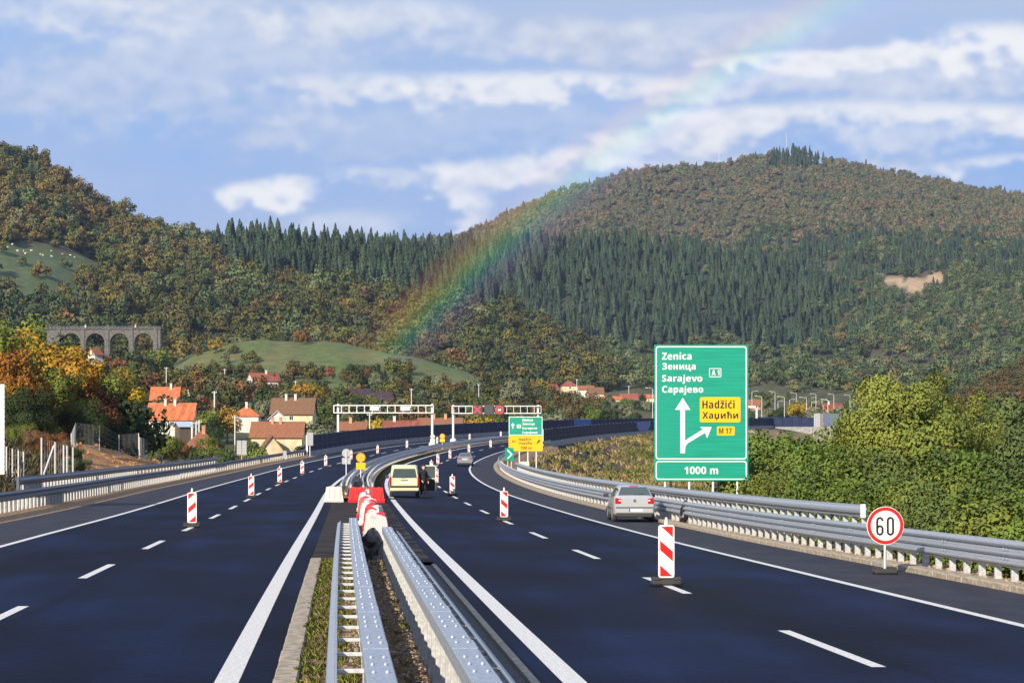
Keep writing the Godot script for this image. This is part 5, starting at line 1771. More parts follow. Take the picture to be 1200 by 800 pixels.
	secs = [[-2.15, 0.62, 0.34, 0.56, 0.60, 0.62, 0.5], [-2.05, 0.75, 0.24, 0.68, 0.72, 0.73, 0.6], [-1.2, 0.84, 0.22, 0.84, 0.80, 0.90, 0.62], [-0.9, 0.85, 0.22, 0.88, 0.81, 0.95, 0.60], [-0.2, 0.86, 0.22, 0.90, 0.82, 1.36, 0.56], [0.4, 0.86, 0.22, 0.92, 0.82, 1.38, 0.56], [0.95, 0.86, 0.22, 0.94, 0.81, 1.33, 0.54], [1.45, 0.85, 0.24, 0.96, 0.79, 1.02, 0.60], [1.95, 0.82, 0.26, 0.95, 0.76, 0.99, 0.62], [2.10, 0.76, 0.34, 0.88, 0.72, 0.93, 0.6]]
	car_body(t, secs, M.grey_paint)
	side_panes(t, secs, [[4, 5], [5, 6]])
	pane(t, "rear_window", Vector3(-0.58, 1.04, 1.44), Vector3(0.58, 1.04, 1.44), Vector3(0.48, 1.32, 0.97), Vector3(-0.48, 1.32, 0.97), M.car_glass, 0.02, 0.02)
	panel_box(t, "bumper", Vector3(0, 0.44, 2.08), Vector3(1.58, 0.28, 0.16), M.grey_paint, 0.05)
	panel_box(t, "underside", Vector3(0, 0.26, 2.0), Vector3(1.5, 0.16, 0.2), M.trim, 0.03)
	panel_box(t, "licence_plate", Vector3(0, 0.72, 2.13), Vector3(0.52, 0.11, 0.02), M.white, 0.0)
	for sg: float in [-1.0, 1.0]:
		panel_box(t, "tail_light", Vector3(sg * 0.62, 0.80, 2.07), Vector3(0.30, 0.13, 0.10), M.tail_red, 0.02)
		panel_box(t, "mirror", Vector3(sg * 0.96, 0.98, -0.6), Vector3(0.2, 0.13, 0.1), M.grey_paint, 0.03)
		for z: float in [-1.35, 1.3]: wheel(t, sg * 0.76, z, 0.31)

func capsule_dist(p: Vector3, a: Vector3, b: Vector3, ra: float, rb: float) -> float:
	var ab := b - a
	var t := clampf((p - a).dot(ab) / maxf(ab.length_squared(), 1e-9), 0.0, 1.0)
	return p.distance_to(a + ab * t) - lerpf(ra, rb, t)

func net(st: SurfaceTool, bones: Array, cell: float, blend: float, c: Color) -> void:   # surface nets of capsules joined by a smooth minimum
	var lo := Vector3(1e9, 1e9, 1e9)
	var hi := -lo
	for k in bones:
		var r := maxf(k[2], k[3]) + cell * 3.0
		for p: Vector3 in [k[0], k[1]]:
			lo = lo.min(p - Vector3(r, r, r))
			hi = hi.max(p + Vector3(r, r, r))
	var n := Vector3i(((hi - lo) / cell).ceil()) + Vector3i.ONE
	var f := PackedFloat32Array()
	f.resize(n.x * n.y * n.z)
	f.fill(1.0)
	for k in bones:
		var r := maxf(k[2], k[3]) + blend + cell * 2.0
		var a: Vector3i = Vector3i((((k[0] as Vector3).min(k[1]) - Vector3(r, r, r) - lo) / cell).floor()).clamp(Vector3i.ZERO, n - Vector3i.ONE)
		var b: Vector3i = Vector3i((((k[0] as Vector3).max(k[1]) + Vector3(r, r, r) - lo) / cell).ceil()).clamp(Vector3i.ZERO, n - Vector3i.ONE)
		for z in range(a.z, b.z + 1):
			for y in range(a.y, b.y + 1):
				for x in range(a.x, b.x + 1):
					var d := capsule_dist(lo + Vector3(x, y, z) * cell, k[0], k[1], k[2], k[3])
					var i := (z * n.y + y) * n.x + x
					var e := f[i]
					var h := maxf(blend - absf(d - e), 0.0) / blend
					f[i] = minf(d, e) - h * h * blend * 0.25
	var at := {}
	var cs := [0, 1, n.x, n.x + 1, n.x * n.y, n.x * n.y + 1, n.x * n.y + n.x, n.x * n.y + n.x + 1]
	for z in n.z - 1:
		for y in n.y - 1:
			for x in n.x - 1:
				var i := (z * n.y + y) * n.x + x
				var m := 0
				for j in 8:
					if f[i + cs[j]] < 0.0: m |= 1 << j
				if m == 0 or m == 255: continue
				var sum := Vector3()
				var cnt := 0
				for j in 8:
					for ax: int in [1, 2, 4]:
						if j & ax: continue
						var k: int = j | ax
						var va := f[i + cs[j]]
						var vb := f[i + cs[k]]
						if (va < 0.0) == (vb < 0.0): continue
						var pa := Vector3(j & 1, (j >> 1) & 1, j >> 2)
						var pb := Vector3(k & 1, (k >> 1) & 1, k >> 2)
						sum += pa.lerp(pb, va / (va - vb))
						cnt += 1
				at[i] = lo + (Vector3(x, y, z) + sum / cnt) * cell
	var tri := func(p: Vector3, q: Vector3, r: Vector3) -> void:
		for v: Vector3 in [p, r, q]:
			st.set_color(c)
			st.add_vertex(v)
	for z in range(1, n.z - 1):
		for y in range(1, n.y - 1):
			for x in range(1, n.x - 1):
				var i := (z * n.y + y) * n.x + x
				for ax in 3:
					var step: int = [1, n.x, n.x * n.y][ax]
					if (f[i] < 0.0) == (f[i + step] < 0.0): continue
					var u: int = [n.x, n.x * n.y, 1][ax]
					var w: int = [n.x * n.y, 1, n.x][ax]
					var a: Vector3 = at[i - u - w]
					var b: Vector3 = at[i - w]
					var d: Vector3 = at[i]
					var e: Vector3 = at[i - u]
					if f[i] < 0.0:
						tri.call(a, b, d)
						tri.call(a, d, e)
					else:
						tri.call(a, d, b)
						tri.call(a, e, d)

func netted(called: String, bones: Array, cell: float, blend: float, m: Material, t: Node3D) -> void:
	var st := SurfaceTool.new()
	st.begin(Mesh.PRIMITIVE_TRIANGLES)
	st.set_smooth_group(0)
	net(st, bones, cell, blend, Color.WHITE)
	st.generate_normals()
	obj(called, st.commit(), m, t)

func make_person() -> void:
	# standing beside the van, turned half towards the camera
	var t := thing("person", "person in black jacket and trousers standing by the open door of the yellow van", "person", rp(113.6, 4.22, 0.004), heading(113) + 0.5)
	var v := func(x: float, y: float, z: float) -> Vector3: return Vector3(x, y, z)
	netted("body", [
		[Vector3(0, 0.95, 0), Vector3(0, 1.12, 0.0), 0.145, 0.14], [Vector3(0, 1.12, 0), Vector3(0, 1.36, 0.0), 0.14, 0.165], [Vector3(-0.13, 1.42, 0), Vector3(0.13, 1.42, 0), 0.09, 0.09], [Vector3(0, 1.42, 0.0), Vector3(0, 1.56, 0.02), 0.06, 0.055],
		[Vector3(0.095, 0.93, 0), Vector3(0.11, 0.50, 0.02), 0.095, 0.065], [Vector3(0.11, 0.50, 0.02), Vector3(0.115, 0.09, -0.01), 0.065, 0.045], [Vector3(0.115, 0.06, -0.03), Vector3(0.135, 0.045, 0.17), 0.05, 0.042],
		[Vector3(-0.095, 0.93, 0), Vector3(-0.12, 0.50, 0.04), 0.095, 0.065], [Vector3(-0.12, 0.50, 0.04), Vector3(-0.13, 0.09, -0.0), 0.065, 0.045], [Vector3(-0.13, 0.06, -0.02), Vector3(-0.15, 0.045, 0.18), 0.05, 0.042],
		[Vector3(0.19, 1.40, 0), Vector3(0.25, 1.12, -0.03), 0.062, 0.05], [Vector3(0.25, 1.12, -0.03), Vector3(0.24, 0.90, 0.10), 0.048, 0.036],
		[Vector3(-0.19, 1.40, 0), Vector3(-0.26, 1.14, 0.0), 0.062, 0.05], [Vector3(-0.26, 1.14, 0.0), Vector3(-0.20, 0.95, 0.16), 0.048, 0.036]], 0.016, 0.05, M.cloth_black, t)
	netted("head", [[Vector3(0, 1.54, 0.02), Vector3(0, 1.60, 0.03), 0.055, 0.06], [Vector3(0, 1.67, 0.015), Vector3(0, 1.70, 0.0), 0.085, 0.088], [Vector3(0, 1.61, 0.055), Vector3(0, 1.64, 0.05), 0.045, 0.06], [Vector3(0, 1.665, 0.10), Vector3(0, 1.64, 0.112), 0.012, 0.016], [Vector3(0.08, 1.64, 0.0), Vector3(0.082, 1.67, -0.008), 0.014, 0.017], [Vector3(-0.08, 1.64, 0.0), Vector3(-0.082, 1.67, -0.008), 0.014, 0.017]], 0.007, 0.025, M.skin, t)
	netted("hair", [[Vector3(0, 1.72, -0.02), Vector3(0, 1.74, -0.015), 0.088, 0.09], [Vector3(0, 1.66, -0.05), Vector3(0, 1.70, -0.045), 0.066, 0.076], [Vector3(-0.05, 1.755, 0.04), Vector3(0.05, 1.755, 0.04), 0.035, 0.035]], 0.009, 0.03, M.hair, t)
	for sg: float in [-1.0, 1.0]:
		netted("eye", [[Vector3(sg * 0.032, 1.672, 0.088), Vector3(sg * 0.034, 1.672, 0.088), 0.011, 0.011]], 0.004, 0.004, M.black, t)
	netted("mouth", [[Vector3(-0.02, 1.612, 0.098), Vector3(0.02, 1.612, 0.098), 0.006, 0.006]], 0.004, 0.006, M.tail_red, t)
	for q: Array in [[Vector3(0.24, 0.89, 0.105), Vector3(0.0, -0.8, 0.55), 1.0], [Vector3(-0.20, 0.94, 0.165), Vector3(0.25, -0.75, 0.5), -1.0]]:
		var p: Vector3 = q[0]
		var d: Vector3 = (q[1] as Vector3).normalized()
		var side := Vector3(0, 0, 1) if absf(d.z) < 0.3 else Vector3(0, d.z, -d.y).normalized()
		var palm := Vector3(-q[2], 0, 0)
		var bones := [[p, p + d * 0.07, 0.024, 0.024], [p + side * 0.018, p + d * 0.08 + side * 0.022, 0.018, 0.016], [p - side * 0.018, p + d * 0.075 - side * 0.022, 0.018, 0.016]]
		for i in 4:
			var o := side * (0.03 - i * 0.02)
			var root := p + d * 0.075 + o
			var ln: float = [0.065, 0.078, 0.072, 0.055][i]
			var k1 := root + d * ln * 0.5 + palm * 0.008
			var k2 := k1 + (d * 0.8 + palm * 0.6).normalized() * ln * 0.5
			bones.append([root, k1, 0.0095, 0.009])
			bones.append([k1, k2, 0.009, 0.0075])
		bones.append([p + side * 0.025 + d * 0.015, p + side * 0.055 + d * 0.05 + palm * 0.015, 0.012, 0.010])
		bones.append([p + side * 0.055 + d * 0.05 + palm * 0.015, p + side * 0.055 + d * 0.08 + palm * 0.025, 0.010, 0.008])
		netted("hand", bones, 0.0045, 0.008, M.skin, t)

# ---------------------------------------------------------------- buildings
func house(label: String, u: float, d: float, w: float, deep: float, v_ridge: float, v_eave: float, kind: String, turn: float, wall: String, roof: String, wins: Array, chims: Array) -> Node3D:
	# local z faces the camera; heights are taken from where ridge and eaves stand in the photograph at distance d
	var x := ux(u, d)
	var base := gp(x, d).y - 0.6
	for q: Vector2 in [Vector2(-0.5, 0), Vector2(0.5, 0), Vector2(0, 0.5)]: base = minf(base, gp(x + q.x * w, d + q.y * deep).y - 0.6)
	var t := thing("house", label, "house", Vector3(x, base, -d), turn)
	var ye := CAM + (500.0 - v_eave) / FP * d - base
	var yr := CAM + (500.0 - v_ridge) / FP * d - base
	ye = maxf(ye, 2.2)
	yr = maxf(yr, ye + 0.8)
	var b := MB.new()
	var turned := Transform3D(Basis(Vector3.UP, PI / 2), Vector3.ZERO)
	var span := deep if kind != "front" else w
	var run := w if kind != "front" else deep
	var xf := turned if kind != "front" else Transform3D.IDENTITY
	if kind == "hip":
		b.box(Vector3(0, ye * 0.5, 0), Vector3(w, ye, deep))
	else:
		b.extr(PackedVector2Array([Vector2(-span * 0.5, 0), Vector2(span * 0.5, 0), Vector2(span * 0.5, ye), Vector2(0, yr - 0.12), Vector2(-span * 0.5, ye)]), run, xf)
	obj("wall", b.done(), M[wall], t)
	b = MB.new()
	var over := 0.5
	var slope := (yr - ye) / (span * 0.5)
	if kind == "hip":
		var hx := w * 0.5 + over
		var hz := deep * 0.5 + over
		var r := maxf(hx - hz, 0.3)
		var y0 := ye - 0.15
		for dy: float in [0.0]:
			var a := Vector3(-hx, y0, hz); var e := Vector3(hx, y0, hz); var f := Vector3(hx, y0, -hz); var g := Vector3(-hx, y0, -hz)
			var p := Vector3(-r, yr, 0); var q := Vector3(r, yr, 0)
			b.quad(a, e, q, p)
			b.quad(f, g, p, q)
			b.tri(e, f, q)
			b.tri(g, a, p)
			b.quad(g, f, e, a)
	else:
		var hs := span * 0.5 + over
		var y1 := ye - over * slope
		b.extr(PackedVector2Array([Vector2(-hs, y1), Vector2(0, yr), Vector2(hs, y1), Vector2(hs, y1 + 0.2), Vector2(0, yr + 0.22), Vector2(-hs, y1 + 0.2)]), run + over * 1.6, xf)
	var ro := obj("roof", b.done(), M[roof], t)
	for c: float in chims:
		b = MB.new()
		var cy := yr - 0.3
		b.box(Vector3(c * w * 0.5, cy + 0.5, 0.5), Vector3(0.6, 1.7, 0.6), Basis.IDENTITY, 0.04)
		b.box(Vector3(c * w * 0.5, cy + 1.35, 0.5), Vector3(0.76, 0.14, 0.76), Basis.IDENTITY, 0.03)
		obj("chimney", b.done(), M.wall_pink if roof == "roof_old" else M.wall_white, ro)
	for q: Array in wins:                                     # x (-1..1), metres below the eaves, width, height
		b = MB.new()
		var cx: float = q[0] * w * 0.5
		var cy: float = ye - q[1]
		var z := deep * 0.5 + 0.03
		for e: Array in [[0.0, q[3] * 0.5, q[2] + 0.2, 0.12], [0.0, -q[3] * 0.5, q[2] + 0.2, 0.12], [q[2] * 0.5, 0.0, 0.12, q[3]], [-q[2] * 0.5, 0.0, 0.12, q[3]], [0.0, 0.0, 0.07, q[3]]]:
			b.box(Vector3(cx + e[0], cy + e[1], z), Vector3(e[2], e[3], 0.1))
		var win := obj("window", b.done(), M.frame_brown if q[2] > 1.4 else M.frame_white, t)
		b = MB.new()
		b.box(Vector3(cx, cy, deep * 0.5), Vector3(q[2], q[3], 0.04))
		obj("pane", b.done(), M.glass_dark, win)
	return t

func make_village() -> void:
	house("long white house with a bright orange tiled roof, nearest orange roof on the left", 202, 480, 10.6, 8, 473, 490.5, "long", 0.0, "wall_white", "roof_orange", [[-0.5, 1.2, 1.0, 1.0], [0.1, 1.2, 1.0, 1.0]], [-0.3, 0.12])
	house("house whose orange roof shows behind the long orange roofed house", 194, 560, 7.4, 7, 454, 468, "long", 0.05, "wall_white", "roof_orange", [], [0.4])
	house("low house with a dark grey hipped roof behind the utility pole", 231, 585, 9.6, 8, 461.5, 471, "hip", 0.1, "wall_pink", "roof_dark", [[0.6, 1.0, 1.2, 0.8]], [-0.5])
	house("white house with an orange-red hipped roof behind the small yellow trees", 289, 520, 6.6, 6, 476, 487, "hip", 0.0, "wall_white", "roof_orange", [[-0.4, 1.3, 0.9, 1.0]], [0.0])
	house("cream house with a weathered brown tile roof, the higher of the two cream houses", 344, 505, 10.2, 8, 467, 484, "long", -0.02, "wall_cream", "roof_brown", [[-0.02, 1.2, 1.0, 1.1], [-0.03, 3.4, 1.0, 0.5]], [-0.35, 0.1])
	house("small gable with a pale blue metal roof in front of the brown roofed cream house", 325, 488, 3.8, 4, 482, 490, "front", 0.1, "wall_white", "roof_metal", [], [])
	house("cream house with a mottled orange tile roof nearest the end of the noise wall", 326, 430, 10.6, 8, 495, 511, "long", 0.0, "wall_cream", "roof_old", [[-0.18, 1.0, 0.9, 0.9]], [-0.22, 0.1])
	house("lean-to with a sloping brown tile roof before the mottled orange roof", 317, 423, 4.4, 3.4, 511, 527, "front", 0.3, "wall_cream", "roof_brown", [], [])
	house("stone cottage with a small pointed red-brown roof just above the left guardrail", 236, 400, 6.2, 6, 505, 525, "hip", 0.3, "wall_stone", "roof_old", [[0.1, 1.4, 0.9, 0.8]], [0.1])
	house("white gabled house with a dull red roof high among the trees below the meadow", 308, 700, 9.5, 8, 437.5, 446, "long", 0.45, "wall_white", "roof_red", [[-0.5, 1.2, 0.9, 0.9], [0.3, 1.2, 0.9, 0.9]], [0.2])
	house("house with a dark plum roof below the hill meadow, left of the pair", 420, 722, 7.8, 7, 456, 465, "long", 0.1, "wall_white", "roof_plum", [], [])
	house("plum roofed house with a pale gable, right of the pair below the meadow", 447, 716, 8.2, 7, 460, 469, "long", -0.35, "wall_pink", "roof_plum", [[-0.2, 1.2, 1, 1]], [])
	house("red tiled roof just above the noise wall, leftmost of three behind it", 414, 432, 5.4, 6, 495, 503, "long", 0.0, "wall_cream", "roof_old", [], [-0.2])
	house("low red tiled roof behind the noise wall under the first gantry", 470, 452, 7.4, 6, 493.5, 500, "long", 0.05, "wall_cream", "roof_red", [], [-0.4])
	house("long red-brown tiled roof behind the noise wall between the two gantries", 516, 462, 9.6, 7, 490.5, 498, "long", 0.0, "wall_cream", "roof_old", [[-0.4, 1, 1, 1]], [-0.3, 0.25])
	house("small shed with a pale metal roof beside the long orange roofed house", 214, 455, 2.7, 3, 495, 499, "long", 0.5, "wood_wall", "roof_metal", [], [])
	# the hamlet right of the sign over the bend
	house("white house with a brown roof at the left end of the far hamlet", 633, 1090, 6.0, 6, 454.5, 461, "long", 0.25, "wall_white", "roof_red", [[0.2, 1.2, 1, 1]], [])
	house("white gabled house with a red-brown roof at the left end of the far hamlet", 645, 1110, 7.4, 8, 450.5, 457, "long", 0.5, "wall_white", "roof_red", [[-0.4, 1.4, 1, 1]], [])
	house("tall salmon pink house on the rise of the far hamlet", 664, 1190, 6.2, 6, 441.5, 447, "front", 0.2, "wall_pink", "roof_red", [[-0.3, 0.6, 0.9, 1.0], [0.3, 0.6, 0.9, 1.0]], [])
	house("cream house with a red-brown hipped roof below the salmon pink house", 667, 1120, 8.5, 7, 446.5, 452, "hip", 0.1, "wall_cream", "roof_red", [[0.0, 1.0, 1.4, 1.0]], [])
	house("house with a long red roof right of the salmon pink house", 687, 1150, 8.6, 7, 452, 456.5, "long", -0.1, "wall_white", "roof_old", [], [])
	house("cream house with a wide brown roof in the middle of the far hamlet", 698, 1100, 8.2, 8, 454, 461, "long", 0.05, "wall_cream", "roof_brown", [[-0.4, 1.4, 1.0, 1.1], [0.35, 1.4, 1.0, 1.1]], [])
	house("low house with a bright red roof near the green sign", 716, 1060, 10.5, 8, 464.5, 471, "long", 0.1, "wall_cream", "roof_orange", [], [])
	house("house with a dark red roof just left of the green sign", 737, 1085, 9.2, 8, 461.5, 469, "long", 0.0, "wall_pink", "roof_red", [], [])
	house("cream house half hidden by the left edge of the green sign", 761, 1080, 5.2, 6, 462.5, 466, "long", 0.1, "wall_cream", "roof_orange", [[-0.3, 1.2, 0.9, 1.0]], [])
	house("pale red roofed house just right of the green sign", 882, 900, 6.5, 6, 468.5, 474.5, "long", 0.0, "wall_pink", "roof_old", [], [])
	house("white house with a dark red roof among the street lamps on the right", 953, 820, 6.6, 6, 477.5, 485, "long", 0.0, "wall_white", "roof_red", [[-0.3, 1.2, 0.9, 1.0]], [])
	house("gabled house with a red roof behind the yellow bush on the right", 975, 835, 9.0, 8, 473, 483, "long", 0.5, "wall_pink", "roof_red", [], [-0.4])
	house("reddish roofed house seen under the left arch of the viaduct", 111, 760, 3.6, 4, 409, 415, "long", 0.9, "wall_white", "roof_red", [], [])
	# the viaduct: a comb of arches
	var d := 900.0
	var px := d / FP
	var top := CAM + (500.0 - 386.0) * px
	var x0 := ux(56, d)
	var span := 28.4 * px
	var t := thing("viaduct", "old grey stone railway viaduct with round arches on the left hillside", "viaduct", Vector3(x0, 0, -d), -0.03)
	var base := CAM + 8.0
	var poly := PackedVector2Array([Vector2(0, base), Vector2(0, top)])
	var len := span * 4.70
	poly.append_array(PackedVector2Array([Vector2(len, top), Vector2(len, base)]))
	for i in range(4, -1, -1):
		var cx := span * i
		if i == 0: break
		var r := span * 0.385
		poly.append(Vector2(cx + r, base))
		for k in 13: poly.append(Vector2(cx + r * cos(PI * k / 12), top - 1.6 - r * 1.04 + r * sin(PI * k / 12)))
		poly.append(Vector2(cx - r, base))
	var b := MB.new()
	b.extr(poly, 4.5)
	obj("arches", b.done(), M.masonry, t)
	b = MB.new()
	b.box(Vector3(len * 0.5, top + 0.28, 0), Vector3(len + 1.0, 0.5, 5.6), Basis.IDENTITY, 0.05)
	for i in range(0, 5): b.box(Vector3(span * (i + 0.5), (top + base) * 0.5, 2.3), Vector3(1.5, top - base, 0.7), Basis.IDENTITY, 0.05)
	obj("deck_and_pilasters", b.done(), M.masonry, t)
	b = MB.new()
	for sd: float in [-1.0, 1.0]:
		for y: float in [0.9, 1.4]: b.box(Vector3(len * 0.5, top + y, sd * 2.6), Vector3(len, 0.06, 0.06))
		for i in 34: b.box(Vector3(len * i / 33.0, top + 0.95, sd * 2.6), Vector3(0.08, 1.0, 0.08))
	obj("railing", b.done(), M.dark_shaded_steel, t)
	for i in 2:
		b = MB.new()
		var xm: float = span * [1.52, 3.6][i]
		b.tube([Vector3(xm, top, -1.5), Vector3(xm, top + 2.4, -1.5)], [0.12, 0.08], 6)
		b.box(Vector3(xm, top + 1.4, -1.2), Vector3(0.7, 0.9, 0.3), Basis.IDENTITY, 0.05)
		obj("signal_box", b.done(), M.wall_white, t)
	# the white concrete wall at the foot of the mountain
	d = 1400.0
	px = d / FP
	t = thing("concrete_wall", "pale stepped concrete wall at the foot of the mountain beside the tall green bush", "wall", Vector3(ux(1003, d), CAM + 17.0, -d), 0.2)
	b = MB.new()
	b.extr(PackedVector2Array([Vector2(2 * px, -20), Vector2(20 * px, -20), Vector2(20 * px, 15 * px), Vector2(-7 * px, 15 * px), Vector2(-9 * px, 17 * px), Vector2(-19 * px, 22 * px), Vector2(-11 * px, 14 * px), Vector2(-6 * px, 3 * px)]), 3.0)
	obj("wall", b.done(), M.wall_white, t)
	for k in 5:
		b = MB.new()
		b.box(Vector3((-2.0 + k * 4.5) * px, 7.0 * px, 1.7), Vector3(0.5, 15.5 * px, 0.8), Basis.IDENTITY, 0.1)
		obj("buttress", b.done(), M.concrete, t)
	# two lattice masts on the summit
	for q: Array in [[843, 151, 196, "left"], [922, 156, 181, "right"]]:
		d = 3300.0
		px = d / FP
		t = thing("radio_mast", "thin lattice radio mast on the mountain top, the %s of two" % q[3], "mast", Vector3(ux(q[0], d), CAM + (500.0 - q[2]) * px - 6.0, -d))
		var hgt_m: float = (q[2] - q[1]) * px + 6.0
		for k in 3:
			b = MB.new()
			var o := Vector3(cos(TAU * k / 3), 0, sin(TAU * k / 3))
			b.tube([o * 1.5, o * 0.35 + Vector3(0, hgt_m, 0)], [0.16, 0.10], 5)
			obj("leg", b.done(), M.pole, t)
		b = MB.new()
		for k in 16:
			var f0 := k / 16.0
			var f1 := (k + 1) / 16.0
			for j in 3:
				var o0 := Vector3(cos(TAU * j / 3), 0, sin(TAU * j / 3)) * lerpf(1.5, 0.35, f0) + Vector3(0, hgt_m * f0, 0)
				var o1 := Vector3(cos(TAU * (j + 1) / 3), 0, sin(TAU * (j + 1) / 3)) * lerpf(1.5, 0.35, f1) + Vector3(0, hgt_m * f1, 0)
				b.tube([o0, o1], [0.08, 0.08], 4)
		obj("lattice", b.done(), M.pole, t)

func make_poles() -> void:
	# utility poles in the village: u, distance, top row
	for q: Array in [[251, 470, 458, "tall pale utility pole right of the long orange roof", 0.17], [229.5, 425, 494, "short pale post left of the two beside the stone cottage", 0.16], [233, 430, 492, "short pale post with a crossbar beside the stone cottage", 0.15], [275, 440, 487, "slim pale pole in front of the hipped orange-red roof", 0.14], [194.5, 640, 430, "thin pole among the trees above the orange roofs", 0.14], [263, 720, 432, "thin pole among the trees left of the white gabled house", 0.14], [346, 700, 446, "thin pole by the yellow trees under the meadow", 0.15], [433, 455, 484, "pole rising behind the noise wall under the first gantry", 0.13], [482, 640, 455, "pole among the trees above the first gantry", 0.15], [561, 800, 450, "thin pole on the slope above the second gantry", 0.15], [604, 800, 448, "thin pole beside the pale round tree on the slope", 0.15], [144, 330, 462, "thin pole in front of the dark autumn trees", 0.1], [676, 1080, 444, "pole beside the salmon pink house", 0.16], [737, 1090, 452, "pole above the dark red roof by the green sign", 0.15]]:
		var d: float = q[1]
		var g := gp(ux(q[0], d), d, -0.5)
		var hgt_m: float = CAM + (500.0 - q[2]) / FP * d - g.y
		var t := thing("utility_pole", q[3], "pole", g)
		pole(t, 0, 0, hgt_m, q[4], 0, M.pole, "shaft")
		var b := MB.new()
		b.box(Vector3(0, hgt_m - 0.4, 0.1), Vector3(1.2, 0.12, 0.12), Basis.IDENTITY, 0.02)
		obj("crossbar", b.done(), M.pole, t)
		b = MB.new()
		for k: float in [-0.5, 0.5]: b.tube([Vector3(k, hgt_m - 0.34, 0.1), Vector3(k, hgt_m - 0.12, 0.1)], [0.06, 0.04], 6)
		obj("insulators", b.done(), M.white, t)
	# street lamps: two dozen curved arms beyond the bushes
	var i := 0
	for q: Array in [[881.5, 800, 458.5, 1], [893, 640, 464.5, -1], [908.5, 800, 459, -1], [919.5, 650, 465, -1], [933.5, 800, 460.5, -1], [945.5, 660, 466, -1], [956.5, 800, 461.5, -1], [970.5, 690, 468, -1], [977.5, 800, 462, -1], [996.5, 800, 463, -1], [912, 900, 470, 1], [925.5, 900, 468, 1], [951.5, 900, 471, 1], [963.5, 900, 469, 1], [765, 640, 455, -1]]:
		var d: float = q[1]
		var g := gp(ux(q[0], d), d, -0.3)
		var hgt_m: float = CAM + (500.0 - q[2]) / FP * d - g.y
		var t := thing("street_lamp", "slim grey street lamp, %s" % ("alone at the left edge of the green sign" if i == 14 else "%s from the left beyond the bushes right of the green sign" % ordinal([0, 1, 2, 4, 6, 7, 9, 11, 12, 13, 3, 5, 8, 10][i])), "street lamp", g, 0.0, "" if i == 14 else "street lamps beyond the bushes")
		var b := MB.new()
		b.tube([Vector3.ZERO, Vector3(0, hgt_m * 0.5, 0), Vector3(0, hgt_m - 0.2, 0), Vector3(q[3] * 0.3, hgt_m, 0)], [0.14, 0.11, 0.08, 0.07], 7)
		obj("mast", b.done(), M.pole, t)
		b = MB.new()
		b.tube([Vector3(q[3] * 0.3, hgt_m, 0), Vector3(q[3] * 1.6, hgt_m + 0.15, 0)], [0.07, 0.06], 6)
		obj("arm", b.done(), M.pole, t)
		b = MB.new()
		b.box(Vector3(q[3] * 1.9, hgt_m + 0.15, 0), Vector3(0.9, 0.16, 0.3), Basis.IDENTITY, 0.05)
		obj("lamp_head", b.done(), M.white_steel, t)
		i += 1
	# the white portal frame beside the green sign
	var d := 560.0
	var t := thing("portal_frame", "white square frame beyond the bushes at the right edge of the green sign", "frame")
	for q: Array in [[874.0, 475.6, 886.5, 478.0], [884.8, 475.6, 887.0, 496.0]]:
		var b := MB.new()
		b.box(Vector3(ux((q[0] + q[2]) * 0.5, d), CAM + (500 - (q[1] + q[3]) * 0.5) / FP * d, -d + 2.0), Vector3((q[2] - q[0]) / FP * d, (q[3] - q[1]) / FP * d, 0.5), Basis.IDENTITY, 0.04)
		obj("bar", b.done(), M.white_steel, t)

func make_fences() -> void:
	# wire fence on the cut slope: posts with a net between them
	var wire := func(called: String, label: String, pts: Array, tall: float, brace: bool) -> void:
		var t := thing(called, label, "fence")
		for p: Vector3 in pts:
			var b := MB.new()
			b.box(p + Vector3(0, tall * 0.5 - 0.2, 0), Vector3(0.065, tall + 0.4, 0.065), Basis.IDENTITY, 0.01)
			obj("post", b.done(), M.pole, t)
		for i in pts.size() - 1:
			var a: Vector3 = pts[i]
			var c: Vector3 = pts[i + 1]
			var b := MB.new()
			var n := 5
			for k in n + 1:
				var y := tall * k / n
				b.box((a + c) * 0.5 + Vector3(0, y, 0), Vector3((c - a).length(), 0.006, 0.006), Basis((c - a).normalized(), Vector3.UP, (c - a).normalized().cross(Vector3.UP)))
			var m := int((c - a).length() / 0.5)
			for k in m: b.box(a.lerp(c, (k + 0.5) / m) + Vector3(0, tall * 0.5, 0), Vector3(0.006, tall, 0.006))
			var o := obj("wire_net", b.done(), M.back_grey, t)
			o.set_meta("kind", "stuff")
		if brace:
			var b := MB.new()
			var a: Vector3 = pts[0]
			var c: Vector3 = pts[1]
			b.tube([a.lerp(c, 0.9) + Vector3(0, tall * 0.9, 0), a + Vector3(0, 0.1, 0)], [0.05, 0.05], 6)
			obj("brace", b.done(), M.white_steel, t)
	var at := func(u: float, d: float) -> Vector3: return gp(ux(u, d), d)
	wire.call("wire_fence", "wire fence with pale posts at the far left below the rocky slope", [at.call(-22, 96), at.call(7, 97), at.call(14, 97.5), at.call(21, 98), at.call(27, 98.5)], 1.7, false)
	wire.call("wire_fence", "braced wire fence corner with pale posts behind the square end of the left guardrail", [at.call(48, 104), at.call(64, 107), at.call(74, 109), at.call(78, 110), at.call(85, 111)], 2.3, true)
	wire.call("wire_fence", "wire fence climbing along the top of the orange earth bank", [at.call(83, 150), at.call(88, 163), at.call(116, 172), at.call(139, 178), at.call(162, 186)], 2.1, false)
	wire.call("wire_fence", "bluish wire fence under the small trees at the end of the orange bank", [at.call(163, 190), at.call(168, 196), at.call(175, 204), at.call(182, 212), at.call(190, 222)], 2.4, false)

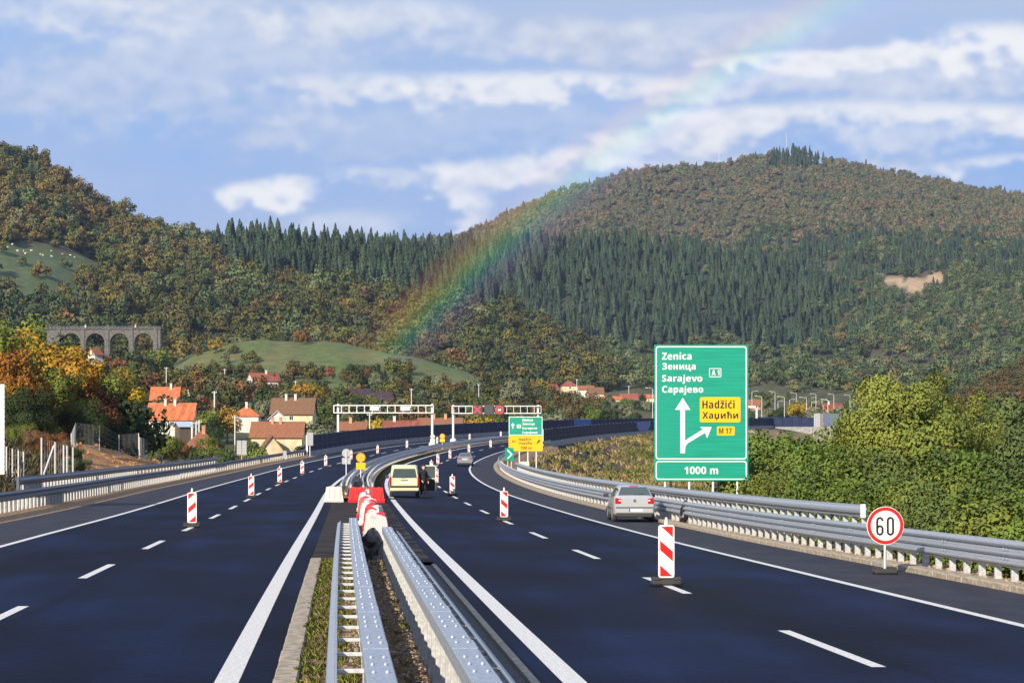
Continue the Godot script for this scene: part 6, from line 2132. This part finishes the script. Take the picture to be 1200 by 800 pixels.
# ---------------------------------------------------------------- trees
func make_trees() -> void:
	var place := func(u: float, d: float, up := -0.2) -> Vector3: return gp(ux(u, d), d, up)
	# autumn trees on the left bank: u, distance, crown top row, kind, tint, label
	for q: Array in [
		[8, 205, 372, "broad", "leaf_gold", "golden tree at the left edge, highest on the bank"], [40, 200, 385, "broad", "leaf_yellow", "yellow tree second from the left edge on the bank"], [70, 190, 398, "loose", "leaf_gold", "loose golden tree in the middle of the autumn bank"], [22, 165, 402, "loose", "leaf_orange", "orange tinged tree low at the left edge of the bank"], [58, 168, 425, "loose", "leaf_olive", "olive young tree above the brown weeds of the bank"],
		[98, 205, 415, "broad", "leaf_olive", "olive tree behind the orange spray on the bank"], [112, 192, 445, "loose", "leaf_rust", "rust red tree at the lower right of the autumn bank"], [98, 208, 430, "broad", "leaf_dark", "dark tree at the shaded right side of the bank"], [116, 216, 458, "broad", "leaf_dark", "dark low tree just above the fence on the bank"], [100, 190, 462, "shrub", "leaf_dark", "dark shrub behind the first posts of the bank fence"], [122, 198, 480, "shrub", "leaf_dark", "dark shrub behind the middle posts of the bank fence"], [80, 172, 470, "shrub", "leaf_dark", "dark shrub between the weeds and the bank fence"], [66, 176, 452, "loose", "leaf_olive", "olive sapling above the weeds of the bank"], [30, 158, 446, "shrub", "leaf_dark", "dark shrub under the orange tinged tree"], [138, 200, 490, "bush", "leaf_dark", "dark round bush just behind the third post of the bank fence"], [12, 172, 425, "loose", "leaf_yellow", "yellow sapling low at the left edge of the bank"], [84, 220, 388, "tall", "leaf_dark", "tall dark green tree behind the golden ones on the bank"], [35, 232, 362, "tall", "leaf_olive", "tall olive tree behind the golden tree at the left"], [-20, 190, 365, "broad", "leaf_olive", "olive tree partly outside the left edge"], [5, 240, 352, "tall", "leaf_dark", "tall dark tree behind the left edge of the autumn bank"], [140, 205, 462, "midbush", "leaf_dark", "dark bush beside the second fence post on the bank"], [118, 226, 420, "loose", "leaf_yellow", "yellow-green tree beside the viaduct end"]]:
		var p: Vector3 = place.call(q[0], q[1])
		var hh: float = CAM + (500.0 - q[2]) / FP * q[1] - p.y
		tree("autumn_tree", q[3], p, clampf(hh, 4.0, 19.0), q[4], q[5], "trees on the left bank")
	var i := 0
	for q: Array in [[30, 128, 1.6, "leaf_dry"], [50, 132, 1.9, "leaf_rust"], [70, 136, 1.7, "leaf_dry"], [86, 146, 1.6, "leaf_dark"], [15, 120, 1.4, "leaf_olive"], [42, 148, 2.2, "leaf_dry"], [62, 150, 2.4, "leaf_rust"], [90, 128, 1.3, "leaf_dark"], [25, 150, 2.2, "leaf_olive"], [78, 126, 1.2, "leaf_grey"], [100, 134, 1.0, "leaf_grey"], [8, 140, 2.0, "leaf_dry"]]:
		tree("dry_shrub", "bush", place.call(q[0], q[1]), q[2], q[3], "%s shrub on the rocky left slope, %s as planted down the slope" % [{ "leaf_dry": "brown dry", "leaf_rust": "rust brown", "leaf_dark": "dark green", "leaf_olive": "olive", "leaf_grey": "grey-green" }[q[3]], ordinal(i)], "shrubs on the rocky left slope", "shrub")
		i += 1
	# gardens of the village on the left
	for q: Array in [
		[190, 300, 503, "broad", "leaf_olive", "spreading olive tree with a pale trunk left of the stone cottage"], [206, 320, 512, "loose", "leaf_rust", "reddish small tree left of the stone cottage"], [247, 330, 508, "loose", "leaf_olive", "yellow-green small tree right before the stone cottage"], [226, 350, 520, "midbush", "leaf_dark", "dark bush at the foot of the stone cottage"], [290, 360, 512, "broad", "leaf_mid", "green tree behind the double sign back"], [305, 350, 522, "midbush", "leaf_olive", "olive bush below the lean-to"], [262, 350, 522, "midbush", "leaf_mid", "green bush left of the double sign back"], [250, 440, 487, "tall", "leaf_dark", "dark green tree behind the tall pale utility pole"], [244, 470, 474, "mid", "leaf_olive", "olive tree left of the hipped orange-red roof"], [266, 480, 474, "mid", "leaf_gold", "golden-olive tree touching the hipped orange-red roof"], [306, 540, 465, "mid", "leaf_grey", "pale willow behind the brown roofed cream house, left end"], [318, 545, 463, "mid", "leaf_grey", "pale willow directly above the brown roofed cream house"], [380, 520, 468, "mid", "leaf_mid", "dark green tree right of the brown roofed cream house"], [390, 540, 460, "midtall", "leaf_mid", "tall green tree just left of the first gantry"], [372, 470, 490, "midbush", "leaf_grey", "grey-green bush right of the brown roofed cream house"], [355, 420, 520, "midbush", "leaf_dark", "dark round bush at the near end of the left noise wall"], [228, 520, 466, "mid", "leaf_dark", "dark tree between the grey hipped roof and the orange roof"], [150, 800, 405, "mid", "leaf_dark", "dark tree before the third arch of the viaduct"], [165, 810, 408, "mid", "leaf_mid", "green tree before the fourth arch of the viaduct"], [182, 820, 402, "mid", "leaf_olive", "olive tree at the right end of the viaduct"], [133, 790, 411, "mid", "leaf_rust", "rusty tree at the foot of the middle viaduct pier"], [120, 800, 408, "mid", "leaf_mid", "green tree seen through the second viaduct arch"], [100, 790, 412, "mid", "leaf_dark", "dark tree at the foot of the left viaduct pier"], [83, 860, 386, "mid", "leaf_yellow", "yellow-green tree before the left end of the viaduct"], [205, 505, 459, "midbush", "leaf_dark", "dark bush between the two orange roofs"], [158, 700, 420, "mid", "leaf_mid", "green tree below the viaduct, left of two"], [178, 690, 424, "mid", "leaf_dark", "dark tree below the viaduct, right of two"], [352, 640, 445, "mid", "leaf_gold", "golden tree below the meadow, left of two"], [366, 650, 447, "mid", "leaf_yellow", "yellow tree below the meadow, right of two"], [402, 660, 445, "midtall", "leaf_mid", "green tree left of the plum roofs"], [312, 660, 447, "mid", "leaf_dark", "dark tree before the white gabled house"], [332, 660, 450, "mid", "leaf_rust", "rusty tree right of the white gabled house"], [214, 640, 440, "mid", "leaf_dark", "very dark round tree above the grey hipped roof"], [200, 610, 446, "midtall", "leaf_mid", "green poplar above the rear orange roof"], [262, 620, 452, "mid", "leaf_mid", "green tree above the hipped orange-red roof"], [440, 500, 488, "midbush", "leaf_yellow", "yellow-green bush behind the noise wall under the first gantry"], [565, 520, 484, "mid", "leaf_yellow", "yellow tree behind the noise wall below the lane signals"], [548, 510, 487, "mid", "leaf_gold", "golden tree behind the noise wall right of the second gantry leg"], [584, 530, 486, "mid", "leaf_olive", "olive tree behind the noise wall beside the green and yellow sign"], [604, 800, 441, "mid", "leaf_grey", "pale round tree alone on the slope above the second gantry"], [624, 1000, 444, "mid", "leaf_orange", "orange tree at the left end of the far hamlet"], [634, 1020, 443, "mid", "leaf_yellow", "yellow tree above the white house of the far hamlet"], [930, 760, 470, "mid", "leaf_yellow", "yellow-green tree among the street lamps"], [939, 770, 469, "mid", "leaf_yellow", "bright yellow tree among the street lamps, just right of the yellow-green one"], [978, 810, 478, "midbush", "leaf_gold", "golden bush before the gabled red roof on the right"], [900, 720, 475, "mid", "leaf_grey", "pale rounded tree right of the green sign"], [913, 725, 477, "mid", "leaf_grey", "pale rounded tree second right of the green sign"]]:
		var p: Vector3 = place.call(q[0], q[1])
		var hh: float = CAM + (500.0 - q[2]) / FP * q[1] - p.y
		tree("garden_tree", q[3], p, clampf(hh, 2.5, 24.0), q[4], q[5])
	# belts: the row behind the noise walls, the wood round the hamlet, the trees beyond the right-hand bushes
	for belt: Array in [["belt_tree", 62, 386.0, 770.0, 560.0, 860.0, "tree in the belt behind the noise walls", ["leaf_mid", "leaf_grey", "leaf_mid", "leaf_dark", "leaf_green"], 5.0, 9.0], ["slope_tree", 40, 300.0, 620.0, 620.0, 760.0, "tree on the slope under the hill meadow", ["leaf_dark", "leaf_mid", "leaf_rust", "leaf_olive", "leaf_mid"], 4.5, 7.5], ["hamlet_tree", 56, 608.0, 790.0, 860.0, 1060.0, "tree round the far hamlet", ["leaf_mid", "leaf_green", "leaf_dark", "leaf_grey"], 3.0, 6.0], ["lamp_tree", 52, 868.0, 1060.0, 620.0, 1080.0, "tree among the street lamps right of the green sign", ["leaf_mid", "leaf_dark", "leaf_grey", "leaf_green"], 4.0, 8.0]]:
		var us: Array[float] = []
		for k in belt[1]: us.append(rng.randf_range(belt[2], belt[3]))
		us.sort()
		for k in us.size():
			var d := rng.randf_range(belt[4], belt[5])
			var tint: String = belt[7][rng.randi() % belt[7].size()]
			var word: String = { "leaf_mid": "green", "leaf_grey": "grey-green", "leaf_dark": "dark green", "leaf_green": "fresh green", "leaf_rust": "rusty", "leaf_olive": "olive" }[tint]
			tree(belt[0], ["mid", "midtall", "mid", "midbush"][rng.randi() % 4], place.call(us[k], d), rng.randf_range(belt[8], belt[9]), tint, "%s %s, %s from the left" % [word, belt[6], ordinal(k)], belt[6].replace("tree ", "trees "))
	# the mass of bushes behind the right guardrail
	i = 0
	var rows := [[895, 88, 512], [925, 84, 507], [958, 90, 502], [985, 78, 505], [1012, 86, 500], [1040, 76, 508], [1070, 84, 498], [1102, 74, 505], [1130, 82, 502], [1160, 72, 512], [1190, 78, 508], [1222, 70, 515], [1255, 76, 500], [915, 66, 545], [950, 62, 548], [985, 60, 545], [1022, 57, 550], [1060, 55, 548], [1098, 52, 552], [1138, 50, 550], [1178, 48, 555], [1220, 47, 548], [1265, 46, 545]]
	for q: Array in rows:
		var dd: float = (20.6 if i < 13 else 17.2) / ((q[0] - 600.0) / FP + 0.0873)     # both rows run along the guardrail
		var p: Vector3 = place.call(q[0], dd, -0.3)
		var hh: float = CAM + (500.0 - q[2] - (9.0 if i < 13 else 2.0)) / FP * dd - p.y
		tree("hedge_shrub", "shrub" if i % 3 else "bush", p, clampf(hh, 2.0, 8.0), ["leaf_green", "leaf_olive", "leaf_green", "leaf_mid"][i % 4], "%s leafy shrub behind the right guardrail, %s of the %s row" % [["fresh green", "olive green", "fresh green", "mid green"][i % 4], ordinal(i if i < 13 else i - 13), "rear" if i < 13 else "front"], "shrubs behind the right guardrail", "shrub")
		i += 1
	for q: Array in [[1056, 120, 406, "dome", "leaf_lime", "tall rounded yellow-green tree above the bushes on the right"], [1108, 128, 434, "dome", "leaf_lime", "lower rounded tree against the right flank of the tall one"], [1015, 134, 470, "broad", "leaf_olive", "lower tree against the left flank of the tall rounded one"], [1165, 210, 455, "broad", "leaf_mid", "grey-green tree right of the tall rounded one, farther back"], [1200, 190, 448, "broad", "leaf_mid", "dark green tree cut by the right edge"], [1180, 150, 482, "broad", "leaf_mid", "green tree below the right edge tree"], [1140, 180, 475, "broad", "leaf_grey", "pale tree between the rounded tree and the right edge"], [905, 120, 492, "broad", "leaf_green", "rounded green tree just right of the green sign"], [935, 126, 500, "broad", "leaf_green", "green tree second right of the green sign"], [968, 130, 497, "broad", "leaf_olive", "olive tree third right of the green sign"], [1225, 230, 440, "tall", "leaf_mid", "tall tree just outside the right edge"], [1085, 118, 470, "broad", "leaf_olive", "olive tree in front of the two rounded ones"]]:
		var p: Vector3 = place.call(q[0], q[1], -0.3)
		var hh: float = CAM + (500.0 - q[2]) / FP * q[1] - p.y
		var t := tree("broad_tree", q[3], p, clampf(hh, 4.0, 16.0), q[4], q[5])
		for c in t.get_children(): c.scale = Vector3(c.scale.y * 0.92, c.scale.y, c.scale.y * 0.92)

# ---------------------------------------------------------------- small growth and debris
func make_small() -> void:
	var r := RandomNumberGenerator.new()
	r.seed = 77
	# grass tuft
	var tuft := func(sd: int, n: int, tall: float, spread: float, w: float) -> ArrayMesh:
		var q := RandomNumberGenerator.new()
		q.seed = sd
		var v := PackedVector3Array(); var nr := PackedVector3Array(); var c := PackedColorArray(); var ix := PackedInt32Array()
		for i in n:
			var a := q.randf() * TAU
			var o := Vector3(cos(a), 0, sin(a)) * spread * q.randf()
			var lean := Vector3(cos(a), 0, sin(a)) * tall * q.randf_range(0.1, 0.7)
			var hh: float = tall * q.randf_range(0.5, 1.0)
			var sd2 := Vector3(-sin(a), 0, cos(a)) * w
			var m := v.size()
			v.append_array(PackedVector3Array([o - sd2, o + sd2, o + lean * 0.4 + Vector3(0, hh * 0.65, 0) + sd2 * 0.7, o + lean + Vector3(0, hh, 0)]))
			var nn := (Vector3(cos(a), 1.2, sin(a))).normalized()
			nr.append_array(PackedVector3Array([nn, nn, nn, nn]))
			var g := q.randf_range(0.7, 1.3)
			for k in 4: c.append(Color(g * q.randf_range(0.9, 1.2), g, g * 0.8))
			ix.append_array(PackedInt32Array([m, m + 1, m + 2, m, m + 2, m + 3]))
		return packed(v, nr, c, ix)
	var t1: ArrayMesh = tuft.call(1, 16, 0.13, 0.06, 0.004)
	var t2: ArrayMesh = tuft.call(2, 34, 0.34, 0.22, 0.006)
	var xf := []
	var cols := []
	while xf.size() < 1100:                                   # the near median
		var s := 13.0 + 33.0 * r.randf()
		var o := r.randf_range(-0.46, 0.25) if r.randf() < 0.8 else r.randf_range(0.3, 1.0)
		if nz.get_noise_2d(s * 45.0, o * 190.0) + (0.22 if o < 0.0 else -0.12) < 0.16: continue
		xf.append(Transform3D(Basis(Vector3.UP, r.randf() * TAU).scaled(Vector3.ONE * r.randf_range(0.35, 0.9)), rp(s, o, 0.06)))
		cols.append(Color(0.20, 0.27, 0.05).lerp(Color(0.30, 0.29, 0.09), r.randf()))
	scatter("median_grass", "patchy low grass growing in the near median soil", t1, M.leaf_white, xf, cols)
	xf = []
	cols = []
	while xf.size() < 2600:                                   # far median edge and verges
		var s := 105.0 + 170.0 * r.randf()
		xf.append(Transform3D(Basis(Vector3.UP, r.randf() * TAU).scaled(Vector3.ONE * r.randf_range(0.3, 0.7)), rp(s, r.randf_range(1.62, 1.84) if r.randf() < 0.7 else r.randf_range(-0.4, 1.0), 0.08)))
		cols.append(Color(0.13, 0.17, 0.04).lerp(Color(0.33, 0.16, 0.05), clampf(nz.get_noise_1d(s * 6.0) + 0.4, 0, 1)))
	scatter("far_median_grass", "green and orange weeds along the far median kerb", t2, M.leaf_white, xf, cols)
	xf = []
	cols = []
	while xf.size() < 42000:                                  # dry grass of the slope inside the bend and behind the right guardrail
		var u := r.randf_range(615.0, 905.0)
		var d := sqrt(r.randf_range(85.0 * 85.0, 450.0 * 450.0))
		var x := ux(u, d)
		var h := hgt(x, d)
		if _off < 14.5: continue
		if _s > 260.0 and _off < lerpf(31.0, 16.0, smoothstep(280.0, 470.0, _s)) + nz2.get_noise_2d(x, d) * 9.0 and r.randf() < 0.95: continue
		var n := nz2.get_noise_2d(x * 2.0, d * 2.0)
		xf.append(Transform3D(Basis(Vector3.UP, r.randf() * TAU).scaled(Vector3.ONE * r.randf_range(0.7, 1.7) * (1.0 + d / 500.0)), Vector3(x, CAM + h - 0.02, -d)))
		cols.append(Color(0.62, 0.49, 0.25).lerp(Color(0.27, 0.31, 0.09), clampf(n * 2.2 + 0.45 + r.randf_range(-0.3, 0.3), 0, 1)))
	scatter("dry_grass", "dry yellow and green grass on the slope inside the bend", t2, M.leaf_white, xf, cols)
	xf = []
	cols = []
	while xf.size() < 5000:                                   # weeds on the left slope
		var s := r.randf_range(80.0, 210.0)
		var o := -13.6 - 22.0 * r.randf()
		var p := rp(s, o)
		if s > 122.0 and o > -29.0: continue
		var h := hgt(p.x, -p.z)
		xf.append(Transform3D(Basis(Vector3.UP, r.randf() * TAU).scaled(Vector3.ONE * r.randf_range(0.6, 1.8)), Vector3(p.x, CAM + h - 0.03, p.z)))
		cols.append([Color(0.30, 0.21, 0.12), Color(0.20, 0.18, 0.09), Color(0.14, 0.17, 0.06), Color(0.38, 0.30, 0.19)][r.randi() % 4])
	scatter("slope_weeds", "brown and green weeds over the rocky left slope", t2, M.leaf_white, xf, cols)
	# stones
	var b := MB.new()
	var pts := []
	for i in 4:
		var row := []
		for k in 6:
			var a := TAU * k / 6
			var rr: float = [0.5, 0.95, 0.8, 0.25][i] * r.randf_range(0.75, 1.2)
			row.append(Vector3(cos(a) * rr, [-0.4, -0.1, 0.4, 0.62][i], sin(a) * rr * 0.8))
		pts.append(row)
	for i in 3:
		for k in 6: b.quad(pts[i][(k + 1) % 6], pts[i][k], pts[i + 1][k], pts[i + 1][(k + 1) % 6])
	for k in range(1, 5): b.tri(pts[3][0], pts[3][k + 1], pts[3][k])
	var rock := b.done()
	xf = []
	cols = []
	for i in 6500:
		var s := 13.0 + 33.0 * r.randf()
		var sc := r.randf_range(0.008, 0.03) * (1.6 if r.randf() < 0.06 else 1.0)
		xf.append(Transform3D(Basis(Vector3.UP, r.randf() * TAU).scaled(Vector3.ONE * sc), rp(s, r.randf_range(-0.45, 1.4), 0.06)))
		cols.append(Color(1, 1, 1).lerp(Color(0.55, 0.33, 0.2), r.randf() * 1.0))
	for i in 900:
		var s := r.randf_range(30.0, 110.0)
		xf.append(Transform3D(Basis(Vector3.UP, r.randf() * TAU).scaled(Vector3.ONE * r.randf_range(0.02, 0.06)), rp(s, r.randf_range(12.5, 13.4), 0.09)))
		cols.append(Color(1, 0.85, 0.65))
	scatter("gravel", "small stones scattered in the median soil and on the verge", rock, M.stone, xf, cols)
	xf = []
	cols = []
	for i in 1500:
		var s := r.randf_range(76.0, 215.0)
		var o := -13.6 - 20.0 * r.randf()
		var p := rp(s, o)
		xf.append(Transform3D(Basis(Vector3.UP, r.randf() * TAU).scaled(Vector3.ONE * r.randf_range(0.05, 0.25)), Vector3(p.x, CAM + hgt(p.x, -p.z), p.z)))
		cols.append(Color(1.0, 0.9, 0.75) if s < 118.0 else Color(1.0, 0.62, 0.33))
	for i in 700:
		var s := r.randf_range(300.0, 560.0)
		var p := rp(s, r.randf_range(13.5, 27.0))
		xf.append(Transform3D(Basis(Vector3.UP, r.randf() * TAU).scaled(Vector3.ONE * r.randf_range(0.12, 0.5)), Vector3(p.x, CAM + hgt(p.x, -p.z), p.z)))
		cols.append(Color(0.35, 0.26, 0.2) if r.randf() < 0.9 else Color(1, 0.9, 0.8))
	scatter("slope_stones", "stones and clods lying on the cut slope and on the embankment", rock, M.stone, xf, cols)
	# yellow wildflowers by the kerb
	for q: Array in [[18.6, -0.40, 0.30, "tallest yellow wildflower plant at the near end of the left kerb"], [18.9, -0.28, 0.24, "yellow wildflower plant just right of the tallest one"], [19.3, -0.05, 0.26, "yellow wildflower plant close to the lower beam of the left median guardrail"]]:
		var t := thing("wildflower", q[3], "flower", rp(q[0], q[1], 0.06), r.randf() * TAU)
		for k in 3:
			var a := TAU * k / 3.0 + r.randf()
			var tip := Vector3(cos(a) * 0.08, q[2] * r.randf_range(0.75, 1.1), sin(a) * 0.08)
			b = MB.new()
			b.tube([Vector3.ZERO, tip * 0.5 + Vector3(0, 0.03, 0), tip], [0.004, 0.003, 0.003], 5)
			var st := obj("stem", b.done(), M.leaf_green, t)
			b = MB.new()
			for j in 9:
				var a2 := TAU * j / 9
				var o := Vector3(cos(a2), 0.35, sin(a2)) * 0.017
				var sd := Vector3(-sin(a2), 0, cos(a2)) * 0.006
				b.quad(tip, tip + o * 0.6 + sd, tip + o, tip + o * 0.6 - sd)
			obj("flower_head", b.done(), M.flower, st)
		obj("leaves", tuft.call(5, 12, 0.16, 0.05, 0.007), M.leaf_green, t)
	# the flock on the meadow
	b = MB.new()
	b.tube([Vector3(-0.55, 0.62, 0), Vector3(-0.45, 0.66, 0), Vector3(0, 0.66, 0), Vector3(0.4, 0.68, 0), Vector3(0.55, 0.70, 0)], [0.14, 0.27, 0.30, 0.27, 0.14], 10)
	b.tube([Vector3(0.5, 0.74, 0), Vector3(0.68, 0.90, 0), Vector3(0.86, 0.84, 0)], [0.14, 0.12, 0.06], 8)
	for x: float in [-0.36, 0.34]:
		for z: float in [-0.14, 0.14]: b.tube([Vector3(x, 0.55, z), Vector3(x + 0.02, 0.28, z), Vector3(x, 0.0, z)], [0.08, 0.045, 0.04], 6)
	for z: float in [-0.08, 0.08]: b.tube([Vector3(0.68, 0.94, z), Vector3(0.64, 0.92, z * 2.2)], [0.035, 0.015], 5)
	b.tube([Vector3(-0.58, 0.70, 0), Vector3(-0.66, 0.5, 0)], [0.05, 0.03], 5)
	var sheep := b.done()
	var k := 0
	for q: Array in [[8, 291], [14, 289], [20, 296], [27, 297], [29, 301], [36, 296], [47, 301], [50, 302], [59, 296], [72, 302], [78, 303], [82, 302], [87, 304], [60, 303]]:
		# find the distance at which the hillside lies at this height
		var d := 850.0
		while d < 1650.0 and 500.0 - FP * hgt(ux(q[0], d), d) / d > q[1]: d += 6.0
		var o := obj("sheep", sheep, M.wool, null, gp(ux(q[0], d), d), r.randf() * TAU)
		o.scale = Vector3.ONE * 1.2
		tag(o, "white sheep grazing on the left hillside meadow, %s from the left" % ordinal(k), "sheep", "sheep grazing on the hillside meadow")
		k += 1

# ---------------------------------------------------------------- the rainbow
func make_rainbow() -> void:
	# raindrops shine at 40 to 42.5 degrees from the point opposite the sun: a band of that cone, 880 m off
	var anti := Vector3(sin(SUN_AZ) * cos(SUN_EL), -sin(SUN_EL), -cos(SUN_AZ) * cos(SUN_EL))
	var right := anti.cross(Vector3.UP).normalized()
	var up := right.cross(anti)
	var cols := [Color(0.9, 0.25, 0.2, 0.0), Color(0.95, 0.30, 0.22, 0.35), Color(1.0, 0.5, 0.14, 0.8), Color(1.0, 0.80, 0.12, 1.0), Color(0.55, 0.95, 0.25, 1.0), Color(0.15, 0.9, 0.55, 0.95), Color(0.2, 0.6, 1.0, 0.7), Color(0.45, 0.35, 0.95, 0.5), Color(0.6, 0.35, 0.9, 0.25), Color(0.6, 0.4, 0.9, 0.0)]
	var b := SurfaceTool.new()
	b.begin(Mesh.PRIMITIVE_TRIANGLES)
	var n := 70
	var at := func(i: int, j: int) -> Vector3:
		var roll := deg_to_rad(RAIN_A0 + (RAIN_A1 - RAIN_A0) * i / n)
		var ang := deg_to_rad(RAIN_R - 0.24 * j + 0.85)
		return Vector3(0, CAM, 0) + (anti * cos(ang) + (right * sin(roll) + up * cos(roll)) * sin(ang)) * 880.0
	for i in n:
		for j in cols.size() - 1:
			for q: Vector2i in [Vector2i(0, 0), Vector2i(1, 0), Vector2i(1, 1), Vector2i(0, 0), Vector2i(1, 1), Vector2i(0, 1)]:
				var f := float(i + q.x) / n
				var c: Color = cols[j + q.y]
				c.a *= clampf(f * 9.0, 0.0, 1.0) * lerpf(0.85, 1.1, f)
				b.set_color(c)
				b.set_normal(Vector3(-anti.x, -anti.y, -anti.z))
				b.add_vertex(at.call(i + q.x, j + q.y))
	var m := StandardMaterial3D.new()
	m.resource_name = "rainbow"
	m.transparency = BaseMaterial3D.TRANSPARENCY_ALPHA
	m.albedo_color = Color(1, 1, 1, 0.046)
	m.vertex_color_use_as_albedo = true
	m.roughness = 1.0
	m.metallic_specular = 0.0
	tag(obj("rainbow", b.commit(), m), "broad faint rainbow descending from the upper right to the hill meadow", "rainbow")
